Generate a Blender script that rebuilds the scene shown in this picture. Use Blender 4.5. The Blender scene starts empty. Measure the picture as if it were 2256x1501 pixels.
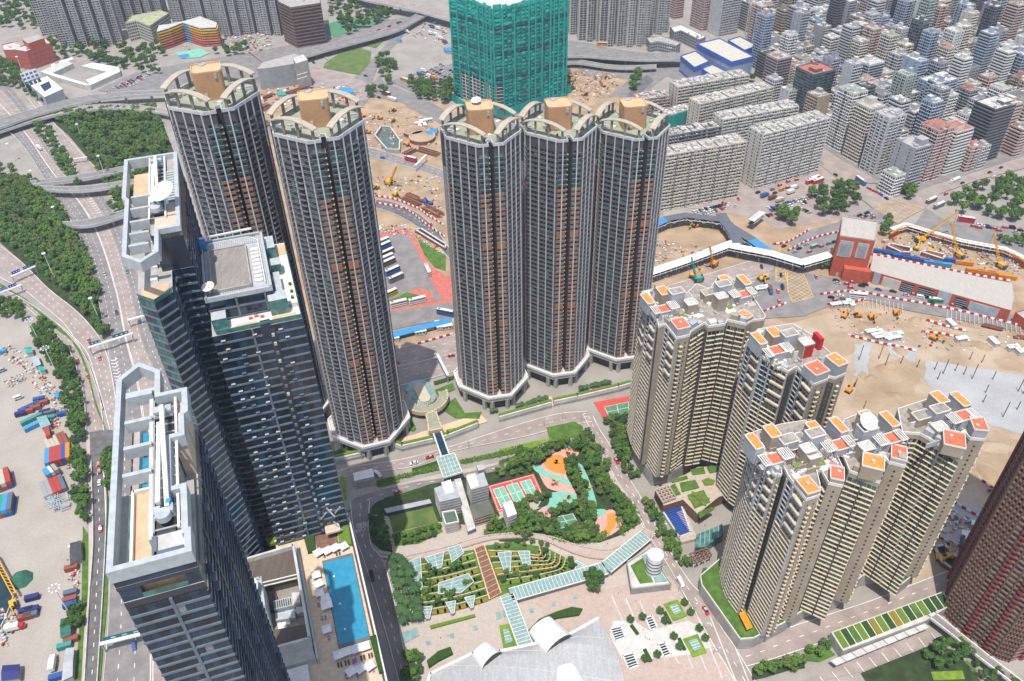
import bpy,math,random
from mathutils import Vector,Matrix
R_ = random.Random(7)
sc = bpy.context.scene
COL = sc.collection
# ---------------------------------------------------------------- camera,sky,sun,exposure
CX,CY,F,CAM_Z = 1128.0,750.5,1809.0,368.0
_up = Vector((-(1172-CX),2980-CY,F)).normalized()
_fw = Vector((0,0,-1)); _yw = (_fw-_fw.dot(_up)*_up).normalized(); _xw = _yw.cross(_up)
RW = Matrix((_xw,_yw,_up))
cam = bpy.data.cameras.new('camera'); cam.sensor_width = 36.0; cam.lens = F/2256*36
cam.clip_start = 1.0; cam.clip_end = 20000
co = bpy.data.objects.new('camera', cam); COL.objects.link(co)
co.matrix_world = Matrix.Translation((0,0,CAM_Z)) @ RW.to_4x4()
sc.camera = co
SUN_EL,SUN_AZ = math.radians(72),math.atan2(-0.24,-0.97)   # azimuth of the sun as (x,y) = (sin,cos)
wd = bpy.data.worlds.new('World'); sc.world = wd; wd.use_nodes = True
nt = wd.node_tree; bg = nt.nodes['Background']; sky = nt.nodes.new('ShaderNodeTexSky')
sky.sky_type = 'NISHITA'; sky.sun_disc = False; sky.sun_elevation = SUN_EL; sky.sun_rotation = SUN_AZ
sky.air_density = 1.0; sky.dust_density = 2.0; sky.ozone_density = 1.0
nt.links.new(sky.outputs[0],bg.inputs[0]); bg.inputs[1].default_value = 0.15
sl = bpy.data.lights.new('sun', 'SUN'); sl.energy = 3.6; sl.angle = math.radians(0.5); sl.color = (1.0, 0.955, 0.89)
so = bpy.data.objects.new('sun', sl); COL.objects.link(so)
_sd = Vector((math.sin(SUN_AZ)*math.cos(SUN_EL),math.cos(SUN_AZ)*math.cos(SUN_EL),math.sin(SUN_EL)))
so.rotation_euler = _sd.to_track_quat('Z', 'Y').to_euler(); so.location = (0, 0, 900)
vs = sc.view_settings; vs.view_transform = 'Standard'; vs.look = 'None'; vs.exposure = 0.34; vs.gamma = 1
vs.use_curve_mapping = False
sc.cycles.max_bounces = 5; sc.cycles.diffuse_bounces = 3; sc.cycles.glossy_bounces = 3
sc.cycles.use_denoising = True
# ---------------------------------------------------------------- picture -> place
def g(px,py,z=0.0):
 """the point at height z that the photograph shows at pixel (px, py)"""
 d = RW @ Vector((px-CX,-(py-CY),-F)); t = (z-CAM_Z)/d.z
 return Vector((d.x*t,d.y*t,z))
def proj(p):
 c = RW.transposed() @ (Vector(p)-Vector((0,0,CAM_Z)))
 return CX+F*c.x/-c.z,CY-F*c.y/-c.z
def zt(px,pytop,pybase,zb=0.0):
 """height of the top of a vertical edge whose foot is seen at pybase and whose top at pytop"""
 b = g(px,pybase,zb); lo,hi = zb,CAM_Z-8
 for _ in range(50):
  m = (lo+hi)/2
  if proj((b.x,b.y,m))[1] > pytop: lo = m
  else: hi = m
 return lo
ORG = dict(A=(0,0),B=(550,0),C=(1100,0),D=(1656,0),E=(0,380),F=(550,380),G=(1100,380),H=(1656,380),I=(0,760),J=(550,760),K=(1100,760),L=(1656,760),M=(0,1101),N=(550,1101),O=(1100,1101),P=(1656,1101))
def q(s,reg=None):
 """'x,y x,y' in photo pixels, or in the pixels of a 600x400 crop enlarged to 2252x1501"""
 out = []
 for w in s.split():
  x, y = (float(a) for a in w.split(','))
  if reg: x,y = ORG[reg][0]+x/3.7533,ORG[reg][1]+y/3.7533
  out.append((x,y))
 return out
def gp(s,reg=None,z=0.0):
 return [g(x,y,z) for x,y in (q(s,reg) if isinstance(s,str) else s)]
def ccw(p):
 a = sum(p[i-1][0]*p[i][1]-p[i][0]*p[i-1][1] for i in range(len(p)))
 return list(p) if a > 0 else list(reversed(p))
def inside(pt,poly):
 x,y = pt[0],pt[1]; c = False
 for i in range(len(poly)):
  a,b = poly[i-1],poly[i]
  if (a[1] > y) != (b[1] > y) and x < (b[0]-a[0])*(y-a[1])/(b[1]-a[1])+a[0]: c = not c
 return c
def smooth(pts,n=6):
 """Catmull-Rom through the points"""
 P = [Vector(p) for p in pts]
 if len(P) < 3: return P
 out = []
 for i in range(len(P)-1):
  p0 = P[i-1] if i else P[0]*2-P[1]; p3 = P[i+2] if i+2 < len(P) else P[-1]*2-P[-2]
  for k in range(n):
   t = k/n
   out.append(.5*((2*P[i])+(P[i+1]-p0)*t+(2*p0-5*P[i]+4*P[i+1]-p3)*t*t+(3*P[i]-p0-3*P[i+1]+p3)*t**3))
 return out+[P[-1]]
def resample(pts,n):
 L = [0.0]
 for i in range(1,len(pts)): L.append(L[-1]+(pts[i]-pts[i-1]).length)
 out = []; j = 0
 for k in range(n):
  s = L[-1]*k/(n-1)
  while j < len(L)-2 and L[j+1] < s: j += 1
  t = (s-L[j])/max(L[j+1]-L[j],1e-6); out.append(pts[j].lerp(pts[j+1],min(max(t,0),1)))
 return out
def along(pts,step,off=0.0):
 """(point, direction) every step metres"""
 out = []; s = off; acc = 0.0
 for i in range(len(pts)-1):
  d = pts[i+1]-pts[i]; l = d.length
  if l < 1e-6: continue
  while s <= acc+l:
   out.append((pts[i]+d*((s-acc)/l),d/l)); s += step
  acc += l
 return out
# ---------------------------------------------------------------- materials
MATS = {}
def mat(name, c, rough=0.85, c2=None, scale=0.15, detail=4.0, metal=0.0, spec=0.3, lo=0.4, hi=0.62, kind='noise', bump=0.0, alpha=None, stretch=None):
 if name in MATS: return MATS[name]
 m = bpy.data.materials.new(name); m.use_nodes = True; t = m.node_tree; b = t.nodes['Principled BSDF']
 b.inputs['Base Color'].default_value = (*c, 1); b.inputs['Roughness'].default_value = rough
 b.inputs['Metallic'].default_value = metal; b.inputs['Specular IOR Level'].default_value = spec
 if c2 is None and kind == 'noise': c2 = tuple(x*0.78 for x in c)
 tc = t.nodes.new('ShaderNodeTexCoord'); mp = t.nodes.new('ShaderNodeMapping'); t.links.new(tc.outputs['Object'], mp.inputs[0])
 if stretch: mp.inputs['Scale'].default_value = stretch
 if kind == 'noise':
  n = t.nodes.new('ShaderNodeTexNoise'); n.inputs['Scale'].default_value = scale; n.inputs['Detail'].default_value = detail
  out = n.outputs[0]
 elif kind == 'voronoi':
  n = t.nodes.new('ShaderNodeTexVoronoi'); n.inputs['Scale'].default_value = scale; out = n.outputs['Distance']
 elif kind == 'wave':
  n = t.nodes.new('ShaderNodeTexWave'); n.inputs['Scale'].default_value = scale; n.inputs['Distortion'].default_value = detail; out = n.outputs[0]
 t.links.new(mp.outputs[0], n.inputs['Vector'])
 r = t.nodes.new('ShaderNodeValToRGB'); r.color_ramp.elements[0].position = lo; r.color_ramp.elements[1].position = hi
 r.color_ramp.elements[0].color = (*c2,1); r.color_ramp.elements[1].color = (*c,1)
 t.links.new(out,r.inputs[0])
 n2 = t.nodes.new('ShaderNodeTexNoise'); n2.inputs['Scale'].default_value = 0.9; n2.inputs['Detail'].default_value = 6
 t.links.new(tc.outputs['Object'], n2.inputs['Vector'])
 hs = t.nodes.new('ShaderNodeMixRGB'); hs.blend_type = 'MULTIPLY'; hs.inputs[0].default_value = 0.35
 t.links.new(r.outputs[0],hs.inputs[1]); t.links.new(n2.outputs[0],hs.inputs[2])
 gm = t.nodes.new('ShaderNodeBrightContrast'); gm.inputs[1].default_value = 0.0
 t.links.new(hs.outputs[0],gm.inputs[0])
 ml = t.nodes.new('ShaderNodeMixRGB'); ml.blend_type = 'MULTIPLY'; ml.inputs[0].default_value = 1; ml.inputs[2].default_value = (1.2, 1.2, 1.2, 1)
 t.links.new(gm.outputs[0], ml.inputs[1]); t.links.new(ml.outputs[0], b.inputs['Base Color'])
 if bump:
  bp = t.nodes.new('ShaderNodeBump'); bp.inputs['Strength'].default_value = bump; t.links.new(out, bp.inputs['Height']); t.links.new(bp.outputs[0], b.inputs['Normal'])
 if alpha is not None: b.inputs['Alpha'].default_value = alpha
 MATS[name] = m; return m
def glass(name,c,rough=0.08,spec=0.8,c2=None,scale=0.3):
 return mat(name,c,rough,c2 or tuple(x*0.5 for x in c),scale,3,0.0,spec)
# ---------------------------------------------------------------- meshes
class MB:
 def __init__(s): s.v = []; s.f = []; s.m = []
 def poly(s,pts,m=0):
  n = len(s.v); s.v += [tuple(p) for p in pts]; s.f.append(tuple(range(n,n+len(pts)))); s.m.append(m); return s
 def prism(s,pts,z0,z1,m=0,mt=None,bottom=False,flip=False):
  p = ccw([(a[0],a[1]) for a in pts]); n = len(s.v); k = len(p)
  s.v += [(a[0],a[1],z0) for a in p]+[(a[0],a[1],z1) for a in p]
  for i in range(k):
   j = (i+1) % k; s.f.append((n+i,n+j,n+k+j,n+k+i)); s.m.append(m)
  s.f.append(tuple(n+k+i for i in range(k))); s.m.append(m if mt is None else mt)
  if bottom: s.f.append(tuple(n+k-1-i for i in range(k))); s.m.append(m)
  return s
 def box(s,c,sx,sy,sz,rot=0.0,m=0,mt=None):
  """box standing on c, turned by rot about z"""
  ca,sa = math.cos(rot),math.sin(rot)
  p = [(c[0]+x*ca-y*sa,c[1]+x*sa+y*ca) for x,y in ((-sx/2,-sy/2),(sx/2,-sy/2),(sx/2,sy/2),(-sx/2,sy/2))]
  return s.prism(p,c[2],c[2]+sz,m,mt,True)
 def bar(s,a,b,w,h=None,m=0):
  """square bar from a to b"""
  a,b = Vector(a),Vector(b); d = (b-a)
  if d.length < 1e-6: return s
  d.normalize(); h = h or w
  sd = d.cross(Vector((0,0,1)))
  sd = Vector((1,0,0)) if sd.length < 1e-3 else sd.normalized()
  u = sd.cross(d).normalized(); n = len(s.v)
  for p in (a,b):
   for i,j in ((-1,-1),(1,-1),(1,1),(-1,1)): s.v.append(tuple(p+sd*(w/2*i)+u*(h/2*j)))
  for f in ((0,1,5,4),(1,2,6,5),(2,3,7,6),(3,0,4,7),(3,2,1,0),(4,5,6,7)):
   s.f.append(tuple(n+i for i in f)); s.m.append(m)
  return s
 def cyl(s,c,r,h,k=12,m=0,r2=None,mt=None):
  r2 = r if r2 is None else r2; n = len(s.v)
  for z,rr in ((0,r),(h,r2)):
   for i in range(k):
    a = 2*math.pi*i/k; s.v.append((c[0]+rr*math.cos(a),c[1]+rr*math.sin(a),c[2]+z))
  for i in range(k):
   j = (i+1) % k; s.f.append((n+i,n+j,n+k+j,n+k+i)); s.m.append(m)
  s.f.append(tuple(n+k+i for i in range(k))); s.m.append(m if mt is None else mt)
  return s
 def wall(s,pts,z0,z1,t,m=0,closed=False):
  """low wall of thickness t along a 2-D line"""
  P = [Vector((p[0],p[1],0)) for p in pts]
  if closed: P.append(P[0])
  for i in range(len(P)-1):
   a,b = P[i],P[i+1]; d = b-a
   if d.length < 1e-4: continue
   d.normalize(); n_ = Vector((d.y,-d.x,0))*t/2; e = d*(t/2 if (closed or i < len(P)-2) else 0)
   s.prism([a+n_,b+n_+e,b-n_+e,a-n_],z0,z1,m,None,False)
  return s
 def build(s,name,mats,parent=None,smooth_=False,label=None):
  me = bpy.data.meshes.new(name); me.from_pydata(s.v,[],s.f)
  ms = mats if isinstance(mats,(list,tuple)) else [mats]
  for x in ms: me.materials.append(x)
  if len(ms) > 1: me.polygons.foreach_set('material_index', s.m)
  if smooth_: me.polygons.foreach_set('use_smooth', [True]*len(s.f))
  me.update()
  o = bpy.data.objects.new(name,me); COL.objects.link(o)
  if parent is not None: attach(o,parent)
  if label: o['label'] = label
  return o
def attach(o,p):
 o.parent = p
 o.matrix_parent_inverse = Matrix.Translation(-p.location) if p.parent is None else Matrix()
ALL = []
def tag(o,label,cat,group=None,kind=None):
 o['label'] = label; o['category'] = cat
 if group: o['group'] = group
 if kind: o['kind'] = kind
 ALL.append(o); return o
def thing(name,label,cat,loc=(0,0,0),group=None):
 o = bpy.data.objects.new(name,None); COL.objects.link(o); o.location = Vector(loc); o.empty_display_size = 1
 return tag(o,label,cat,group)
def struct(o,label=None):
 o['kind'] = 'structure'
 if label: o['label'] = label
 return o
def kids(o):
 return [x for x in o.children]
def dup(o,loc,rz=0.0,label=None,group=None,scale=None,parent=None):
 """a copy of a thing built round the origin, with copies of its parts and sub-parts"""
 c = o.copy(); COL.objects.link(c)
 if parent is None:
  c.location = Vector(loc); c.rotation_euler = (0,0,rz)
  if scale: c.scale = scale if isinstance(scale,tuple) else (scale,)*3
  if label: c['label'] = label
  if group: c['group'] = group
  ALL.append(c)
 else: c.parent = parent
 for ch in PROTO_KIDS.get(o.name,()): dup(ch,None,parent=c)
 return c
PROTO_KIDS = {}
PROTOS = []
def proto(o):
 """remember a thing built round the origin as a pattern for copies; the pattern itself is removed at the end"""
 def rec(x):
  PROTO_KIDS[x.name] = [c for c in PCH.get(x.name,[])]
  for c in PROTO_KIDS[x.name]: rec(c)
 PCH = {}
 for x in COL.objects:
  if x.parent: PCH.setdefault(x.parent.name,[]).append(x)
 rec(o); PROTOS.append(o)
 if o in ALL: ALL.remove(o)
 return o
_ZI = [0]
def lay(z):
 _ZI[0] += 1; return z+.004*(_ZI[0] % 30)
def sheet(name,pts,z,m,reg=None,label=None):
 """flat ground surface traced as a polygon in the photo and laid on the ground"""
 z = lay(z); p = gp(pts,reg,0.0) if isinstance(pts,str) or not isinstance(pts[0],Vector) else pts
 p = ccw([(a[0],a[1]) for a in p])
 from mathutils.geometry import tessellate_polygon
 V = [Vector((a[0],a[1],z)) for a in p]
 mb = MB(); mb.v = [tuple(v) for v in V]
 for t in tessellate_polygon([V]):
  a,b,c = (V[i] for i in t); n = (b-a).cross(c-a)
  mb.f.append(tuple(t) if n.z > 0 else tuple(reversed(t))); mb.m.append(0)
 return struct(mb.build(name,m),label)
def strip(name,L,Rr,z,m,reg=None,n=None):
 """road between two edges; returns (left, right) points for markings"""
 z = lay(z); a = smooth(gp(L,reg) if isinstance(L,str) else L); b = smooth(gp(Rr,reg) if isinstance(Rr,str) else Rr)
 n = n or max(len(a),len(b),8); a = resample(a,n); b = resample(b,n); mb = MB()
 for i in range(n-1):
  mb.poly([(a[i].x,a[i].y,z),(b[i].x,b[i].y,z),(b[i+1].x,b[i+1].y,z),(a[i+1].x,a[i+1].y,z)])
 # face up
 v = mb.v; p,r_,s_ = Vector(v[0]),Vector(v[1]),Vector(v[2])
 if (r_-p).cross(s_-p).z < 0: mb.f = [tuple(reversed(f)) for f in mb.f]
 struct(mb.build(name,m)); return a,b
def mid(a,b,t): return [x.lerp(y,t) for x,y in zip(a,b)]
def dashes(mb,line,z,w=0.35,on=2.5,off=4.5,solid=False):
 if solid:
  for i in range(len(line)-1):
   p,r = line[i],line[i+1]; d = (r-p)
   if d.length < 1e-4: continue
   d.normalize(); n = Vector((-d.y,d.x,0))*w/2
   mb.poly([(p-n)[:2]+(z,),(r-n)[:2]+(z,),(r+n)[:2]+(z,),(p+n)[:2]+(z,)])
 else:
  for p,d in along(line,on+off,1.0):
   n = Vector((-d.y,d.x,0))*w/2; r = p+d*on
   mb.poly([(p-n)[:2]+(z,),(r-n)[:2]+(z,),(r+n)[:2]+(z,),(p+n)[:2]+(z,)])
 return mb
# ---------------------------------------------------------------- shared materials
m_ground = mat('ground concrete', (.34,.315,.28), .95, (.29,.265,.235), .05)
m_sand = mat('sand', (.44,.32,.21), 1, (.30,.21,.135), .06, 12, lo=.35, hi=.66)
m_sand2 = mat('pale sand', (.45,.355,.26), 1, (.33,.245,.165), .045, 13, lo=.36, hi=.64)
m_yard = mat('yard gravel', (.40,.36,.315), 1, (.335,.30,.26), .05, 11, lo=.3, hi=.7)
m_asph = mat('asphalt', (.16,.155,.155), .9, (.115,.11,.11), .25, 6)
m_asph2 = mat('worn asphalt', (.25,.235,.225), .9, (.20,.185,.18), .12, 6)
m_tan = mat('tan road', (.36,.30,.27), .9, (.29,.24,.215), .1, 7)
m_pave = mat('pale paving', (.47,.405,.35), .9, (.44,.38,.33), .4, 4)
m_pink = mat('pink paving', (.46,.365,.315), .9, (.43,.335,.285), .6, 4)
m_white_p = mat('white paving', (.60,.58,.54), .8, (.52,.50,.46), .3, 4)
m_redp = mat('red paving', (.55,.17,.14), .9, (.46,.13,.10), .4, 4)
m_conc = mat('concrete', (.42,.40,.37), .9, (.34,.325,.30), .2, 6)
m_conc_l = mat('light concrete', (.56,.55,.52), .9, (.47,.46,.43), .2, 6)
m_slope = mat('grey slope', (.42,.42,.41), .95, (.33,.325,.315), .05, 10, lo=.3, hi=.7)
m_line = mat('white paint', (.78,.77,.73), .7)
m_yel = mat('yellow paint', (.78,.47,.08), .7)
m_grass = mat('grass', (.10,.19,.035), 1, (.065,.13,.025), .25, 8)
m_grass_l = mat('light grass', (.19,.30,.03), 1, (.13,.22,.025), .4, 8)
m_lawn = mat('lawn', (.14,.19,.055), 1, (.09,.145,.04), .12, 8)
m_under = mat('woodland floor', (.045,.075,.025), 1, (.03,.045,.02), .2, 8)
m_teal = mat('teal play floor', (.22,.52,.40), .9, (.17,.44,.34), 1.2, 4)
m_rose = mat('rose play floor', (.75,.38,.33), .9, (.66,.30,.26), 1.2, 4)
m_ochre = mat('ochre play floor', (.62,.27,.05), .9, (.56,.23,.04), 1.2, 4)
m_court_r = mat('red court', (.62,.09,.08), .9, (.55,.075,.07), .4, 3)
m_court_g = mat('green court', (.20,.48,.34), .9, (.17,.42,.30), .4, 3)
m_court_d = mat('dark green court', (.10,.26,.15), .9, (.085,.22,.13), .4, 3)
m_water = mat('pool water', (.045,.29,.43), .06, (.035,.235,.37), .35, 6, spec=.6, lo=.3, hi=.7, bump=.12)
m_dock = mat('dock water', (.02,.05,.06), .1, (.015,.035,.045), .3, 4, spec=.6)
m_wh = mat('white metal', (.80,.80,.79), .5, (.72,.72,.71), .5)
m_grey = mat('grey metal', (.42,.44,.46), .5, (.36,.38,.40), .3)
m_dk = mat('dark grey', (.075,.08,.09), .6, (.05,.055,.06), .4)
m_blue = mat('blue sheet', (.06,.27,.55), .6, (.045,.22,.47), .4)
m_red = mat('red paint', (.55,.025,.03), .45, (.5,.02,.025), .4)
m_tealsheet = mat('teal sheet', (.03,.38,.30), .7, (.02,.28,.23), .4)
m_rust = mat('rusty steel', (.30,.12,.07), .85, (.18,.07,.045), .6)
m_orange = mat('orange paint', (.80,.30,.03), .5, (.7,.24,.02), .4)
m_yelp = mat('machine yellow', (.78,.42,.03), .5, (.66,.33,.02), .4)
m_brick_r = mat('terracotta wall', (.50,.11,.065), .85, (.43,.09,.05), .3)
m_beige = mat('beige wall', (.60,.50,.38), .85, (.52,.43,.32), .3)
# ---------------------------------------------------------------- ground sheets
def wob(P,amp=2.2,step=3.0):
 out = []
 for i in range(len(P)):
  a,b = P[i],P[(i+1) % len(P)]; n = max(1,int((b-a).length/step))
  for k in range(n): out.append(a.lerp(b,k/n)+Vector((R_.gauss(0,amp*.45),R_.gauss(0,amp*.45),0)))
 return out
MB().poly([(-7000,-1500,0),(7000,-1500,0),(7000,9000,0),(-7000,9000,0)]).build('ground', m_ground)
struct(COL.objects['ground'])
Z1,Z2,Z3,Z4,Z5,Z6 = .13,.26,.39,.52,.65,.78
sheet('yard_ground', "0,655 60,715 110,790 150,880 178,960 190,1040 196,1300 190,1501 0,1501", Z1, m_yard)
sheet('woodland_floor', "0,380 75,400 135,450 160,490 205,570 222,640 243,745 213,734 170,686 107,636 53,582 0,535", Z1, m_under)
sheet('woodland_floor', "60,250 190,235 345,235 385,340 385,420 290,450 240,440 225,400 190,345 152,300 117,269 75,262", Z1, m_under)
sheet('construction_ground', "560,130 640,105 690,190 860,200 1000,235 1260,150 1420,170 1500,300 1460,480 1640,470 1860,480 1960,500 2256,500 2256,760 1860,720 1700,720 1420,720 1000,790 830,830 640,700 560,450 480,200", Z1, m_sand)
sheet('construction_ground', "1640,740 1830,690 1900,672 2256,748 2256,1160 2130,1340 1900,1290 1700,960", Z2, m_sand2)
sheet('concrete_slope', wob(gp("2040,795 2256,828 2256,962 2170,932 2080,900 2035,835"), 1.2), Z3, m_slope)
sheet('concrete_slope', wob(gp("1882,760 1922,752 1905,842 1880,830"), 1.2), Z3, m_slope)
sheet('concrete_slope', wob(gp("1950,752 2022,768 2016,800 1960,782"), 1.2), Z3, m_slope)
sheet('concrete_slope', wob(gp("2100,1095 2215,1150 2200,1180 2090,1130"), 1.2), Z3, m_slope)
sheet('concrete_slope', wob(gp("2080,1140 2195,1200 2190,1240 2070,1190"), 1.2), Z3, m_slope)
for w in ("1700,800 1850,740 1900,770 1800,830", "1960,700 2100,735 2180,760 2100,765 1980,725", "1850,690 1930,690 1990,705 1900,725", "2060,1030 2140,1010 2160,1060 2090,1080", "2190,790 2256,800 2256,822 2200,812", "1990,960 2060,940 2120,990 2070,1020"): sheet('mud_ground', wob(gp(w)), Z3-.06, mat('mud', (.41,.31,.205), 1, (.31,.225,.14), .06, 11, lo=.3, hi=.7))
for w in ("830,360 900,350 960,400 920,420 850,400", "820,260 870,240 920,262 880,290", "1480,500 1560,490 1590,540 1500,545", "600,330 660,310 700,350 640,370", "1300,200 1380,180 1400,215 1320,230", "1900,545 2000,560 2080,590 1960,580"): sheet('mud_ground', wob(gp(w), 4, 5), Z2-.05, MATS['mud'])
sheet('mud_ground', wob(gp("1895,815 1925,842 1950,800 1990,785 2032,830 2012,860 2030,892 2000,915 1975,890 1940,925 1880,880")), Z3, mat('mud', (.41,.31,.205), 1, (.31,.225,.14), .06, 11, lo=.3, hi=.7))
sheet('mud_ground', wob(gp("2110,935 2170,940 2270,985 2270,1085 2215,1060 2170,1090 2185,1030 2140,1000")), Z3, MATS['mud'])
# left roads
SL = dict()
hw = MB(); hy = MB()
def road(name,L,Rr,m,z,lanes=(),solid=(0.03,0.97),reg=None,w=.35,on=2.5,off=5):
 a,b = strip(name,L,Rr,z,m,reg)
 for t in lanes: dashes(hw,mid(a,b,t),z+.14,w,on,off)
 for t in solid: dashes(hw,mid(a,b,t),z+.135,w,solid=True)
 return a,b
mainL = "-160,150 -70,215 0,272 60,335 118,430 175,520 213,640 232,740 243,830 250,940 248,1100 243,1200 238,1300 233,1400 222,1510"
mainR = "-90,120 20,190 75,262 117,336 160,384 225,430 272,520 312,640 335,740 375,820 400,900 430,1000 450,1100 455,1200 462,1300 472,1400 484,1510"
ma, mb_ = road('highway', mainL, mainR, m_tan, Z2, (.14,.28,.56,.72,.86), (.02,.42,.44,.98))
strip('highway_lane', [x for x in mid(ma, mb_, .76)], [x for x in mid(ma, mb_, .985)], Z3, m_asph2)
strip('highway_lane', [x for x in mid(ma, mb_, .02)][22:], [x for x in mid(ma, mb_, .40)][22:], Z3, m_asph2)
for t in (.14,.28,.87): dashes(hw,mid(ma,mb_,t),Z4+.01,.35,2.5,5)
road('slip_road', "60,215 101,269 152,346 170,384 200,440", "85,225 117,269 186,344 221,381 250,440", m_tan, Z2, (.5,))
road('slip_road', "-60,570 0,614 48,638 93,673 139,713 165,748 192,780 215,850 232,910 246,965", "-60,500 0,540 53,582 107,636 170,686 213,734 236,780 248,830 258,900 262,965", m_tan, Z3, (.33,.66))
road('slip_road', "-60,630 0,657 37,662 80,697 112,726 141,758 157,780 170,815 186,868 190,925 194,955", "-60,605 0,636 53,660 107,700 144,726 173,758 184,780 202,808 218,858 226,910 230,950", m_tan, Z4, (.5,))
sheet('road_junction', "194,955 230,948 262,950 252,1000 236,1010 225,1030 199,1030", Z5, m_asph)
road('slip_road', "199,1020 202,1050 205,1150 205,1210 199,1290 194,1395 189,1510", "232,1020 227,1030 231,1060 235,1160 233,1197 229,1290 224,1395 216,1510", m_asph, Z4, (.5,))
road('footpath', "190,950 194,1050 196,1150 195,1300 186,1400 180,1510", "198,950 201,1050 204,1150 203,1300 192,1400 188,1510", m_pave, Z5, (), ())
sheet('median_grass', "0,625 40,650 84,690 128,730 158,752 180,790 196,840 212,900 240,965 230,940 210,880 196,820 176,770 150,738 118,712 60,662 0,632", Z5, m_grass)
sheet('verge_grass', "232,1060 240,1100 238,1320 230,1400 222,1501 218,1501 228,1330 236,1180", Z5, m_grass)
sheet('verge_grass', "183,1160 196,1180 198,1350 180,1501 165,1501 180,1330", Z3, m_grass)
# chevrons on the highway
for line in ("193,430 220,475", "252,795 266,860"):
 (x0,y0),(x1,y1) = q(line)
 for k in range(9):
  t = k/9; p = g(x0+(x1-x0)*t,y0+(y1-y0)*t)
  d = (g(x1,y1)-g(x0,y0)).normalized(); n = Vector((-d.y,d.x,0)); z = Z4+.02
  for s in (-1,1):
   e = p+n*2.2*s-d*1.6
   hw.poly([(p.x,p.y,z),(p.x+d.x*.9,p.y+d.y*.9,z),(e.x+d.x*.9,e.y+d.y*.9,z),(e.x,e.y,z)][::1 if s < 0 else -1])
# far roads
sheet('street', "455,132 540,118 660,95 770,68 830,48 905,38 890,60 800,85 690,130 600,160 560,200 480,205 350,205 350,150", Z2, m_asph2)
sheet('street', "735,200 790,165 810,140 845,105 870,75 890,78 860,110 835,140 822,175 815,215 800,235 760,215", Z3, m_asph2)
sheet('street', "800,200 835,170 850,185 930,215 1010,262 1000,290 880,225 830,215", Z3, m_asph2)
sheet('street', "640,160 700,150 800,178 830,210 790,225 700,195 640,180", Z3, m_tan)
sheet('traffic_grass', "718,138 760,112 790,105 818,115 815,140 793,166 750,158 712,150", Z4, m_lawn)
sheet('traffic_grass', "800,100 868,70 850,85 828,107", Z4, m_lawn)
sheet('football_pitch', "718,55 760,42 830,36 860,45 800,62 740,82 718,75", Z4, m_court_d)
sheet('car_park_ground', "860,180 905,165 1000,140 1005,190 930,215", Z3, m_asph2)
sheet('car_park_ground', "935,60 1000,55 1000,120 960,95", Z3, m_ground)
sheet('car_park_ground', "215,200 300,160 350,165 350,205 260,207", Z3, m_asph2)
sheet('street', "1000,280 1190,130 1400,130 1480,160 1420,205 1380,215 1340,215 1400,165 1260,150 1250,240", Z3, m_asph2)
sheet('street', "1250,165 1360,130 1480,140 1560,180 1530,200 1440,150 1400,175", Z3, m_asph2)
sheet('street', "1390,200 1425,165 1440,178 1405,215 1375,225", Z4, m_asph)
# curved street behind the towers
road('street', "1180,480 1000,385 880,345 800,322 640,290 540,270", "1180,500 1000,405 885,365 800,345 640,310 540,290", m_asph2, Z3, (.33,.66))
road('street', "830,440 870,447 920,470 960,505 1000,560 1040,590", "825,458 862,470 905,492 945,522 985,566 1020,600", m_asph, Z3, (.5,))
# bus terminal
sheet('red_pavement', "818,525 870,505 905,507 945,585 985,610 1000,600 1005,680 975,675 950,680 850,700 830,600", Z3, m_redp)
sheet('bus_terminal_road', "1130,540 1220,510 1300,515 1340,560 1450,790 1530,960 1600,1060 1440,1090 1140,1140 1000,900 1000,640", Z4, m_asph2, 'F')
sheet('red_pavement', "1310,1000 1350,970 1440,965 1510,1000 1530,1050 1480,1085 1420,1080 1390,1020", Z5, m_redp, 'F')
sheet('grass_island', "1100,1090 1300,1000 1390,1020 1420,1060 1130,1118", Z5, m_grass, 'F')
sheet('grass_island', "1390,560 1500,620 1620,690 1620,820 1530,790 1440,680", Z5, m_grass, 'F')
sheet('street', "1050,1170 1640,1085 1760,1060 1800,1180 1660,1210 1165,1310 1050,1330", Z4, m_asph2, 'F')
road('street', "690,800 880,765 1000,738 1150,700 1430,640 1700,560", "690,880 890,850 1010,818 1150,780 1430,720 1720,640", m_tan, Z2, (.2,.4,.6,.8), (.02,.5,.98))
# right roads
sheet('street', "440,830 700,880 1000,960 1450,1020 1650,1090 2300,1215 2300,1335 1700,1222 1300,1150 950,1062 640,1110 430,1195 100,1215 60,1000 200,760 360,780", Z4, m_asph2, 'H')
sheet('street', "-900,1100 -400,950 60,900 200,780 230,640 480,480 730,410 740,600 420,730 360,790 500,1040 100,1215 -500,1350 -900,1400", Z3, m_asph2, 'H')
sheet('avenue', "1350,430 1440,300 1600,400 2000,440 2300,510 2300,710 2100,640 1700,570 1480,500 1270,440 1180,470", Z4, m_asph2, 'H')
sheet('avenue', "560,-60 640,0 850,180 1000,300 1200,430 1420,300 1190,240 1050,180 840,50 760,0 700,-60", Z5, m_tan, 'H')
sheet('avenue', "590,1240 1080,1520 760,1520 560,1330", Z5, m_tan, 'D')
sheet('avenue', "1180,245 1460,150 1900,0 2300,-125 2300,-40 1860,70 1560,180 1420,310", Z6, m_tan, 'H')
sheet('avenue', "720,400 1000,300 1240,430 1180,470 1040,420 1000,600 730,560", Z3, m_asph2, 'H')
sheet('market_ground', "0,110 590,-60 760,90 900,200 900,330 700,400 200,470 100,400 -300,330 -560,290 -300,100", Z2, m_tan, 'H')
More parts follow.
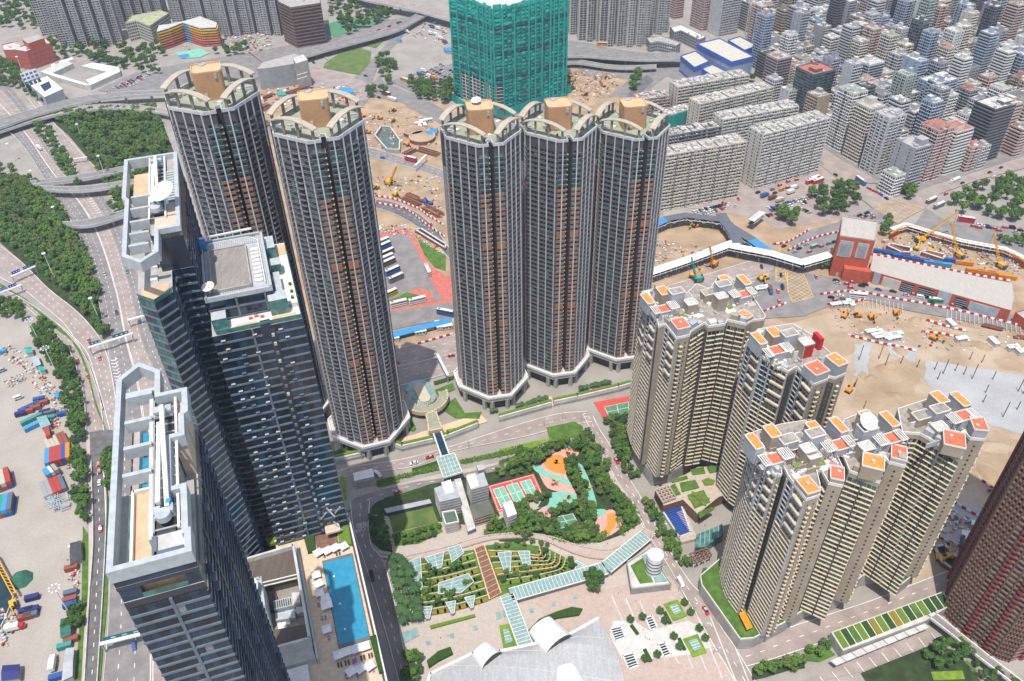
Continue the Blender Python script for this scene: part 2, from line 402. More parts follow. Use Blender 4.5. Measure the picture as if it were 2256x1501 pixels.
# yellow junction boxes
def hatch(poly,reg,step,z,outline=True,m=hy):
 p = gp(poly,reg); lo = Vector((min(a.x for a in p),min(a.y for a in p),0)); hi = Vector((max(a.x for a in p),max(a.y for a in p),0))
 for d in (Vector((.8,.6,0)),Vector((.6,-.8,0))):
  n = Vector((-d.y,d.x,0)); c = (lo+hi)/2; r = (hi-lo).length/2; k = -r
  while k < r:
   segs = []; s = -r
   while s < r:
    pt = c+n*k+d*s
    if inside(pt,p): segs.append(s)
    s += 1.0
   if len(segs) > 2: dashes(m,[c+n*k+d*segs[0],c+n*k+d*segs[-1]],z+(.01 if d.y > 0 else 0),.4,solid=True)
   k += step
 if outline: dashes(m,p+[p[0]],z+.02,.5,solid=True)
hatch("200,790 270,790 290,905 200,905", 'H', 3.2, Z4+.14)
hatch("290,800 420,830 510,1035 340,1080 300,1000", 'H', 3.2, Z4+.14)
hatch("1020,290 1200,245 1420,305 1200,425", 'H', 6, Z6+.15)
hatch("220,660 260,610 320,610 290,670", 'H', 3, Z4+.15)
# streets round the garden block
road('street', "690,575 745,690 800,800 900,1000 1000,1180 1090,1300 1190,1520", "775,590 830,700 870,760 960,900 1060,1080 1170,1260 1290,1500", m_tan, Z3, (.5,), (.03,.97), 'K')
road('street', "1090,0 1170,170 1250,330 1400,560 1530,800 1640,980 1760,1200 1900,1430 1990,1600", "1190,0 1280,190 1370,360 1480,540 1590,700 1650,760 1750,900 1850,1080 1950,1220 2150,1560", m_tan, Z4, (.5,), (.03,.97), 'O')
road('street', "-420,1330 0,1200 300,1060 600,960 1000,830 1360,690 1800,520", "-420,1480 0,1375 280,1290 600,1180 1000,1000 1430,830 1900,640", m_tan, Z3, (.5,), (.03,.97), 'P')
sheet('forecourt', "640,1420 760,1330 1430,1100 1560,1190 1300,1260 900,1430 500,1520 380,1520", Z4, m_tan, 'P')
road('street', "700,1060 850,1010 1220,955 1640,850 2252,650 2560,570 2790,550", "720,1130 900,1070 1340,1015 1660,890 2252,770 2560,690 2830,640", m_tan, Z3, (.5,), (.03,.97), 'J')
road('street', "830,1330 870,1272 1000,1232 1300,1150 1600,1105 2000,1010 2252,930 2430,880 2600,790 2760,690", "1010,1420 1000,1360 1080,1290 1320,1210 1480,1160 1700,1120 2030,1050 2280,985 2480,910 2680,800", m_asph2, Z4, (.5,), (), 'J')
road('street', "830,20 840,150 870,300 950,540 1000,700 1130,1130 1240,1530", "1000,20 988,200 1010,380 1080,460 1130,560 1180,740 1250,1080 1330,1530", m_asph2, Z4, (.5,), (.04,.96), 'N')
# ---------------------------------------------------------------- buildings
g_dark = glass('dark window', (.02,.028,.038), .15, .4)
g_teal = glass('teal window', (.035,.17,.15), .15)
g_tealL = glass('pale teal window', (.10,.26,.24), .2)
g_navy = glass('navy glass', (.014,.03,.055), .1, .45)
g_navy2 = glass('blue navy glass', (.022,.055,.095), .1, .5)
g_cur = mat('curtained window', (.28,.29,.28), .4, (.16,.17,.17), 1.2)
g_green = glass('green window', (.03,.11,.08), .15)
GL = [g_dark,g_teal,g_tealL,g_navy,g_cur,g_green,g_navy2]
CAMP = Vector((0,0,CAM_Z))
def norm2(a,b):
 d = Vector((b[0]-a[0],b[1]-a[1],0)); l = d.length; d /= max(l,1e-6)
 return d,Vector((d.y,-d.x,0)),l
def seen(a,b,z=60,lim=-0.05):
 """does the outside of the wall a-b look towards the camera's side of the place"""
 d,n,l = norm2(a,b); m = Vector(((a[0]+b[0])/2,(a[1]+b[1])/2,z))
 return (CAMP-m).normalized().dot(n) > lim
class Tower:
 """a building: an Empty with parts; countable parts (windows, balconies ...) go to lists whose largest-showing members become objects of their own"""
 def __init__(s,name,label,cat,base,group=None,top=100):
  s.root = thing(name,label,cat,base,group); s.mb = {}; s.items = {}; s.top = top; s.base = Vector(base)
 def part(s,name,mats):
  if name not in s.mb: s.mb[name] = (MB(),mats if isinstance(mats,list) else [mats])
  return s.mb[name][0]
 def item(s,name,mats):
  mb = MB(); s.items.setdefault(name,[]).append((mb,mats if isinstance(mats,list) else [mats])); return mb
 def done(s):
  out = {}
  made = {}
  for k,(mb,ms) in s.mb.items():
   if mb.f:
    o = out[k] = mb.build(k,ms,s.root); made.setdefault(k,[]).append((o,Vector(mb.v[0])))
    if k in BITS: o['kind'] = 'stuff'
  for k,L in s.items.items():
   L = [x for x in L if x[0].f]
   L.sort(key=lambda x: -x[2] if len(x) > 2 else (Vector(x[0].v[0])-CAMP).length)
   for mb,ms in L[:s.top]: made.setdefault(k,[]).append((mb.build(k,ms,s.root),Vector(mb.v[0])))
   rest = L[s.top:]
   if rest:
    allm = []; M = MB()
    for mb,ms in rest:
     idx = []
     for m in ms:
      if m not in allm: allm.append(m)
      idx.append(allm.index(m))
     n = len(M.v); M.v += mb.v; M.f += [tuple(i+n for i in f) for f in mb.f]; M.m += [idx[i] for i in mb.m]
    o = M.build(k+'_grid', allm, s.root); o['kind'] = 'stuff'
  for k,L in made.items():
   P = made.get(SUBS.get(k));
   if P:
    for o,v in L: attach(o,min(P,key=lambda x: (x[1]-v).length_squared)[0])
  return s.root
BITS = {'window_trim', 'slab_edge', 'floor_band', 'lane_line', 'parapet_post'}
SUBS = {'roof_rim': 'roof_block', 'wing_rim': 'wing_top', 'wing_vent': 'wing_top', 'penthouse_rim': 'penthouse', 'penthouse_window': 'penthouse', 'penthouse_door': 'penthouse', 'skylight': 'penthouse', 'arch_column': 'crown_arch', 'skirt_band': 'skirt', 'skirt_column': 'skirt', 'glazing_bar': 'glazing', 'louvre': 'louvre_roof', 'louvre_inner': 'louvre_panel', 'stem_rim': 'stem_roof', 'pergola_slat': 'pergola_beam', 'sign_legend': 'sign', 'slot': 'drum', 'cap_rim': 'cap', 'plank_roof_border': 'plank_roof', 'water_tank': 'stair_head', 'pool_light': 'pool_water', 'blue_trim': 'block', 'blue_base': 'block'}
def wq(a,d,n,s0,s1,z0,z1,off):
 """upright quad on a wall line"""
 p0 = a+d*s0+n*off; p1 = a+d*s1+n*off
 return [(p0.x,p0.y,z0),(p1.x,p1.y,z0),(p1.x,p1.y,z1),(p0.x,p0.y,z1)]
def pbox(mb,a,d,n,s0,s1,z0,z1,o0,o1,m=0):
 """box that stands out from a wall line between depths o0 and o1"""
 p = [a+d*s0+n*o1,a+d*s1+n*o1,a+d*s1+n*o0,a+d*s0+n*o0]
 k = len(mb.v); mb.v += [(x.x,x.y,z0) for x in p]+[(x.x,x.y,z1) for x in p]
 for f in ((3,2,6,7),(0,3,7,4),(2,1,5,6),(1,0,4,5),(7,6,5,4),(0,1,2,3)):
  mb.f.append(tuple(k+i for i in reversed(f))); mb.m.append(m)
def windows(T, a, b, z0, z1, fh, bw, ww=.7, sill=.3, head=.88, gl=(0,), wt=None, off=.06, skip=None, frame=None, name='window', single=True, edge=.4):
 d,n,l = norm2(a,b); a = Vector((a[0],a[1],0)); nb = max(1,int(round((l-2*edge)/bw))); w = (l-2*edge)/nb
 nf = max(1,int(round((z1-z0)/fh))); h = (z1-z0)/nf
 for f in range(nf):
  for k in range(nb):
   if skip and skip(f,k,nf,nb): continue
   gm = GL[R_.choices(gl,wt)[0]] if wt else GL[R_.choice(gl)]
   s0 = edge+w*k+w*(1-ww)/2; z = z0+f*h
   if single: mb = T.item(name,[gm]); mi = 0
   else: mb = T.part(name+'_grid', [GL[i] for i in gl]); mi = list(gl).index(GL.index(gm))
   mb.poly(wq(a,d,n,s0,s0+w*ww,z+h*sill,z+h*head,off),mi)
   if frame is not None:
    fb = T.part('window_trim', [frame]); zz = z+h*sill
    pbox(fb,a,d,n,s0-.1,s0+w*ww+.1,zz-.25,zz,0,.28)
 return nf,h
def slabs(T, a, b, z0, z1, fh, t, dep, m, s0=0., s1=None, name='slab_edge', zoff=0., item=False):
 d,n,l = norm2(a,b); a = Vector((a[0],a[1],0)); s1 = l if s1 is None else s1
 nf = max(1,int(round((z1-z0)/fh))); h = (z1-z0)/nf
 for f in range(nf):
  mb = T.item(name,[m]) if item else T.part(name,[m])
  pbox(mb,a,d,n,s0,s1,z0+f*h+zoff,z0+f*h+zoff+t,0,dep)
def pilasters(T, a, b, z0, z1, pos, w, dep, m, name='pilaster'):
 d,n,l = norm2(a,b); a = Vector((a[0],a[1],0))
 for p in pos:
  mb = T.item(name,[m]); pbox(mb,a,d,n,p*l-w/2,p*l+w/2,z0,z1,0,dep)
def offset(poly,r):
 p = ccw([(a[0],a[1]) for a in poly]); out = []
 for i in range(len(p)):
  a,b,c = p[i-1],p[i],p[(i+1) % len(p)]
  _,n1,_ = norm2(a,b); _,n2,_ = norm2(b,c); k = n1+n2; k = k/max(k.length_squared,.35)*2
  out.append((b[0]+k.x*r,b[1]+k.y*r))
 return out
def rect(c,sx,sy,rot):
 ca,sa = math.cos(rot),math.sin(rot)
 return [(c[0]+x*ca-y*sa,c[1]+x*sa+y*ca) for x,y in ((-sx/2,-sy/2),(sx/2,-sy/2),(sx/2,sy/2),(-sx/2,sy/2))]
def rrect(c,sx,sy,rot,r,k=4):
 pts = []
 for cx,cy,a0 in ((sx/2-r,-sy/2+r,-90),(sx/2-r,sy/2-r,0),(-sx/2+r,sy/2-r,90),(-sx/2+r,-sy/2+r,180)):
  for i in range(k+1):
   a = math.radians(a0+90*i/k); pts.append((cx+r*math.cos(a),cy+r*math.sin(a)))
 ca,sa = math.cos(rot),math.sin(rot)
 return [(c[0]+x*ca-y*sa,c[1]+x*sa+y*ca) for x,y in pts]
def dish(mb,c,r,tilt=.5,az=0.,m=0,k=20):
 """satellite dish: a shallow bowl with a feed, on a mast"""
 az_v = Vector((math.cos(az)*math.sin(tilt),math.sin(az)*math.sin(tilt),math.cos(tilt)))
 x = az_v.orthogonal().normalized(); y = az_v.cross(x); c = Vector(c); n0 = len(mb.v)
 for j,(rr,hh) in enumerate(((.05,0),(.5,.08),(1,.3),(1.0,.24),(.5,.02),(.05,-.06))):
  for i in range(k):
   a = 2*math.pi*i/k; mb.v.append(tuple(c+x*(r*rr*math.cos(a))+y*(r*rr*math.sin(a))+az_v*(r*hh)))
 for j in range(5):
  for i in range(k):
   i2 = (i+1) % k; mb.f.append((n0+j*k+i,n0+j*k+i2,n0+(j+1)*k+i2,n0+(j+1)*k+i)); mb.m.append(m)
 f = c+az_v*r*.8
 for a in (0,2.1,4.2): mb.bar(c+x*r*.8*math.cos(a)+y*r*.8*math.sin(a)+az_v*r*.2,f,r*.05,m=m)
 mb.bar(f-az_v*.1*r,f+az_v*.1*r,r*.14,m=m); mb.bar(c-az_v*.03*r,Vector((c.x,c.y,c.z-r*.9)),r*.2,m=m)
def roof_clutter(T, poly, z, n, mats, rot=0., hmin=.8, hmax=2.6, smin=1., smax=3.5, name='roof_unit'):
 xs = [p[0] for p in poly]; ys = [p[1] for p in poly]; k = 0
 for _ in range(n*8):
  if k >= n: break
  c = (R_.uniform(min(xs),max(xs)),R_.uniform(min(ys),max(ys)))
  if not inside(c,poly): continue
  s1,s2,h = R_.uniform(smin,smax),R_.uniform(smin,smax),R_.uniform(hmin,hmax); k += 1
  T.item(name,[R_.choice(mats)]).box((c[0],c[1],z),s1,s2,h,rot)
# ---------------------------------------------------------------- the five towers with arched crowns
m_sgrey = mat('tower grey wall', (.10,.098,.105), .7, (.08,.078,.085), .3)
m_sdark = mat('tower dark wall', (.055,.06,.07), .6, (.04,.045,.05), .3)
m_sbrown = mat('brown spandrel', (.42,.17,.08), .7, (.35,.135,.065), .3)
m_steal = mat('teal grey wall', (.055,.10,.10), .6, (.045,.085,.085), .3)
m_spil = mat('pale pilaster', (.62,.61,.61), .5, (.54,.53,.53), .3)
m_sblade = mat('grey blade', (.36,.36,.37), .6, (.32,.32,.33), .2)
m_sroof = mat('sage roof', (.33,.35,.26), .9, (.27,.29,.215), .3)
m_gold = mat('ochre penthouse', (.50,.285,.15), .6, (.45,.255,.135), .15)
m_gold_t = mat('pale ochre roof', (.64,.42,.235), .7, (.58,.38,.21), .2)
m_arch = mat('arch panel', (.46,.41,.32), .6, (.40,.355,.275), .4)
m_archcol = mat('arch column', (.27,.25,.21), .7, (.22,.205,.175), .4)
m_slab = mat('slab white', (.55,.55,.56), .6, (.48,.48,.49), .4)
m_slab2 = mat('slab grey', (.22,.22,.235), .6, (.18,.18,.19), .4)
m_skirt = mat('podium skirt', (.58,.55,.53), .7, (.50,.475,.455), .3)
def arch_tower(c,zr,yawdeg,label,a=19.4,ay=19.4,ch=9.6,zb=12,domed=False,dishtop=False):
 yaw = math.radians(yawdeg); ca,sa = math.cos(yaw),math.sin(yaw)
 def W(x,y):
  y = y if abs(y) < 2 else math.copysign(abs(y)-(a-ay)*min(1,abs(y)/a),y)
  return Vector((c[0]+x*ca-y*sa,c[1]+x*sa+y*ca,0))
 T = Tower('residential_tower', label, 'tower', (c[0], c[1], zb), 'brown and grey residential towers with arched crowns', 100)
 q45 = math.sqrt(.5); w,dep = 1.6,5.5; body = []; edges = []
 for k in range(4):
  r = k*math.pi/2; cr,sr = math.cos(r),math.sin(r)
  def V(x,y): return W(x*cr-y*sr,x*sr+y*cr)
  p = [V(-a+ch,-a),V(a-ch,-a)]
  m0 = Vector((a-ch/2,-a+ch/2,0)); t = Vector((q45,q45,0)); inn = Vector((-q45,q45,0))
  n1 = m0-t*w; n2 = m0+t*w
  nt_ = [V(*n1[:2]),V(*(n1+inn*dep)[:2]),V(*(n2+inn*dep)[:2]),V(*n2[:2])]
  body += p+nt_
  nxt = V(a,-a+ch)
  edges += [('flat', p[0], p[1]), ('cham', p[1], nt_[0]), ('rec', nt_[1], nt_[2]), ('chamr', nt_[3], nxt)]
 fh = 3.02; nf = int((zr-4-zb)/fh); zt_ = zb+nf*fh
 T.part('wall', [m_sgrey, m_sroof]).prism(body, zb, zr-1.0, 0, 1)
 T.part('parapet', [m_slab]).wall(offset(body, .15), zr-1.6, zr, .5, 0, True)
 for kind,p0,p1 in edges:
  if not seen(p0,p1,60,-.25):
   if kind == 'rec': continue
   slabs(T,p0,p1,zb,zt_,fh,1.2,.25,m_sgrey); windows(T,p0,p1,zb,zt_,fh,3,.7,.4,.95,(0,1),single=False); continue
  d,n,l = norm2(p0,p1)
  if kind == 'flat':
   refuge = {int(nf*.33),int(nf*.66)}
   windows(T,p0,p1,zb,zt_,fh,2.2,.66,.34,.84,(0,1,3,2),(6,2,3,1),skip=lambda f,k,nf,nb: f in refuge,frame=m_slab2)
   slabs(T,p0,p1,zb,zt_,fh,.15,.3,m_slab2)
   pilasters(T,p0,p1,zb,zr-.8,(.12,.40,.66,.93),.5,.6,m_spil)
   # recessed bay with small balconies and air conditioners
   A = Vector((p0[0],p0[1],0))
   for f in range(nf):
    if domed and f % 1 == 0:
     mb = T.item('balcony', [m_slab2]); z = zb+f*fh
     pbox(mb,A,d,n,l*.44,l*.62,z,z+.18,0,1.5); pbox(mb,A,d,n,l*.44,l*.62,z+.18,z+1.0,1.4,1.5)
  elif kind in ('cham', 'chamr'):
   windows(T,p0,p1,zb,zt_,fh,2.6,.86,.46,.98,(1,0,2,3),(4,5,2,1),skip=lambda f,k,nf,nb: f in {int(nf*.33),int(nf*.66)})
   for f in range(nf):
    z = zb+f*fh; top = f > nf*.86
    mb = T.item('spandrel', [m_steal if top else m_sbrown])
    A = Vector((p0[0],p0[1],0)); hh = 2.9 if f in (int(nf*.33),int(nf*.66)) else 1.3
    pbox(mb,A,d,n,0,l,z,z+hh,0,.35)
    pbox(T.part('slab_edge', [m_slab]), A, d, n, -.05, l+.05, z+hh, z+hh+.13, 0, .42)
   pilasters(T,p0,p1,zb,zr-.8,(.5,),.6,.6,m_spil)
  else:
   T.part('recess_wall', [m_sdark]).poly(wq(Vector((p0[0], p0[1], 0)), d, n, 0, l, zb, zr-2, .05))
   for f in range(nf): pbox(T.item('recess_ledge', [m_beige]), Vector((p0[0], p0[1], 0)), d, n, 0, l*.55, zb+f*fh, zb+f*fh+.5, 0, 4.2)
 # blades at the left-hand corner
 # left corner: a bare grey strip
 A = W(-a,a-ch); B = W(-a,-a+ch)
 for (p0,p1) in ((W(-a,-a+ch),W(-a+ch/2,-a+ch/2)),):
  d,n,l = norm2(p0,p1); A = Vector((p0[0],p0[1],0))
  pbox(T.part('blade_wall', [m_sblade, m_steal]), A, d, n, l*.42, l*1.0, zb, zr-20, 0, 1.0, 0)
  pbox(T.part('blade_wall', [m_sblade, m_steal]), A, d, n, l*.42, l*1.0, zr-20, zr-1, 0, 1.0, 1)
 # crown: an arched canopy on posts over every flat side
 for k in range(4):
  r = k*math.pi/2; cr,sr = math.cos(r),math.sin(r)
  def V(x,y,z):
   p = W(x*cr-y*sr,x*sr+y*cr); return Vector((p.x,p.y,z))
  mb = T.item('crown_arch', [m_arch]); N = 14; hw_, L_ = 1.75, a-ch+2.7; y0 = -a+2.4
  for i in range(N):
   x0,x1 = -L_+2*L_*i/N,-L_+2*L_*(i+1)/N
   z0,z1 = (zr+5.0+2.8*(1-(x/L_)**2) for x in (x0,x1))
   n0 = len(mb.v)
   for x,z in ((x0,z0),(x1,z1)):
    for yy,zz in ((-hw_,0),(hw_,0),(hw_,-.5),(-hw_,-.5)): mb.v.append(tuple(V(x,y0+yy,z+zz)))
   for f in ((0,4,5,1),(1,5,6,2),(2,6,7,3),(3,7,4,0)): mb.f.append(tuple(n0+j for j in f)); mb.m.append(0)
   if i in (0,N-1): mb.f.append(tuple(n0+j for j in ((0,1,2,3) if i == 0 else (4,7,6,5)))); mb.m.append(0)
  for x in (-L_+1.2,-L_*.45,L_*.2,L_-1.6):
   T.item('arch_column', [m_archcol]).bar(V(x, y0, zr-1), V(x, y0, zr+4.6+2.8*(1-(x/L_)**2)), 1.2)
 # penthouse
 pr = rrect((c[0],c[1]+.0),13.5,12.5,yaw+math.radians(40),1.6)
 T.part('penthouse', [m_gold, m_gold_t]).prism(pr, zr-1, zr+12, 0, 1)
 T.part('penthouse_rim', [m_gold_t]).wall(offset(pr, -.2), zr+12, zr+12.7, .5, 0, True)
 for fx in (-1,1):
  A = Vector((c[0]+6.3*math.sin(yaw+.7)+3*fx*math.cos(yaw+.7),c[1]-6.3*math.cos(yaw+.7)+3*fx*math.sin(yaw+.7),0)); d = Vector((math.cos(yaw+.70),math.sin(yaw+.70),0)); n = Vector((d.y,-d.x,0))
  pbox(T.item('penthouse_door', [m_grey if fx > 0 else m_beige]), A, d, n, 0, 1.2, zr+.2+(9 if fx > 0 else 0), zr+2.6+(9 if fx > 0 else 0), .0, .5)
 if dishtop: dish(T.part('dish', [m_wh]), W(-3, 2)+Vector((0, 0, zr+13.4)), 2.6, .25, -2)
 else:
  A = W(-4.5, 3.2); T.part('skylight', [m_grey]).box((A.x, A.y, zr+12), 2.6, 4, .5, yaw)
 roof_clutter(T,[W(-a+5,-a+5)[:2],W(a-5,-a+5)[:2],W(a-5,a-5)[:2],W(-a+5,a-5)[:2]],zr-1,14,[m_grey,m_conc,m_wh,m_sgrey],yaw,.8,2.0,.8,2.4)
 # skirt at the foot
 sk = [W(*p) for p in ((-a+ch-2,-a-2.5),(a-ch+1,-a-2.5),(a+2.5,-a+ch-1),(a+2.5,a-ch+2),(a-ch+2,a+2.5),(-a+ch-2,a+2.5),(-a-2.5,a-ch+2),(-a-2.5,-a+ch-2))]
 T.part('skirt', [m_skirt]).prism(sk, zb-4, zb-.5, 0); T.part('skirt_band', [m_wh]).wall(offset(sk, .3), zb-1.2, zb+.6, .7, 0, True)
 T.part('skirt_base', [m_dk]).prism(offset(sk, -3), 0.1, zb-4, 0)
 for i in (0,1,2,3):
  for t in (.15,.85):
   p = Vector(sk[i]).lerp(Vector(sk[(i+1) % 8]),t); cc = Vector((c[0],c[1],0)); p = p.lerp(cc,.05)
   T.item('skirt_column', [m_conc]).box((p.x, p.y, .1), 2.2, 2.2, zb-4, yaw)
 T.done()
ST = [((-140.7, 380.2), 215, -22, 'tallest arched-crown tower, standing leftmost with teal upper corner, beside the wooded highway', True, False),
  ((-89.4, 365.2), 207, -27, 'arched-crown tower with dark recessed slot down its front, beside the bus terminal', True, False),
  ((-14.4, 403.9), 184, -32, 'arched-crown tower with white dish on its ochre penthouse, right of the bus terminal', False, True)]
ST += [((27.5, 424.4), 176, -32, 'arched-crown tower with ochre penthouse, between its dish-topped twin and the rightmost twin', False, False),
  ((70.5, 438.9), 169, -32, 'rightmost arched-crown tower with ochre penthouse, nearest the old tenement slabs', False, False)]
for a_ in ST: arch_tower(a_[0],a_[1],a_[2],a_[3],ay=19.4 if a_[4] else 17.0,domed=a_[4],dishtop=a_[5])
# ---------------------------------------------------------------- the dark glass complex on the left
A18 = math.radians(18); U_ = Vector((math.cos(A18),math.sin(A18),0)); V_ = Vector((-math.sin(A18),math.cos(A18),0))
def kp(u,v,z=0.0): p = U_*u+V_*v; return Vector((p.x,p.y,z))
def kr(u0,u1,v0,v1): return [kp(u0,v0),kp(u1,v0),kp(u1,v1),kp(u0,v1)]
m_band = mat('metal band', (.17,.205,.25), .35, (.14,.17,.21), .3, metal=.2)
m_bandl = mat('light metal panel', (.45,.48,.49), .45, (.39,.42,.43), .4)
m_bandsh = mat('dark metal band', (.07,.09,.12), .35, (.055,.07,.095), .3)  # metal band with the east-face shade put into its colour
m_knavy = mat('navy wall', (.022,.03,.05), .25, (.016,.022,.038), .2, spec=.8)
m_tanfl = mat('tan terrace', (.60,.43,.28), .8, (.53,.375,.24), .3)
m_wfl = mat('white terrace', (.72,.69,.64), .8, (.64,.61,.56), .3)
m_rail = glass('green glass rail', (.06,.22,.19), .1)
m_brownroof = mat('brown plant roof', (.13,.105,.085), .9, (.105,.085,.07), .2, stretch=(3, .2, 1))
m_greyroof = mat('grey plank roof', (.30,.275,.25), .9, (.24,.22,.20), .35, stretch=(3, .3, 1))
def kfacade(T,p0,p1,z0,z1,fh=3.4,bw=3.0,gl=(3,6,0),wt=(5,3,2),bays=False,bars=False,m=None,t=.85):
 m = m or m_band; t *= .82
 d,n,l = norm2(p0,p1); A = Vector((p0[0],p0[1],0))
 nf,h = windows(T,p0,p1,z0,z1,fh,bw,.955,.27,.985,gl,wt,edge=.1)
 slabs(T, p0, p1, z0, z1, fh, t, .3, m, name='metal_band', item=True)
 for k in range(1,max(1,int(l/bw))):
  if k % 5 == 0: pbox(T.item('mullion', [m]), A, d, n, k*bw-.35, k*bw+.35, z0, z1, 0, .34)
 if bars:
  for f in range(nf):
   for k in range(max(1,int(l/5))):
    if R_.random() < .85:
     s = 1+k*5+R_.uniform(0, 2.2); pbox(T.item('balcony_rail', [m_bandl if R_.random() < .6 else m_band]), A, d, n, s, s+1.5, z0+f*h+1.5, z0+f*h+1.75, 0, .7)
 if bays:
  for f in range(nf):
   for s in bays:
    if s < l-3: pbox(T.item('bay_window', [R_.choice([m_bandsh, m_band, m_bandsh, m_band])]), A, d, n, s, s+2.4, z0+f*h+.4, z0+f*h+1.1, .0, .9)
def beam(T,name,p,q_,w,z0,z1,m):
 d,n,l = norm2(p,q_); A = Vector((p[0],p[1],0)); pbox(T.item(name,[m]),A,d,n,0,l,z0,z1,-w,0)
def ring_beams(T,name,pts,w,z0,z1,m):
 p = ccw([(a.x,a.y) for a in pts]); q_ = offset(p,-w)
 for i in range(len(p)):
  j = (i+1) % len(p); T.item(name,[m]).prism([p[i],p[j],q_[j],q_[i]],z0,z1)
def crane(name,label,pts,z):
 """roof window-cleaning machine: rails, carriage, cab and two long jibs"""
 T = Tower(name, label, 'roof crane', (pts[0].x, pts[0].y, z), None, 40)
 a,b = pts; d = (b-a).normalized(); n = Vector((-d.y,d.x,0)); L = (b-a).length
 for s in (-2.6, 2.6): T.item('rail', [m_wh]).bar(a+n*s+Vector((0, 0, z+.6)), b+n*s+Vector((0, 0, z+.6)), .55)
 for k in range(int(L/3)):
  p = a+d*(k*3+1); T.item('sleeper', [m_grey]).bar(p+n*-3+Vector((0, 0, z+.2)), p+n*3+Vector((0, 0, z+.2)), .35)
 for t in (.1,.86):
  p = a+d*L*t; T.item('carriage', [m_bandl]).box((p.x, p.y, z+.8), 4.2, 2.2, .8, math.atan2(n.y, n.x))
  for s in (-1.3, 1.3): T.item('winch', [m_grey]).box((p.x+n.x*s, p.y+n.y*s, z+2), 1.4, 2.2, .9, math.atan2(n.y, n.x))
 p0 = a+d*L*.06; T.item('cab', [m_bandl]).cyl((p0.x, p0.y, z+1.8), 1.6, 1.6, 14)
 for s,t0,t1 in ((-.9,.1,.84),(1.0,.14,.7)):
  T.item('jib', [m_wh]).bar(a+d*L*t0+n*s+Vector((0, 0, z+3)), a+d*L*t1+n*s*.3+Vector((0, 0, z+4.4)), .95)
 T.item('motor', [m_blue]).box((*(a+d*L*.13-n*1.2)[:2], z+2), 1, 1.2, 1.6, 0)
 T.done()
# --- front slab
zK = 230
T = Tower('glass_tower', 'dark glass slab with open grey crown, nearest to the cargo yard in the lower corner', 'tower', kp(-39, 148, 0), 'dark glass towers above the highway', 100)
body = [kp(-47.2,119.6),kp(-31,119.6),kp(-31,172),kp(-36.8,172),kp(-36.8,176),kp(-47.2,176)]
T.part('wall', [m_knavy, m_conc]).prism(body, .1, 216, 0, 1)
kfacade(T,kp(-47.2,119.6),kp(-31,119.6),0,217,3.35,1.75,(0,6,3,4),(4,4,3,.5),m=m_band)
kfacade(T,kp(-31,119.6),kp(-31,172),0,217,3.4,3.2,(3,0),(5,2),bays=(6,24,44),m=m_bandsh)  # darker band paints in the shade of the east face
kfacade(T,kp(-47.2,176),kp(-47.2,119.6),0,217,6.8,6,(3,),None)
# upper storeys with the recessed terrace in the front
for z0, z1 in ((217, 219.2), (223.2, 224.4)): T.part('wall', [m_knavy, m_conc]).prism(kr(-47.2, -31, 119.6, 145), z0, z1, 0, 1)
T.part('terrace_glass', [g_navy2]).prism(kr(-46.5, -31.6, 122.5, 145), 219.2, 223.2)
T.part('terrace_glass', [g_navy2]).prism(kr(-47.1, -43, 119.8, 122.6), 219.2, 223.2); T.part('terrace_glass', [g_navy2]).prism(kr(-34, -31.1, 119.8, 122.6), 219.2, 223.2)
T.part('terrace_rail', [m_rail]).prism(kr(-43, -34, 119.7, 119.85), 219.2, 220.6)
T.part('terrace_floor', [m_tanfl]).poly([kp(-43, 119.9, 219.25), kp(-34, 119.9, 219.25), kp(-34, 122.5, 219.25), kp(-43, 122.5, 219.25)])
T.part('front_glass', [g_navy2]).prism(kr(-47.15, -31.05, 119.65, 119.9), 224.4, 228)
ring = [(-47.4,145),(-47.4,181),(-42.1,186.4),(-36.8,181.2),(-36.8,172),(-30.4,172),(-30.4,163),(-31.4,162),(-31.4,154.6),(-34.6,154.6),(-34.6,139),(-31.4,139),(-31.4,126),(-30.9,126),(-30.9,119.4),(-47.4,119.4)]
ring_beams(T, 'crown_beam', [kp(*p) for p in ring], 1.35, zK-3.6, zK, m_bandl)
for v in (172.5, 163, 154, 145.2): beam(T, 'crown_crossbeam', kp(-45, v), kp(-38.8, v), 1.1, zK-3.2, zK-.01, m_bandl)
beam(T, 'crown_beam', kp(-45, 173.6), kp(-36.8, 173.6), 1.1, zK-3, zK-.02, m_bandl)
T.part('crane_deck_wall', [m_conc_l]).prism(kr(-39.6, -38.7, 126, 171.5), 216, zK-1)
T.part('crane_deck', [m_conc, m_dk]).prism(kr(-38.7, -34.7, 126, 171.5), 216, 227.6, 0, 1)
for v0, v1 in ((163.5, 171), (155, 162.5)): T.item('plant_roof', [m_beige]).prism(kr(-35 if v0 > 160 else -34.4, -31.8, v0, v1), 216, 226.6)
T.item('plant_roof', [m_beige]).prism(kr(-34.4, -31.8, 127, 133), 216, 226.2)
for v in (147,156,165):
 T.item('roof_pool', [m_water]).prism(kr(-44.3, -41.5, v, v+6.2), 216, 218.6)
 T.item('terrace_floor_strip', [m_tanfl]).prism(kr(-41.4, -40, v, v+6.2), 216, 218.4)
T.part('terrace_deck', [m_tanfl]).prism(kr(-43.6, -36, 121.5, 144), 216, 224.8)
T.part('terrace_border', [m_wfl]).wall([kp(-43.9, 121.6), kp(-43.9, 144.2), kp(-39, 144.2)], 216, 226, .6)
T.part('terrace_channel', [g_tealL]).prism(kr(-44.9, -44.2, 121, 144), 216, 225)
T.part('terrace_side', [m_tanfl]).prism(kr(-46.4, -45, 121, 144.3), 216, 223.5)
T.part('penthouse_room', [m_beige, m_conc_l]).prism(kr(-38.6, -32.4, 121.6, 127), 216, 228.6, 0, 1)
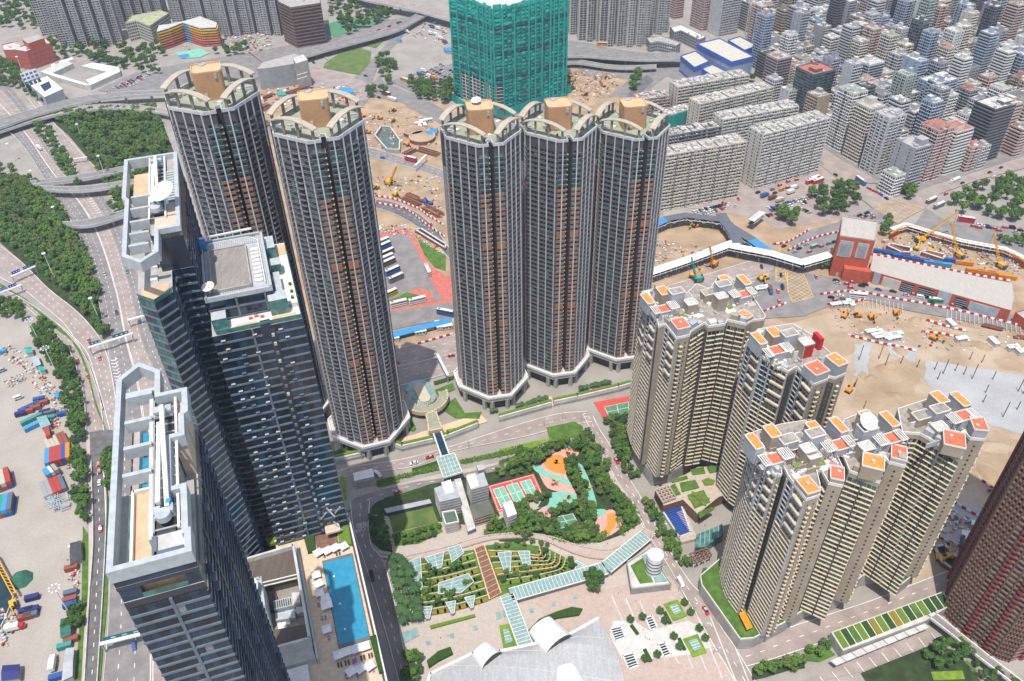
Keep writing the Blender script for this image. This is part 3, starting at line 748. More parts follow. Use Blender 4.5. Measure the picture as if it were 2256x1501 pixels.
T.part('penthouse_skylight', [m_band]).wall([kp(-38.4, 126.6), kp(-38.4, 121.9), kp(-32.6, 121.9)], 228.6, 229.2, 1.0)
T.done()
crane('roof_crane', 'white window cleaning crane with two long jibs on the nearest glass slab roof', (kp(-36.2, 128), kp(-36.2, 171)), 227.8)
# --- rear slab
T = Tower('glass_tower', 'dark glass slab with open grey crown and white dish, behind the nearest glass slab', 'tower', kp(-40, 270, 0), 'dark glass towers above the highway', 100)
body = [kp(-47.7,242),kp(-42.4,236.6),kp(-37,241.2),kp(-37,254.8),kp(-30.2,254.8),kp(-30.2,312),kp(-48.4,312)]
T.part('wall', [m_knavy, m_conc]).prism(body, .1, 214, 0, 1)
kfacade(T,kp(-47.7,242),kp(-42.4,236.6),0,214,3.4,2.4,(1,6,2),(4,4,1),m=m_band)
kfacade(T,kp(-42.4,236.6),kp(-37,241.2),0,214,3.4,2.4,(3,6,0),(4,4,1))
kfacade(T,kp(-37,241.2),kp(-37,254.8),0,214,3.4,3,(3,6),None,bays=(4,10))
kfacade(T,kp(-37,254.8),kp(-30.2,254.8),0,214,3.4,3,(3,6),None,bays=(2.4,))
kfacade(T,kp(-30.2,254.8),kp(-30.2,312),60,220,3.4,3.5,(3,0),None,bays=(5,30),m=m_bandsh)  # east-face shade painted in by the darker band
T.part('upper_wall', [m_knavy, m_conc]).prism(kr(-40, -30.2, 254.9, 311), 214, 228, 0, 1)
ring = [(-47.9,242),(-42.4,236.2),(-37,241.1),(-37,254.9),(-30.2,254.9),(-30.2,312),(-49,312),(-49,281),(-47.9,279)]
ring_beams(T, 'crown_beam', [kp(*p) for p in ring], 1.35, zK-3.6, zK, m_bandl)
for v in (247, 254.5, 262.5, 271.5, 280): beam(T, 'crown_crossbeam', kp(-46, v), kp(-40, v), 1.1, zK-3.2, zK-.01, m_bandl)
T.part('crane_deck', [m_conc, m_dk]).prism(kr(-40, -35, 262, 310), 222, 228.4, 0, 1)
for k in range(12): T.item('louvre', [m_bandl]).prism(kr(-34.6, -31, 276+k*2.0, 277+k*2.0), 227, 228.8)
for v0, v1, m_ in ((256, 265, m_beige), (266, 274, m_beige)): T.item('plant_roof', [m_]).prism(kr(-34.6 if v0 > 260 else -38.5, -31, v0, v1), 224, 228.7)
T.part('penthouse_roof', [m_tanfl]).prism(kr(-46.5, -41, 284, 306), 214, 226)
for v in (248, 256, 264, 273): T.item('terrace_furniture', [m_wfl]).prism(kr(-43.6, -41.4, v+1, v+4.4), 214, 215.2)
T.part('tip_terrace', [m_tanfl]).poly([kp(-46.6, 242.6, 214.2), kp(-42.4, 238, 214.2), kp(-38, 242, 214.2), kp(-38, 247, 214.2), kp(-46.6, 247, 214.2)])
T.part('tip_rail', [m_rail]).wall([kp(-47.6, 242), kp(-42.4, 236.7), kp(-37.1, 241.2)], 214, 215.6, .15)
dish(T.part('dish', [m_wh]), kp(-34, 270.5, 234.5), 4.3, .45, -2.2)
T.done()
crane('roof_crane', 'white window cleaning crane beside the round dish on the rear glass slab roof', (kp(-37.5, 264), kp(-37.5, 311)), 228.6)
# --- hotel block
T = Tower('glass_tower', 'wide dark glass hotel block with plank roof and white stepped terraces, behind the pool deck', 'tower', kp(-14, 272, 72), 'dark glass towers above the highway', 100)
T.part('wall', [m_knavy, m_conc]).prism(kr(-30, 1.1, 246, 299), 60, 190, 0, 1)
T.part('upper_wall', [m_knavy, m_grey]).prism(kr(-29.6, -6.8, 254.6, 294), 190, 199, 0, 1)
kfacade(T,kp(-30,246),kp(-11,246),73,190,4.1,2.7,(3,0,6),(5,3,2),bars=True,t=.95)
kfacade(T,kp(-8.8,246),kp(1.1,246),73,190,4.1,2.7,(3,6,0),(4,4,2),bars=True,t=.95)
T.part('recess_strip', [m_knavy]).prism(kr(-11, -8.8, 245.2, 246.1), 73, 189)
for f in range(28): T.item('recess_ledge', [R_.choice([m_band, m_bandl, m_band])]).prism(kr(-10.4, -9.4, 244.6, 245.3), 75+f*4.1, 76.2+f*4.1)
kfacade(T,kp(1.1,246),kp(1.1,299),60,190,4.1,3,(3,0),None)
kfacade(T,kp(-29.6,254.6),kp(-6.8,254.6),190,199,4.5,2,(6,3),None)
kfacade(T,kp(-6.8,254.6),kp(-6.8,294),190,199,4.5,2,(6,3),None)
T.part('roof_parapet', [m_bandl]).wall(kr(-29.4, -7, 254.8, 293.8), 198.6, 200.4, .8, 0, True)
T.part('roof_walkway', [m_grey]).prism(kr(-28.8, -7.6, 255.4, 293.2), 199, 199.3)
T.part('plank_roof', [m_greyroof]).prism(kr(-27, -13.5, 258, 286), 199.3, 200.2)
T.part('plank_roof_border', [m_conc]).wall(kr(-27, -13.5, 258, 286), 199.3, 200.8, .5, 0, True)
for k in range(9): T.item('roof_unit', [m_wfl]).prism(kr(-12, -9.2, 260+k*2.7, 261.8+k*2.7), 199.3, 200.1)
for k in range(26): T.item('louvre', [m_bandl]).prism(kr(-28.6+k*.8, -28.2+k*.8, 288, 292.6), 199.3, 199.8)
for k in range(22): T.item('louvre', [m_bandl]).prism(kr(-24+k*.8, -23.6+k*.8, 255.6, 257.4), 199.3, 199.8)
T.part('roof_rail', [m_wh]).wall([kp(-8.6, 258), kp(-8.6, 288), kp(-12, 291.5), kp(-27, 291.5)], 199.3, 200.6, .25)
dish(T.part('dish', [m_wfl]), kp(-27.6, 256.6, 203.4), 2.3, .3, -2)
T.part('gondola_arm', [m_wh]).bar(kp(-29.4, 291, 203.5), kp(-10, 292, 203.5), .6); T.part('gondola_base', [m_blue]).prism(kr(-30, -27.6, 288, 293), 199, 203)
# stepped terraces
T.part('terrace', [m_wfl]).prism(kr(-6.4, 1, 256, 299), 190, 190.5); T.part('terrace', [m_wfl]).prism(kr(-28, 1, 246.6, 253.5), 190, 190.4)
T.part('terrace_deck', [m_tanfl]).prism(kr(-9, -.5, 247, 250), 190.4, 190.6); T.part('terrace_deck', [m_tanfl]).prism(kr(-22, -14, 247, 249.4), 190.4, 190.6); T.part('terrace_deck', [m_tanfl]).prism(kr(-3, .8, 290, 298), 190.5, 190.7)
for u0,u1,v0,v1,hh in ((-29,-24,248,253,5),(-9,-2.5,250.5,256,6.5),(-6,-2,276,281,5),(-6.4,-3,288,297,5.5),(-5.8,-3.4,258,272,4.4)):
 T.item('glass_pavilion', [g_tealL, m_bandl]).prism(kr(u0, u1, v0, v1), 190.4, 190.4+hh, 0, 1)
T.part('terrace_rail', [m_rail]).wall([kp(-28.5, 246.2), kp(.9, 246.2), kp(.9, 298)], 190.4, 192, .15)
for p in ((-.6, 259), (-.4, 263), (-.4, 268)): T.item('planter', [m_grass]).cyl(kp(*p, 190.5), .6, 1, 8)
for p in ((-17, 251), (-15, 251.6), (-13, 250.6)): T.item('terrace_sofa', [m_redp]).prism(kr(p[0], p[0]+1.4, p[1], p[1]+.9), 190.4, 191.2)
T.item('terrace_notch', [m_knavy]).prism(kr(-13.5, -10, 245.7, 248.6), 185, 190.9)
# folded glass entrance
for k, (u, z) in enumerate(((-9.5, 84), (-6.2, 90), (-3.2, 85.5), (-4.6, 80))): T.item('entrance_fin', [m_bandl]).bar(kp(u, 244.4, z), kp(u+2.6, 242.6, z+(-1)**k*5), .5)
T.part('entrance_canopy', [m_beige]).prism(kr(-9, -2.6, 241.5, 246), 76, 77)
T.done()
# ---------------------------------------------------------------- the beige towers on the right
m_wft = mat('tan tower wall', (.40,.335,.255), .8, (.345,.285,.215), .15)
m_wfg = mat('pale grey tower wall', (.43,.44,.455), .75, (.37,.38,.395), .15)
m_wfb = mat('cream balcony', (.60,.51,.37), .75, (.52,.44,.32), .4)
m_wfr = mat('cream rim', (.74,.71,.66), .7, (.66,.63,.585), .4)
m_wroof = mat('tower roof floor', (.36,.32,.28), .9, (.26,.23,.205), .4)
m_terra = mat('terracotta roof', (.60,.17,.085), .9, (.50,.135,.07), .5)
m_terra2 = mat('orange roof', (.70,.29,.07), .9, (.60,.23,.05), .9)
m_wfdark = mat('shaft wall', (.10,.095,.09), .8, (.08,.075,.07), .3)  # dark tone also puts recess shade into the slots between wings
def face_style(T,p0,p1,z0,z1,style):
 d,n,l = norm2(p0,p1); A = Vector((p0[0],p0[1],0)); fh = 2.95; nf = max(1,int(round((z1-z0)/fh))); h = (z1-z0)/nf
 if style == 'side':       # blue glazed flank with projecting cream terraces
  up = nf-9
  windows(T,p0,p1,z0,z1,fh,2.2,.84,.22,.92,(6,3,1,0),(4,4,2,2),edge=.9)
  for f in range(nf):
   z = z0+f*h
   pbox(T.item('slab_edge', [m_wfg if f > up else m_wfb]), A, d, n, .5, l*.97, z, z+(.3 if f > up else .36), 0, .45 if f > up else .7)
   if f > up and f % 2 == 0: pbox(T.item('balcony', [m_wfb]), A, d, n, l*.5, l*.98, z, z+1.0, 0, 1.5)
  pilasters(T,p0,p1,z0,z1,(.03,.36,.97),.8,.5,m_wfg)
 elif style == 'front':    # bare wall with a column of small windows and a strip of stacked balconies
  windows(T,p0,p1,z0,z1,fh,l*.5,.16,.35,.8,(0,3),None,edge=.3)
  for f in range(nf):
   z = z0+f*h; pbox(T.item('balcony', [m_wfb]), A, d, n, l*.30, l*.52, z, z+.6, 0, 1.2)
  T.item('shaft', [m_wfdark]).poly(wq(A, d, n, l*.30, l*.52, z0, z1-9, .05))
 elif style == 'bare':
  windows(T,p0,p1,z0,z1,fh,l,.14,.4,.75,(0,),None,edge=.1)
 elif style == 'balc':     # full-width cream balconies over green glass
  windows(T,p0,p1,z0,z1,fh,1.9,.86,.16,.96,(5,1,0,3),(5,3,3,1),edge=.3)
  for f in range(nf):
   z = z0+f*h; up = f > nf-5; k = .5 if f % 2 else .0
   pbox(T.item('balcony', [m_wfb]), A, d, n, .1, l*.48, z, z+.30, 0, .7+k*.3)
   pbox(T.item('balcony', [m_wfb]), A, d, n, l*.53, l-.1, z+.25, z+.55, 0, .9)
  pilasters(T, p0, p1, z0, z1, (.5,), .7, .35, m_wfdark, 'drain_shaft')
 elif style == 'dark':  # slot between wings: recess shade painted as a dark sheet
  T.item('shaft', [m_wfdark]).poly(wq(A, d, n, .02, l-.02, z0, z1, .04))
  windows(T,p0,p1,z0,z1,fh,l,.2,.35,.7,(4,),None,edge=.1,off=.1)
def wf_block(name_label,poly,styles,z,zb,group,mats=None):
 """styles: one word per edge of the outline, '-' for none"""
 c = sum((Vector((p[0],p[1],0)) for p in poly),Vector())/len(poly)
 T = Tower('residential_tower', name_label, 'tower', (c.x, c.y, zb), group, 100)
 a = sum(poly[i-1][0]*poly[i][1]-poly[i][0]*poly[i-1][1] for i in range(len(poly)))
 assert a > 0,name_label
 T.part('wall', [m_wft, m_wroof]).prism(poly, zb, z, 0, 1)
 for i,s in enumerate(styles):
  if s != '-': face_style(T, poly[i], poly[(i+1) % len(poly)], zb, z-2.5 if s != 'side' else z-1, s)
 for i,s in enumerate(styles):       # each wing end rises above the roof as a block with its own coloured top
  p0,p1 = poly[i],poly[(i+1) % len(poly)]; d,n,l = norm2(p0,p1)
  if s in ('front', 'bare') and l > 4:
   A = Vector((*p0,0))+d*.15; B = Vector((*p1,0))-d*.15; dp = min(8.5,l*1.35); hh = R_.choice((3.2,5.5,7)); P = [A-n*.12,B-n*.12,B-n*dp,A-n*dp]
   T.item('wing_top', [R_.choice([m_wft, m_wfg]), R_.choice([m_terra, m_terra2])]).prism(P, z, z+hh, 0, 1); T.item('wing_rim', [m_wfr]).wall([(v.x, v.y) for v in P], z+hh, z+hh+.8, .3, 0, True); T.item('wing_vent', [m_conc_l]).box((*(P[0].lerp(P[2], R_.uniform(.35, .65)))[:2], z+hh), 1.2, 1.2, .9, A18)
  elif s in ('balc', 'side') and l > 8:
   A = Vector((*p0, 0)); pbox(T.item('roof_screen', [R_.choice([m_wft, m_wfg, m_wfr])]), A, d, n, l*.1, l*.5, z, z+R_.choice((2.6, 4)), -3.4, -.4); pbox(T.item('roof_screen', [m_wfg]), A, d, n, l*.62, l*.9, z, z+R_.choice((1.8, 3.4)), -2.6, -.4)
 T.part('parapet', [m_wfr]).wall(offset(poly, -.05), z-.3, z+1.3, .35, 0, True)
 return T
def roof_block(T,c,su,sv,z,h,top,wallm=None,slats=None):
 """a lift or stair block with a coloured roof and white rim, turned with the tower grid"""
 su *= 1.12; sv *= 1.12; h *= R_.uniform(.7,1.15); p = rect(c,su,sv,A18); r = (wallm or m_wfg)
 T.item('roof_block', [r, top]).prism(p, z, z+h, 0, 1); T.item('roof_rim', [m_wfr]).wall(p, z+h, z+h+.7, .35, 0, True)
def pergola(T,c,su,sv,z,h,n=7):
 for k in range(n):
  o = U_*((k/(n-1)-.5)*su); q1 = Vector((*c,z+h))+o-V_*sv/2; q2 = Vector((*c,z+h))+o+V_*sv/2
  T.item('pergola_slat', [m_wfr]).bar(q1, q2, .4)
 for s in (-1, 1): T.item('pergola_beam', [m_wfr]).bar(Vector((*c, z+h-.3))-U_*su/2+V_*sv/2*s, Vector((*c, z+h-.3))+U_*su/2+V_*sv/2*s, .5)
 for a in (-1,1):
  for b in (-1,1):
   p = Vector((*c, z))+U_*su/2*a+V_*sv/2*b; T.item('pergola_post', [m_wfg]).bar(p, p+Vector((0, 0, h)), .4)
def wf_roof(T,c,z,mir=1,dishy=False,garden=True,blue=False):
 """the usual roof of one cross-shaped tower: orange blocks at the wing ends, terrace and pergola in the middle"""
 c = Vector((*c,0))
 def at(u,v): p = c+U_*u*mir+V_*v; return (p.x,p.y)
 roof_block(T,at(-8,-1),6.5,5,z,5,m_terra); pergola(T,at(-2.6,-1),4.6,6,z,6,6); pergola(T,at(-12.6,-1.2),3,6,z,5.6,4)
 roof_block(T,at(-13,7),3.6,8,z,7.5,m_terra2); roof_block(T,at(-3,9.5),4.4,6.5,z,8,m_terra2,m_wft)
 roof_block(T,at(6.5,-3),5,4.4,z,7,m_conc_l,m_wft); roof_block(T,at(7.6,6),7,4.5,z,4,m_wroof,m_wft); roof_block(T,at(1.5,4),6.5,4.4,z,9,m_wroof,m_wfg)
 for k in range(26):
  p = at(R_.uniform(-12, 12), R_.uniform(-9, 9)); T.item('roof_unit', [R_.choice([m_wfr, m_grey, m_conc, m_wh])]).box((*p, z), R_.uniform(.8, 2.2), R_.uniform(.8, 2.2), R_.uniform(.7, 1.8), A18)
 for k in range(7):
  a_, b_ = R_.uniform(-13, 11), R_.uniform(-9, 8); L_ = R_.uniform(3, 7); t_ = R_.choice((0, 1)); p1, p2 = at(a_, b_), at(a_+(L_ if t_ else 0), b_+(0 if t_ else L_)); T.item('roof_wall', [R_.choice([m_wfr, m_wfg, m_wft])]).bar((*p1, z+1.4), (*p2, z+1.4), .4, 2.8)
 for k in range(4): T.item('terrace_patch', [R_.choice([m_terra, m_wfl, m_conc, m_conc_l])]).prism(rect(at(R_.uniform(-12, 10), R_.uniform(-8, 8)), R_.uniform(3, 6), R_.uniform(2.5, 4), A18), z, z+.15+.02*k)
 for k in range(4):
  p = at(R_.uniform(-12, 12), R_.uniform(-9, 9)); T.item('antenna', [m_grey]).bar((*p, z), (*p, z+9), .18)
 if garden:
  p = at(2.5, -4.5); T.item('roof_garden', [m_grass, m_grass_l]).prism(rect(p, 5, 2.4, A18), z, z+.8, 0, 1)
  T.item('roof_terrace', [m_wfl]).prism(rect(at(2, -7), 5.5, 3, A18), z, z+.3)
 if blue: T.part('blue_canopy', [m_blue]).box((*at(-4, 4.6), z+2.2), 3.4, 3.0, .25, A18)
 if dishy: dish(T.part('dish', [m_wh]), Vector((*at(1.5, 5), z+12)), 4.0, .55, -1.1)
GRP = 'beige residential towers with terracotta roof blocks'
W1 = [(68.9,351.7),(70.1,337.7),(73.4,326.7),(73.3,322.2),(77,324.2),(80.7,312.8),(87.6,314.9),(88.8,317.8),(96.9,324.5),(98.1,321.4),(106.9,323.1),(108.9,326.4),(117.4,322.8),(121.4,325.7),(127,326.5),(128.4,328.5),(125.6,350.9),(117.2,364.8),(110.9,362.7),(105,352.7),(99.1,358),(89.9,346.6),(82.1,356.9)]
T = wf_block('beige tower beside the tennis court with pale grey flank and terracotta roof blocks', W1, 'side side dark - side front dark balc dark balc dark balc front - front - - - - - - - side'.split(), 113, 12, GRP)
wf_roof(T,(84,335),113); wf_roof(T,(112,342),113,-1,garden=True); T.done()
W2 = [(114.5,309),(118.6,297.9),(128.5,286.2),(131,288.3),(133.3,289.5),(137.5,277.1),(145.1,280.6),(146.3,282.4),(148.7,281.3),(154.3,284.1),(153.9,294.1),(149.7,304.2),(148.8,310.8),(140,322),(122,318)]
T = wf_block('beige tower with red roof block, behind the front three near the sand pit', W2, 'side side dark dark side front dark dark front - - - - - side'.split(), 113, 8, GRP)
wf_roof(T, (132, 300), 113, garden=False); T.item('roof_block', [m_red]).box((140, 298, 113), 5, 2.4, 7.2, A18); T.item('roof_block', [m_red]).box((147, 305, 113), 2, 6, 7, A18); T.done()
WA = [(104.2,251.5),(103.8,240.1),(104.6,234.2),(107.9,226.3),(110.3,227.1),(111.0,231.5),(112.2,231),(112.6,226.5),(116.4,213.7),(122.4,215.7),(124.2,221),(125.2,229.5),(127.0,229),(128,222),(133.3,220.3),(136.4,228.6),(136,244),(129,258),(118,256)]
T = wf_block('beige tower with pale grey flank and blue roof canopy, nearest to the forecourt garden', WA, 'side side side front dark dark dark side front balc dark dark balc bare dark - - - -'.split(), 109, 10, GRP)
wf_roof(T,(115,236),109,garden=True); wf_roof(T,(129,238),109,-1,garden=True,blue=True); T.done()
WB = [(138.6,228.4),(149,221.9),(152,229.5),(152.6,237),(155.4,236.3),(156.6,232.6),(162.5,230.3),(165.6,238.5),(163,252),(155,262),(146,258),(139,244)]
T = wf_block('beige tower carrying a big white roof dish, in the middle of the front three', WB, 'balc bare dark dark balc bare balc - - - - -'.split(), 109, 10, GRP)
wf_roof(T,(152,241),109,-1,dishy=True,garden=False); T.done()
WC = [(168.6,249.6),(176,248.8),(182.3,241.3),(188,234.4),(191.4,243.5),(192,252),(195,251.4),(196.2,245.4),(202.2,244.4),(207,253),(200,264),(188,270),(172,264)]
T = wf_block('beige tower with red roof garden, rightmost of the front three beside the muddy pit', WC, 'balc balc balc bare dark dark balc bare balc - - - -'.split(), 109, 10, GRP)
wf_roof(T,(188,253),109,-1,garden=True); T.done()
# shared base
def podium(name, label, poly, z, m, mt, group=None, z0=.1, cat='podium'):
 c = sum((Vector((p[0],p[1],0)) for p in poly),Vector())/len(poly)
 T = Tower(name,label,cat,(c.x,c.y,z0),group,60)
 T.part('wall', [m, mt]).prism(poly, z0, z, 0, 1); T.part('parapet', [m_wfr]).wall(offset(poly, -.2), z, z+1.0, .4, 0, True)
 return T
zb = 9
T = podium('podium', 'grey podium with planted rim under the tower beside the tennis court', gp("1395,955 1392,985 1438,1048 1480,1040 1528,1012 1545,1000 1600,1020 1630,1000 1690,960 1690,880 1560,850 1420,880", None, zb), zb, m_conc, m_grass); T.done()
T = podium('podium', 'long grey podium with planted rim under the front beige towers', gp("1542,1270 1545,1290 1630,1410 1660,1408 1725,1375 1780,1340 1850,1318 1900,1270 1960,1260 1985,1290 2010,1270 2020,1230 1900,1150 1700,1180 1600,1220", None, zb), zb, m_conc, m_grass)
T.part('awning', [m_orange]).prism(gp("1628,1352 1640,1345 1658,1382 1646,1388", None, zb+3), zb+2.6, zb+3)
T.done()
# ---------------------------------------------------------------- brown tower at the edge of the picture
m_brn = mat('brown pink spandrel', (.33,.19,.145), .7, (.27,.155,.12), .3)
m_brn2 = mat('brown fin', (.20,.105,.075), .6, (.165,.085,.06), .3)
m_red2 = mat('dark red panel', (.24,.065,.06), .7, (.2,.055,.05), .3)
BR = [(212,231),(216,222.3),(226.5,206.7),(232.7,204),(262,212),(268,240),(250,262),(228,256)]
T = Tower('residential_tower', 'brown tower with pinkish spandrels and dark red balconies, cut by the edge of the picture', 'tower', (240, 232, 0), None, 100)
T.part('wall', [mat('brown wall', (.085,.06,.055), .7, (.06,.045,.04), .3), m_conc]).prism(BR, .1, 195, 0, 1)
for i in range(8):
 p0,p1 = BR[i],BR[(i+1) % 8]
 if not seen(p0,p1,90,-.1): continue
 d,n,l = norm2(p0,p1); A = Vector((p0[0],p0[1],0)); nf = 62; h = 195/nf; red = i == 2
 windows(T,p0,p1,0,195,h,2.1,.72,.38,.96,(5,0,1),(3,4,2),edge=.2)
 for f in range(nf):
  pbox(T.item('spandrel', [m_brn]), A, d, n, 0, l, f*h, f*h+1.05, 0, .3)
  if l > 12:
   for k in (.18, .72): pbox(T.item('balcony', [m_red2]), A, d, n, l*k, l*k+2.4, f*h, f*h+1.1, 0, 1.3)
 pilasters(T, p0, p1, 0, 195, [k/5 for k in range(6)], .55, .55, m_brn2, 'fin')
T.done()
# ---------------------------------------------------------------- tower wrapped in green netting
nets = [mat('green netting', (.02,.27,.235), .9, (.012,.19,.17), .25), mat('bright green netting', (.02,.36,.30), .9, (.015,.28,.24), .25), mat('dull green netting', (.05,.19,.175), .9, (.03,.13,.125), .25), mat('dark green netting', (.02,.12,.13), .9, (.015,.09,.10), .25)]
SC = [(-57.5,893),(-50,886),(-22,856),(-13,843),(-4,845),(30,863),(50,877),(64,884),(66,935),(40,960),(-30,955),(-58,925)]
T = Tower('scaffolded_tower', 'half-built tower block wrapped in green netting with ragged top and bare lattice at the foot', 'tower', (0, 890, 0), None, 100)
T.part('wall', [mat('netted concrete', (.10,.11,.11), .9), m_conc_l]).prism(offset(SC, -1.2), .1, 109, 0, 1)
for i in range(len(SC)):
 p0,p1 = SC[i],SC[(i+1) % len(SC)]
 if not seen(p0,p1,60,-.1): continue
 d,n,l = norm2(p0,p1); A = Vector((p0[0],p0[1],0)); nb = max(1,int(l/5.2)); w = l/nb; nf = 29; h = 3.75
 for f in range(nf):
  base = i in (1,2,3) and f < 8
  for k in range(nb):
   z = 2+f*h; s = k*w
   if base:
    T.item('lattice_post', [m_wfr if k % 2 else m_conc]).bar(A+d*(s+w*.2)+n*.1+Vector((0, 0, z)), A+d*(s+w*.2)+n*.1+Vector((0, 0, z+h)), .8)
    T.item('lattice_bar', [m_conc_l]).bar(A+d*s+n*.1+Vector((0, 0, z)), A+d*(s+w)+n*.1+Vector((0, 0, z)), .5); continue
   m = nets[3] if f in (9,16,23) else (nets[1] if f > 23 or R_.random() < .12 else R_.choice([nets[0],nets[0],nets[2],nets[0]]))
   o = [R_.uniform(.1,1.3) for _ in range(4)]; top = z+h+(R_.uniform(0,3) if f == nf-1 else 0)
   mb = T.item('netting_panel', [m]); c = [A+d*s+n*o[0], A+d*(s+w)+n*o[1], A+d*(s+w)+n*o[2], A+d*s+n*o[3]]
   mid_ = sum(c,Vector())/4+n*R_.uniform(.4,1.3); zs = (z,z,top,top)
   cc = [Vector((c[j].x,c[j].y,zs[j]+R_.uniform(-.3,.3))) for j in range(4)]; mm = Vector((mid_.x,mid_.y,z+h*.45))
   n0 = len(mb.v); mb.v += [tuple(v) for v in cc]+[tuple(mm)]
   for j in range(4): mb.f.append((n0+j,n0+(j+1) % 4,n0+4)); mb.m.append(0)
 for t in ((.0,) if l < 14 else (.0, .36, .8)): T.item('netting_strip', [nets[1]]).bar(A+d*l*t+n*1.4+Vector((0, 0, 1)), A+d*l*t+n*1.4+Vector((0, 0, 110)), 1.6)
for k in range(14): T.item('roof_scaffold', [R_.choice([nets[1], m_conc_l, m_rust])]).box((R_.uniform(-45, 55), R_.uniform(875, 930), 109), R_.uniform(3, 12), R_.uniform(3, 8), R_.uniform(2, 6), R_.random())
T.done()
T = Tower('site_hoarding', 'tall green netted hoarding at the foot of the netting-wrapped tower', 'hoarding', g(1180, 240), None, 60)
pl = [g(1000,215)-Vector((6,0,0)),g(1040,255),g(1110,262),g(1258,205),g(1262,190)]
for a,b in zip(pl[:-1],pl[1:]):
 d,n,l = norm2(a,b); k = max(1,int(l/7))
 for j in range(k): pbox(T.item('netting_panel', [nets[1] if R_.random() < .8 else nets[0]]), Vector((a.x, a.y, 0)), d, n, l*j/k, l*(j+1)/k-.1, 0, 9.5, 0, .5)
T.done()
# ---------------------------------------------------------------- old tenement slabs
m_ten = [mat('cream tenement', (.64,.585,.49), .9, (.44,.40,.34), .5, 8, lo=.3, hi=.6), mat('grey tenement', (.50,.48,.46), .9, (.34,.325,.31), .5, 8, lo=.3, hi=.6), mat('white tenement', (.68,.655,.60), .9, (.48,.455,.42), .5, 8, lo=.3, hi=.6), mat('pink tenement', (.54,.42,.36), .9, (.36,.27,.235), .5, 8, lo=.3, hi=.6), mat('dark tenement', (.22,.22,.225), .9, (.14,.14,.145), .5, 8, lo=.3, hi=.6)]
m_troof = mat('stained roof', (.50,.47,.42), .95, (.33,.31,.28), .18, 9, lo=.3, hi=.65)
def tenement(label,pl,pr,z,depth,mi,seg=6,net=None):
 a = g(*pl,z); b = g(*pr,z); a.z = b.z = 0; d,n,l = norm2(a,b); ang = math.atan2(d.y,d.x)
 T = Tower('tenement_block', label, 'apartment block', ((a+b)/2-n*depth/2)[:2]+(0,), 'old slab blocks of flats', 60)
 out = [a,b,b-n*depth,a-n*depth]; M = m_ten[mi]
 T.part('wall', [M, m_troof]).prism(out, .1, z, 0, 1); nf = int(z/3.05); h = z/nf
 T.part('parapet', [M]).wall(offset(out, -.2), z, z+1.1, .4, 0, True)
 for i,(p0,p1) in enumerate(((a,b),(b,out[2]),(out[3],a))):
  if not seen(p0,p1,30,-.05): continue
  if i == 0:
   windows(T,p0,p1,0,z,h,2.6,.8,.42,.94,(0,4,3,1),(5,2,2,1),edge=.3)
   dd,nn,ll = norm2(p0,p1); A = Vector((p0.x,p0.y,0))
   for f in range(nf):
    pbox(T.item('balcony_band', [M]), A, dd, nn, .15, ll-.15, f*h, f*h+1.15, 0, .55)
    for k in range(int(ll/2.6)):
     if R_.random() < .45: pbox(T.item('air_conditioner', [R_.choice([m_wfr, m_grey, m_conc_l])]), A, dd, nn, k*2.6+.9, k*2.6+1.9, f*h+1.2, f*h+1.9, .1, .95)
   for k in range(seg+1): pbox(T.item('party_wall', [m_ten[4] if 0 < k < seg else M]), A, dd, nn, ll*k/seg-.35 if k else 0, ll*k/seg+.35 if k < seg else ll, 0, z+.3, 0, .75)
  else:
   windows(T,p0,p1,0,z,h,3.4,.4,.35,.8,(0,3),None,edge=.6)
   pilasters(T,p0,p1,0,z,(.32,.68),.5,.5,M)
 for k in range(1, seg): T.item('roof_joint', [m_ten[4]]).bar(a+d*l*k/seg+Vector((0, 0, z+.5)), a+d*l*k/seg-n*depth+Vector((0, 0, z+.5)), .5, 1.0)
 ins = offset(out,-1.6)
 roof_clutter(T,ins,z,int(l*.55),[m_wfr,m_conc,m_conc_l,m_grey,m_troof,m_ten[0],m_conc_l],ang,.6,2.6,1,4)
 for k in range(seg):
  p = a+d*l*(k+.5)/seg-n*depth*R_.uniform(.35, .6); T.item('stair_head', [M, m_troof]).box((p.x, p.y, z), 4.2, 5, 2.8, ang, 0, 1)
  q2 = p+d*1.2; T.item('water_tank', [m_wfr]).cyl((q2.x, q2.y, z+2.8), .9, 1.2, 10)
 if net: pbox(T.part('netting', [nets[1]]), Vector((a.x, a.y, 0)), d, n, -1, l*.98, 4, z+.5, .8, 1.2)
 T.done()
tenement('cream slab block of flats directly behind the rightmost arched-crown tower, facing the car park', (1461,346), (1645,314), 53, 17, 0, 6)
tenement('tall grey-white slab block of flats at the corner of the tree-lined avenue', (1681,299), (1829,262), 53, 19, 2, 6)
tenement('dark stained slab block of flats behind the cream one facing the car park', (1462,304), (1590,281), 52, 15, 4, 4)
tenement('cream slab block with dish on its roof, second row behind the avenue corner', (1593,266), (1760,236), 52, 17, 2, 5)
tenement('cream slab block of flats, third row from the avenue corner', (1542,232), (1704,194), 52, 17, 0, 5)
tenement('cream slab block of flats, rearmost row beside the blue sports hall', (1494,194), (1651,167), 50, 17, 0, 5)
tenement('short weathered slab block of flats beside the curving street', (1409,222), (1478,212), 40, 15, 3, 3)
tenement('low slab block half covered by bright green netting', (1455,262), (1530,240), 34, 14, 1, 2, net=True)
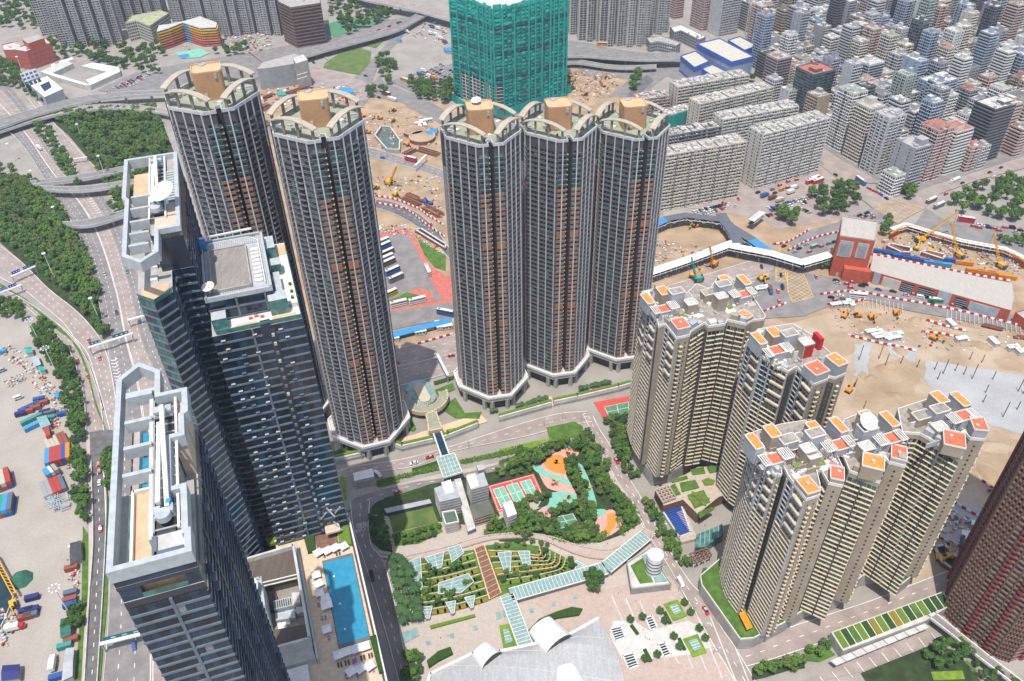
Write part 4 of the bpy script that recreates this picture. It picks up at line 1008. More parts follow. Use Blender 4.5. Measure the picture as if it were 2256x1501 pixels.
# ---------------------------------------------------------------- far housing estates
m_est = [mat('grey estate wall', (.36,.365,.375), .85, (.30,.305,.315), .2), mat('pale estate wall', (.47,.465,.455), .85, (.40,.395,.385), .2), mat('dark estate wall', (.17,.175,.19), .8, (.14,.145,.16), .2)]
def estate(label,px,py,w,dp,z,mi,rot,grp,grid=False):
 b = g(px,py); c = (b.x,b.y); M = m_est[mi]; cr = math.radians(rot)
 T = Tower('estate_tower', label, 'tower block', (b.x, b.y, 0), grp, 40)
 def W(x,y): return (c[0]+x*math.cos(cr)-y*math.sin(cr),c[1]+x*math.sin(cr)+y*math.cos(cr))
 w2,d2,e = w/2,dp/2,w*.16
 out = [W(*p) for p in ((-w2,-d2*.5),(-w2*.5,-d2*.5),(-w2*.5,-d2),(-e*.4,-d2),(-e*.4,-d2*.45),(e*.4,-d2*.45),(e*.4,-d2),(w2*.5,-d2),(w2*.5,-d2*.5),(w2,-d2*.5),(w2,d2*.5),(-w2,d2*.5))]
 T.part('wall', [M, m_conc]).prism(out, .1, z, 0, 1); nf = int(z/2.9)
 for i in range(len(out)):
  p0,p1 = out[i],out[(i+1) % len(out)]
  if not seen(p0,p1,40): continue
  d,n,l = norm2(p0,p1)
  if l < 3: continue
  windows(T,p0,p1,0,z,z/nf,3.0,.62 if not grid else .8,.35,.85,(0,3,4),(5,3,1),edge=.2,single=False)
  slabs(T,p0,p1,0,z,z/nf,.5 if not grid else .35,.5,m_est[1])
  pilasters(T,p0,p1,0,z,(0.02,.5,.98),.6,.7,m_est[1] if not grid else m_conc_l)
 roof_clutter(T,out,z,6,[m_conc,M],cr,2,5,3,7); T.done()
GE = 'grey ribbed estate towers in the far corner'
for i, (x, y, zz, ph) in enumerate(((135,72,118,'outermost, beside the outdoor pool'),(178,96,116,'behind the red brick building'),(232,92,112,'behind the white ring-shaped hut'),(285,55,116,'left of the striped school'),(335,45,116,'directly behind the yellow-roofed school'),(420,45,118,'above the striped school'),(470,62,118,'above the right end of the striped school'),(522,72,118,'left neighbour of the brown glass office'),(575,66,116,'next to the brown glass office'),(610,70,116,'half hidden behind the brown glass office'))):
 estate('grey ribbed estate tower '+ph, x, y, 44, 34, zz, 0, 14 if x < 300 else -6, GE)
GE2 = 'dense dark-windowed estate towers beside the flyover'
for i, (x, y, mi, ph) in enumerate(((1268,68,0,'closest to the netting-wrapped tower'),(1305,84,2,'second from the netting-wrapped tower'),(1350,94,2,'at the bend of the flyover'),(1392,96,1,'with white ribs above the flyover'),(1436,70,1,'with pale horizontal bands, farthest from the netting-wrapped tower'))):
 estate('dense estate tower '+ph, x, y, 38, 30, 120, mi, 4, GE2, True)
# ---------------------------------------------------------------- single buildings in the middle distance
def house(name,label,cat,roof,z,m,mt,fh=3.4,bw=3,ww=.7,gl=(0,3),reg=None,z0=.1,group=None,win=True,top=30,band=None,clutter=4,sill=.35,head=.85,base=None):
 P = ccw([(p.x,p.y) for p in gp(roof,reg,z)]); c = base or (sum(p[0] for p in P)/len(P),sum(p[1] for p in P)/len(P))
 T = Tower(name,label,cat,(c[0],c[1],z0),group,top); T.P = P
 T.part('wall', [m, mt]).prism(P, z0, z, 0, 1); T.part('parapet', [m]).wall(offset(P, -.15), z, z+.9, .3, 0, True)
 for i in range(len(P)):
  p0,p1 = P[i],P[(i+1) % len(P)]
  if not seen(p0,p1,z/2) or norm2(p0,p1)[2] < 3: continue
  if win: windows(T,p0,p1,z0,z-.6,fh,bw,ww,sill,head,gl,None)
  if band is not None: slabs(T, p0, p1, z0, z-.3, fh, 1.0, .5, band, name='floor_band', item=True)
 if clutter: roof_clutter(T,offset(P,-1.5),z,clutter,[m_conc_l,m_grey,m],0.3)
 return T
# brown glass office
T = house('office_tower', 'brown banded glass office tower beside the football pitch', 'office tower', "610,-20 700,-32 706,8 640,18 612,4", 50, mat('brown stone', (.25,.15,.115), .7, (.2,.12,.09), .3), m_conc, 4, 2, .85, (3, 6), band=MATS['brown stone'], top=60); T.done()
# terracotta block
T = house('brick_building', 'terracotta building with grey glass corner beside the wooded slope', 'building', "4,100 40,92 46,104 98,84 112,96 57,115 34,111 8,112", 22, m_brick_r, m_conc_l, 5, 30, .9, (4,), top=10, sill=.55, head=.7)
T.part('glass_corner', [m_grey]).prism(gp("32,112 57,117 60,121 36,117", None, 18), .1, 18); T.item('roof_block', [m_brick_r, m_conc]).prism(gp("48,86 82,76 97,84 62,96", None, 30), 22, 30, 0, 1); T.done()
# white ring-shaped hut
T = Tower('site_hut', 'white ring-shaped single-storey hut with pitched roofs round a yard', 'building', g(175, 160), None, 40)
oz = 6
O = gp("88,158 160,128 195,137 262,147 264,157 198,188 185,186 130,170", None, oz); I_ = gp("118,157 165,140 190,147 215,152 190,163 178,168", None, oz)
for i in range(4):
 seg = [("90,158 118,162 190,184 198,188 185,187 128,171", m_wh), ("198,188 264,158 262,148 190,176", m_wh), ("262,148 205,138 180,145 235,158", m_wh), ("88,158 110,164 160,140 145,132", m_conc_l)][i]
 T.item('wing', [m_conc_l, seg[1]]).prism(gp(seg[0], None, oz), .1, oz-.02*i, 0, 1)
T.item('shed', [m_wh]).prism(gp("130,136 158,126 162,130 134,140", None, 4), .1, 4); T.item('shed', [m_wh]).prism(gp("112,142 120,140 130,152 118,155", None, 4), .1, 4); T.done()
T = Tower('office_building', 'white cube with a square hole in its roof beside the grey grid block', 'building', g(100, 195), None, 30)
T.part('wall', [m_grey, m_wh]).prism(gp("62,184 104,168 138,196 98,214", None, 14), .1, 14, 0, 1); T.part('roof_well', [g_navy]).prism(gp("88,188 108,179 114,192 98,202", None, 14.2), 13, 14.25)
for k in range(4):
 for j in range(3): T.item('grid_bay', [g_navy2]).prism(gp([(46+k*9+j*4, 166+j*8-k*3), (52+k*9+j*4, 164+j*8-k*3), (54+k*9+j*4, 168+j*8-k*3), (48+k*9+j*4, 170+j*8-k*3)], None, 17), 12, 17.2)
T.part('grid_block', [m_wh, m_grey]).prism(gp("44,164 78,152 88,168 56,184", None, 16), .1, 16.8, 0, 1); T.done()
# striped school
m_school = mat('cream school wall', (.58,.56,.47), .85, (.5,.48,.4), .3)
T = house('school', 'cream school with a curved pale green roof and side courtyard', 'school', "276,52 300,46 330,58 372,30 352,24 290,36", 24, m_school, mat('pale green roof', (.42,.45,.28), .9), 3.6, 3, .7, (0, 3), top=50); T.done()
T = Tower('school', 'school with yellow, orange and blue striped balconies facing a sports court', 'school', g(420, 100), None, 60)
Zs = 24; rf = gp("345,70 372,62 402,50 416,54 440,62 476,60 478,50 440,36 415,44 380,52 350,56", None, Zs); T.part('wall', [m_school, m_conc_l]).prism(rf, .1, Zs, 0, 1)
cols = [mat('stripe yellow', (.72,.45,.05), .7), mat('stripe orange', (.70,.26,.08), .7), mat('stripe red', (.60,.14,.10), .7), mat('stripe blue', (.16,.36,.62), .7)]
P = ccw([(p.x,p.y) for p in rf])
for i in range(len(P)):
 p0,p1 = P[i],P[(i+1) % len(P)]
 if not seen(p0,p1,15): continue
 d,n,l = norm2(p0,p1); A = Vector((p0[0],p0[1],0)); blue = l < 16
 for f in range(7):
  m = cols[3] if blue else (cols[0] if f > 4 else cols[1] if f > 1 else cols[2])
  pbox(T.item('balcony_band', [m]), A, d, n, .2, l-.2, 1+f*3.2, 2.6+f*3.2, 0, 1.2); T.item('window_strip', [g_dark]).poly(wq(A, d, n, .3, l-.3, 2.6+f*3.2, 4+f*3.2, .1))
T.done()
sheet('sports_court', "385,118 440,108 462,118 440,128 400,130", Z5, m_teal); sheet('sports_court', "392,124 412,120 420,126 402,130", Z6, m_blue)
# ventilation building
T = Tower('ventilation_building', 'grey slope-sided ventilation building with loading bays beside the rail works', 'building', g(625, 170), None, 40)
mg = mat('grey blue render', (.31,.325,.34), .8, (.26,.275,.29), .2)
T.part('wall', [mg, m_conc]).prism(gp("566,152 578,138 650,118 676,134 640,142 590,150", None, 25), .1, 25, 0, 1); T.part('tower', [m_conc, m_conc_l]).prism(gp("645,128 668,120 678,132 652,140", None, 31), .1, 31, 0, 1)
for k in range(4): T.item('louvre_bay', [g_navy]).poly([g(586+k*15, 175-k*5, 12), g(596+k*15, 172-k*5, 12), g(596+k*15, 186-k*5, 4), g(586+k*15, 189-k*5, 4)])
for k in range(4): T.item('ledge', [m_wh]).bar(g(654, 148+k*9, 20), g(677, 141+k*9, 20), .6)
T.done()
# blue sports hall
m_bw = mat('lavender wall', (.30,.36,.50), .8, (.26,.31,.44), .2); m_bb = mat('blue trim wall', (.07,.14,.48), .7, (.06,.12,.42), .2); m_sroof2 = mat('cream sheet roof', (.55,.53,.44), .9, (.48,.46,.38), .25)
T = Tower('sports_hall', 'lavender and blue sports hall with large cream roof beside the cream slab blocks', 'sports hall', g(1590, 150), None, 40)
for rf, z, z0 in (("1536,98 1585,86 1660,126 1612,138", 24, .1), ("1604,90 1630,82 1668,102 1640,112", 20, .1), ("1500,125 1532,114 1562,136 1530,150", 18, .1), ("1545,152 1570,144 1602,160 1572,170", 12, .1)):
 p = gp(rf, None, z); T.item('block', [m_bw, m_sroof2]).prism(p, z0, z, 0, 1); T.item('blue_trim', [m_bb]).wall(offset([(a.x, a.y) for a in p], .1), z-4.5, z+1.2, .5, 0, True)
 T.item('blue_base', [m_bb]).prism(offset([(a.x, a.y) for a in p], .3), .1, 3)
T.done()
T = house('school', 'grey L-shaped school with flat roof beside the flyover', 'school', "1425,85 1452,78 1500,95 1490,102 1450,92 1432,96", 12, m_est[0], m_conc, 3.4, 3, .6, (0, 3), top=20); T.done()
T = house('school', 'grey low school wing with white roof near the blue sports hall', 'school', "1478,62 1500,56 1555,82 1540,88 1500,68 1486,72", 14, m_est[0], m_wh, 3.4, 3, .6, (0, 3), top=20); T.done()
# terracotta station
Zt = 36
T = Tower('station_block', 'terracotta ventilation tower with two grey louvred panels and ribbed roof', 'building', g(1880, 590), None, 40)
P = [g(1827,612),g(1914,621),g(1914,621)+Vector((9,26,0)),g(1827,612)+Vector((-2,30,0))]
P = ccw([(p.x, p.y) for p in gp("1850,521 1928,532 1934,490 1856,478", None, Zt)])
T.part('wall', [m_brick_r, mat('ribbed concrete roof', (.46,.43,.38), .9, (.40,.37,.325), .3, stretch=(6, .4, 1))]).prism(P, .1, Zt, 0, 1); T.part('parapet', [m_conc]).wall(offset(P, -.2), Zt, Zt+1, .5, 0, True)
p0,p1 = P[0],P[1]
for i in range(4):
 d,n,l = norm2(P[i],P[(i+1) % 4]); c = (Vector((*P[i],0))+Vector((*P[(i+1) % 4],0)))/2
 if seen(P[i],P[(i+1) % 4],18,.3):
  A = Vector((*P[i],0))
  for s0, s1, z0, z1 in ((.05, .45, 19, 33), (.56, .88, 20, 33)): pbox(T.item('louvre_panel', [m_grey]), A, d, n, l*s0, l*s1, z0, z1, 0, .3); pbox(T.item('louvre_inner', [MATS['grey blue render']]), A, d, n, l*(s0+.05), l*(s1-.05), z0+1, z1-2.5, .3, .4)
  pbox(T.part('lower_wing', [m_brick_r]), A, d, n, l*.35, l*1.12, .1, 12, 0, 5)
  pbox(T.part('door', [m_grey]), A, d, n, l*.18, l*.27, .2, 4, 0, .3)
T.done()
T = Tower('station_hall', 'long low terracotta station hall with concrete roof, glazed bays and blue shutters', 'building', g(2080, 640), None, 40)
P = ccw([(p.x, p.y) for p in gp("1920,575 1916,588 1950,600 1940,608 2230,682 2236,662 2232,635 1925,562", None, 10)])
P = ccw([(p.x, p.y) for p in gp("1916,596 2228,684 2234,656 2230,625 1924,562", None, 10)])
T.part('wall', [m_brick_r, MATS['ribbed concrete roof']]).prism(P, .1, 10, 0, 1)
for i in range(len(P)):
 d,n,l = norm2(P[i],P[(i+1) % len(P)])
 if l > 40 and seen(P[i],P[(i+1) % len(P)],5,.2):
  A = Vector((*P[i],0))
  for s0, s1, m in ((.04, .09, m_grey), (.11, .24, m_conc_l), (.25, .34, g_navy), (.37, .48, g_navy), (.51, .60, m_grey), (.63, .71, g_navy), (.73, .93, mat('pale blue canopy', (.42,.47,.52), .6))):
   pbox(T.item('bay', [m]), A, d, n, l*s0, l*s1, .2, 8.2 if m is not m_grey else 11.2, 0, .5 if m is not m_grey else 2)
   if m is g_navy:
    for k in range(4): pbox(T.item('mullion', [m_bandl]), A, d, n, l*s0, l*s1, 1.6+k*1.7, 1.9+k*1.7, .5, .7)
T.done()
T = house('brick_building', 'small terracotta kiosk at the end of the station hall', 'building', "2236,690 2256,684 2290,700 2270,715", 8, m_brick_r, m_conc, win=False, clutter=0); T.done()
# footbridges
def footbridge(name,label,pts,z,w,mroof,truss=True,h=3.6,blue=(),group=None):
 P = [g(x,y,z+h) for x,y in q(pts)]; c = P[len(P)//2]
 T = Tower('footbridge', label, 'footbridge', (c.x, c.y, 0), group, 60)
 for i in range(len(P)-1):
  a,b = P[i],P[i+1]; d = (b-a); l = d.length; d /= l; n = Vector((d.y,-d.x,0)); e = .5*w
  A,B = a-d*(e*.3 if i else 0),b+d*(e*.3 if i < len(P)-2 else 0)
  mr = m_blue if i in blue else mroof
  T.item('roof', [mr]).prism([A+n*e, B+n*e, B-n*e, A-n*e], z+h-.3+.02*i, z+h+.02*i)
  T.item('deck', [m_dk]).prism([A+n*e*.8, B+n*e*.8, B-n*e*.8, A-n*e*.8], z-.6-.02*i, z-.02*i)
  for s in (-1,1):
   k = max(1,int(l/5)); o = n*e*.9*s
   for j in range(k):
    p = a+d*l*j/k+o; r = a+d*l*(j+1)/k+o; zz = lambda v,t: Vector((v.x,v.y,t))
    if truss: T.item('truss_bar', [m_wh]).bar(zz(p, z if j % 2 else z+h-.4), zz(r, z+h-.4 if j % 2 else z), .35)
    else: T.item('post', [m_wh]).bar(zz(p, z), zz(p, z+h-.3), .3)
   T.item('rail_beam', [m_wh]).bar(Vector((a+o).to_2d().to_3d())+Vector((0, 0, z+1.1)), Vector((b+o).to_2d().to_3d())+Vector((0, 0, z+1.1)), .35)
  for j in range(max(1,int(l/22))+1):
   p = a+d*l*(j+.5)/(max(1, int(l/22))+1); T.item('pier', [m_conc]).box((p.x, p.y, .1), 1.1, 1.6, z-.7, math.atan2(d.y, d.x))
 T.done()
m_fb = mat('slate bridge roof', (.13,.14,.165), .7, (.11,.12,.14), .2)
footbridge('', 'dark-roofed footbridge with white trusses and blue end beside the rightmost arched-crown tower', "1430,500 1468,482 1510,474 1595,484", 6, 8, m_fb, blue=(0,))
footbridge('', 'dark-roofed footbridge with blue end running down beside the taxi road', "1588,470 1602,494 1660,530 1700,560", 6.2, 9, m_fb, blue=(2,))
footbridge('', 'short dark-roofed footbridge arm between the two dark-roofed bridges and the white one', "1602,490 1618,515 1626,535", 6.4, 9, m_fb)
footbridge('', 'white-roofed footbridge crossing above the construction site to the slate-roofed bridges', "1425,602 1520,570 1628,530", 6, 8, m_wh, False)
footbridge('', 'white-roofed footbridge leading to the terracotta ventilation tower', "1605,540 1700,558 1768,578 1830,560", 6.6, 8, m_wh, False)
footbridge('', 'short pale footbridge ramp beside the car park trees', "1655,486 1680,466", 5.6, 6, m_conc_l)
footbridge('', 'white canopy walkway round the excavated pit beside the wide avenue', "1965,505 1998,494 2050,510 2120,530 2215,548 2262,570", 3.2, 5, m_wh, False)
# ---------------------------------------------------------------- the old town on the right
PAL = [('cream', (.64,.59,.49)), ('white', (.70,.69,.655)), ('pale grey', (.54,.54,.54)), ('grey', (.40,.405,.415)), ('pink', (.60,.45,.40)), ('pale blue', (.38,.44,.52)), ('tan', (.46,.37,.28)), ('dark grey', (.15,.155,.165)), ('lavender', (.42,.41,.48)), ('pale green', (.42,.47,.40)), ('brown', (.28,.20,.16))]
m_city = {n: mat(n+' town wall', c, .9, tuple(x*.72 for x in c), .35, 8, lo=.25, hi=.6) for n, c in PAL}
m_cr = [mat('grey town roof', (.46,.44,.41), .95, (.29,.28,.26), .25, 8, lo=.3, hi=.65), mat('pale town roof', (.62,.595,.55), .95, (.44,.42,.39), .25, 8), mat('green town roof', (.27,.34,.25), .95, (.2,.26,.19), .25), mat('red town roof', (.45,.17,.11), .95, (.36,.13,.09), .25), mat('dark town roof', (.17,.17,.175), .95, (.11,.11,.115), .25)]
def city_building(c, w, d, z, rot, style, col, label, grp='old town blocks beyond the tree-lined avenue', roof=None, detail=2, rc=5):
 M = m_city[col]; P = rect(c,w,d,rot); RM = roof or R_.choices(m_cr,(5,4,1,1,2))[0]
 T = Tower('town_building', label, 'building', (c[0], c[1], 0), grp, 6)
 fh = 3.1; nf = max(2,int(z/fh)); sb = 0
 T.part('wall', [M, RM]).prism(P, .1, z, 0, 1); T.part('parapet', [M]).wall(offset(P, -.15), z, z+1.0, .35, 0, True)
 for i in range(4):
  p0,p1 = P[i],P[(i+1) % 4]
  if not seen(p0,p1,z/2): continue
  dd, nn, l = norm2(p0, p1); A = Vector((*p0, 0)); main = (i % 2 == (0 if style != 'sideblank2' else 1))
  if style in ('glass', 'tealglass'):
   windows(T, p0, p1, 3, z-1, fh, 2.2, .9, .12, .9, (6, 3) if style == 'glass' else (1, 6, 0), None, single=False, edge=.3)
   slabs(T, p0, p1, 3, z-1, fh, .5, .25, M, name='floor_band'); continue
  if (style.startswith('sideblank')) and not main:
   if R_.random() < .5: windows(T,p0,p1,3,z-1,fh,l/2,.12,.4,.8,(0,),None,single=False)
   continue
  if style == 'bands':
   windows(T,p0,p1,0,z-.5,fh,3,.94,.42,.98,(0,3,0),None,single=False,edge=.2)
   slabs(T, p0, p1, 0, z-.5, fh, 1.25, .9, M, name='floor_band')
  else:
   windows(T,p0,p1,0,z-.5,fh,2.5,.62,.32,.9,(0,3,4,0),None,single=False,edge=.4)
   slabs(T, p0, p1, 0, z-.5, fh, .3, .6, M, name='floor_band')
   if detail > 1:
    mb = T.part('air_conditioner_grid', [m_conc_l])
    for f in range(nf):
     for k in range(int(l/2.5)):
      if R_.random() < .3: pbox(mb,A,dd,nn,.6+k*2.5,1.6+k*2.5,f*fh+.4,f*fh+1.1,0,.7)
   if style == 'ribs': pilasters(T, p0, p1, 0, z, (.03, .35, .65, .97), .9, .9, M, 'rib')
   if style == 'slot':
    T.item('light_well', [m_wfdark]).poly(wq(A, dd, nn, l*.44, l*.56, 0, z-.1, .12))
 ins = offset(P,-1.2)
 p = ins[0]; q2 = Vector((*c,0)).lerp(Vector((*ins[R_.randrange(4)],0)),R_.uniform(.1,.5))
 T.item('stair_head', [M, RM]).box((q2.x, q2.y, z), w*R_.uniform(.25, .45), d*R_.uniform(.25, .4), R_.uniform(2.6, 6), rot, 0, 1)
 roof_clutter(T,ins,z,rc,[m_conc_l,m_wfr,m_grey,RM,M],rot,.8,2.6,1.2,4.2)
 r = T.done()
 for ch in COL.objects[-8:]:
  if ch.parent == r and ch.name.split('.')[0].endswith('_grid'): ch['kind'] = 'stuff'
 return r
_c0 = g(1972,436); _e1 = (g(1813,328)-g(1944,405)).normalized(); _e2 = (g(2256,347)-g(1990,431)).normalized()
CROT = math.atan2(_e2.y,_e2.x); _e1 = Vector((-_e2.y,_e2.x,0))
TOWN = gp("1815,326 1972,436 2256,345 2420,300 2460,-60 1640,-60 1640,80 1690,215 1760,275")
placed = []
def hero(px,py,w,d,z,style,col,label,roof=None,rot=None):
 b = g(px,py); c = b+(_e1*d/2*.0); placed.append((b.x,b.y,max(w,d)/2))
 city_building((b.x,b.y),w,d,z,CROT if rot is None else rot,style,col,label,roof=roof,rc=6)
hero(1778,240,30,26,44,'tealglass','dark grey','teal glass block with orange roof terrace beside the cream slab blocks', m_cr[3])
hero(1702,205,20,18,42,'glass','pink','narrow blue glass block with pink stair tower, near the blue sports hall')
hero(1898,214,22,18,40,'glass','white','dark blue curtain-wall block with a white crown and pale side wall')
hero(1848,322,18,20,58,'slot','white','tall cream block with green roof at the corner of the avenue', m_cr[2])
hero(1886,348,18,20,54,'plain','cream','tall cream block second from the corner of the avenue')
hero(1926,374,20,18,56,'ribs','pale grey','grey ribbed tower third along the avenue')
hero(1985,408,20,22,42,'sideblank','grey','dark grid tower with a blank lavender side wall at the junction')
hero(2030,388,20,20,50,'slot','pink','pink block with terracotta roof beside the blank-sided tower', m_cr[3])
hero(2075,372,22,20,42,'bands','white','white banded block with red roof next to the pink block', m_cr[3])
hero(2150,345,28,22,54,'bands','dark grey','dark grey block with balconies all round facing the avenue trees')
hero(2180,325,14,24,48,'bands','pink','slim pink banded block behind the dark grey balcony block')
hero(2226,312,34,26,48,'bands','cream','rounded cream banded block at the edge of the picture')
hero(2042,256,34,20,40,'ribs','pale blue','wide pale blue block with blind side panels in the middle of the town')
hero(1990,225,13,22,48,'sideblank','pale blue','slim tower with pale blue blank side wall')
hero(2010,130,14,14,70,'plain','pale green','slim pale green tower rising above the low roofs')
hero(1967,88,16,18,62,'glass','dark grey','tall dark navy glass tower near the upper edge')
hero(2178,92,13,18,48,'glass','dark grey','narrow navy glass tower beside the pink terrace roofs')
hero(2108,70,52,36,90,'plain','pale grey','large pale office tower dotted with square windows, cut by the upper edge')
hero(2035,60,36,26,70,'bands','white','office tower striped dark and white, left of the dotted office tower')
hero(1905,40,24,24,70,'bands','grey','grey striped tower near the upper edge')
hero(1800,45,30,20,80,'bands','white','white slab with dark horizontal strips, left of the grey striped tower')
hero(1700,40,34,20,85,'bands','white','white slab with dark horizontal strips behind the curved pale tower')
hero(1667,96,20,18,48,'slot','pink','pale pink curved-cornered tower beside the blue sports hall')
hero(1690,110,16,16,46,'ribs','dark grey','dark ribbed tower beside the pale pink tower')
hero(1738,132,16,18,62,'bands','grey','tall grey tower with a white roof crown')
hero(1590,72,30,24,66,'sideblank','pale grey','pale grey hospital block with few windows behind the lavender sports hall')
hero(1548,60,24,26,60,'plain','pink','pinkish hospital wing beside the pale grey block')
hero(1487,38,14,16,50,'bands','pink','slim pink and white striped tower behind the L-shaped school')
hero(2212,118,18,14,56,'slot','white','tall white tower with open roof frame near the picture edge')
hero(2250,80,30,26,100,'bands','brown','purple-brown slab in the upper corner')
hero(1785,330-40,16,16,40,'sideblank2','tan','tan block with blind end beside the avenue slab')
lots = []
a = 0; row = 0
while a < 900:
 far = a > 330; wl,dl = (13.5,16) if not far else (18.5,20)
 b = -560; k = 0
 while b < 560:
  p = _c0+_e1*(a+dl/2+3)+_e2*(b+wl/2)
  if inside(p,TOWN):
   X,Y = proj(p)
   if -40 < Y and X < 2330 and all((p.x-x)**2+(p.y-y)**2 > (r+wl*.52)**2 for x,y,r in placed): lots.append((p.x,p.y,wl,dl))
  b += wl+.6; k += 1
  if k % (5 if not far else 4) == 0: b += 9
 a += dl+1; row += 1
 if row % 2 == 0: a += 8
lots.sort(key=lambda t: (t[0]**2+t[1]**2))
WHERE = ['beside the avenue', 'behind the front row', 'in the mid town', 'in the far town', 'near the upper edge']
REST = MB()
for i,(x,y,wl,dl) in enumerate(lots):
 far = math.hypot(x,y); z = R_.choice((16,19,22,25,28,30,34)) if R_.random() < .72 else R_.uniform(36,58)
 if far > 1000: z *= 1.25
 col = R_.choices([n for n, _ in PAL], (5, 6, 6, 4, 2, 2, 2, 2, 1, 1, 1))[0]; style = R_.choices(('plain', 'slot', 'bands', 'ribs', 'sideblank', 'sideblank2', 'glass'), (4, 4, 4, 2, 3, 2, .5))[0]
 w,d = wl*R_.uniform(.82,.98),dl*R_.uniform(.8,.98)
 if i < 262:
  k = min(4,int((far-690)/110)) if far > 690 else 0
  desc = {'plain': 'with gridded windows', 'slot': 'with a light well', 'bands': 'with banded balconies', 'ribs': 'with vertical ribs', 'sideblank': 'with a blind wall', 'sideblank2': 'with a blind front', 'glass': 'with glass walls'}[style]
  hgt = 'low' if z < 24 else 'mid-height' if z < 36 else 'tall'
  city_building((x, y), w, d, z, CROT, style, col, f'{hgt} {col} block {desc} {WHERE[k]}', detail=2 if far < 900 else 1, rc=5 if far < 950 else 3)
 else:
  REST.box((x,y,.1),w,d,z,CROT); REST.box((x,y,z),w*.4,d*.4,3,CROT)
  P = rect((x,y),w,d,CROT)
  for e in range(4):
   if seen(P[e],P[(e+1) % 4],z/2):
    dd,nn,l = norm2(P[e],P[(e+1) % 4]); A = Vector((*P[e],0))
    for f in range(int(z/3.2)): REST.poly(wq(A,dd,nn,.6,l-.6,f*3.2+1.3,f*3.2+2.6,.1),1)
if REST.f: tag(REST.build('distant_town_blocks', [m_city['pale grey'], g_dark]), 'mass of small far town blocks along the upper edge', 'buildings', None, 'stuff')
sheet('town_ground', [v for v in TOWN], Z1, m_asph2)
# extra towers far left of the town,behind the flyover
# ---------------------------------------------------------------- garden block in the middle
m_glr = mat('pale green glass roof', (.27,.40,.38), .25, (.20,.32,.305), .6, spec=.6)
m_sage = m_sroof
m_lat = mat('stone cladding', (.33,.33,.33), .8, (.26,.26,.265), .5)
m_hedge = mat('hedge leaves', (.045,.10,.02), 1, (.02,.05,.01), 1.6, 8, lo=.35, hi=.65, bump=.6)
m_hedge2 = mat('lime hedge leaves', (.16,.25,.03), 1, (.09,.16,.02), 1.6, 8, lo=.35, hi=.65, bump=.6)
m_hedge3 = mat('golden hedge leaves', (.30,.22,.03), 1, (.17,.15,.02), 1.6, 8, lo=.35, hi=.65, bump=.6)
m_deck = mat('brown deck', (.22,.125,.09), .9, (.17,.095,.07), .6)
m_olight = mat('orange stone line', (.62,.30,.10), .8)
m_kerb = mat('buff kerb', (.66,.50,.34), .85, (.58,.44,.30), .5)
def solid(name,label,cat,pts,reg,h,m,mt=None,z0=.3,group=None,rim=None):
 P = gp(pts,reg,h) if isinstance(pts,str) else pts
 c = sum(P,Vector())/len(P); mb = MB().prism(P,z0,h,0,1)
 o = mb.build(name,[m,mt or m]); tag(o,label,cat,group)
 if rim is not None: MB().wall(offset([(p.x, p.y) for p in P], -.1), h, h+.6, .45, 0, True).build('rim', rim, o)
 return o
sheet('plaza_paving', "812,1122 850,1075 960,1047 1150,1010 1250,985 1290,962 1330,1000 1390,1110 1425,1180 1470,1290 1560,1400 1625,1510 900,1510 870,1400 845,1240 820,1180", Z2, m_pave)
sheet('plaza_paving', "1230,1290 1290,1280 1330,1300 1475,1270 1560,1400 1625,1510 1300,1510 1180,1330", Z4, m_pink)
sheet('plaza_paving', "940,1010 1120,1010 1230,1090 1550,1010 1640,1040 1760,1220 1560,1290 1280,1320 1010,1320 910,1130", Z5, m_white_p, 'O')
sheet('lawn', "1140,112 1500,34 1560,190 1190,278", Z5, m_lawn, 'N')
solid('louvre_wall', 'dark louvred wall with slatted top behind the square lawn', 'wall', "1110,75 1490,-5 1505,28 1135,112", 'N', 3.5, m_dk, m_grey)
sheet('lawn', "1190,285 1560,192 1600,270 1400,370 1200,390", Z4, m_grass, 'N')
solid('hedge', 'tall green hedge between the square lawn and the shaded street', 'hedge', "995,155 1098,120 1180,418 1080,400 1010,330", 'N', 2.2, m_hedge)
# promenade with low walls
pa, pb = strip('promenade', "1085,455 1250,480 1420,450 1650,395 1860,330 2020,300 2252,285 2400,300 2480,315 2600,350 2700,385 2860,420 2960,425 3100,380 3200,320 3270,240", "1090,490 1260,515 1440,490 1680,430 1900,365 2040,335 2252,325 2400,340 2480,365 2600,420 2700,460 2820,490 2960,500 3120,470 3250,390 3370,290", Z5, m_pink, 'N')
MB().wall(pa, .3, 1.5, .5).build('garden_wall', m_conc_l); tag(COL.objects['garden_wall'], 'curved buff retaining wall along the upper edge of the promenade', 'wall')
o = MB().wall(pb, .3, 1.4, .5).build('garden_wall', m_pink); tag(o, 'curved pink low wall along the lower edge of the promenade', 'wall')
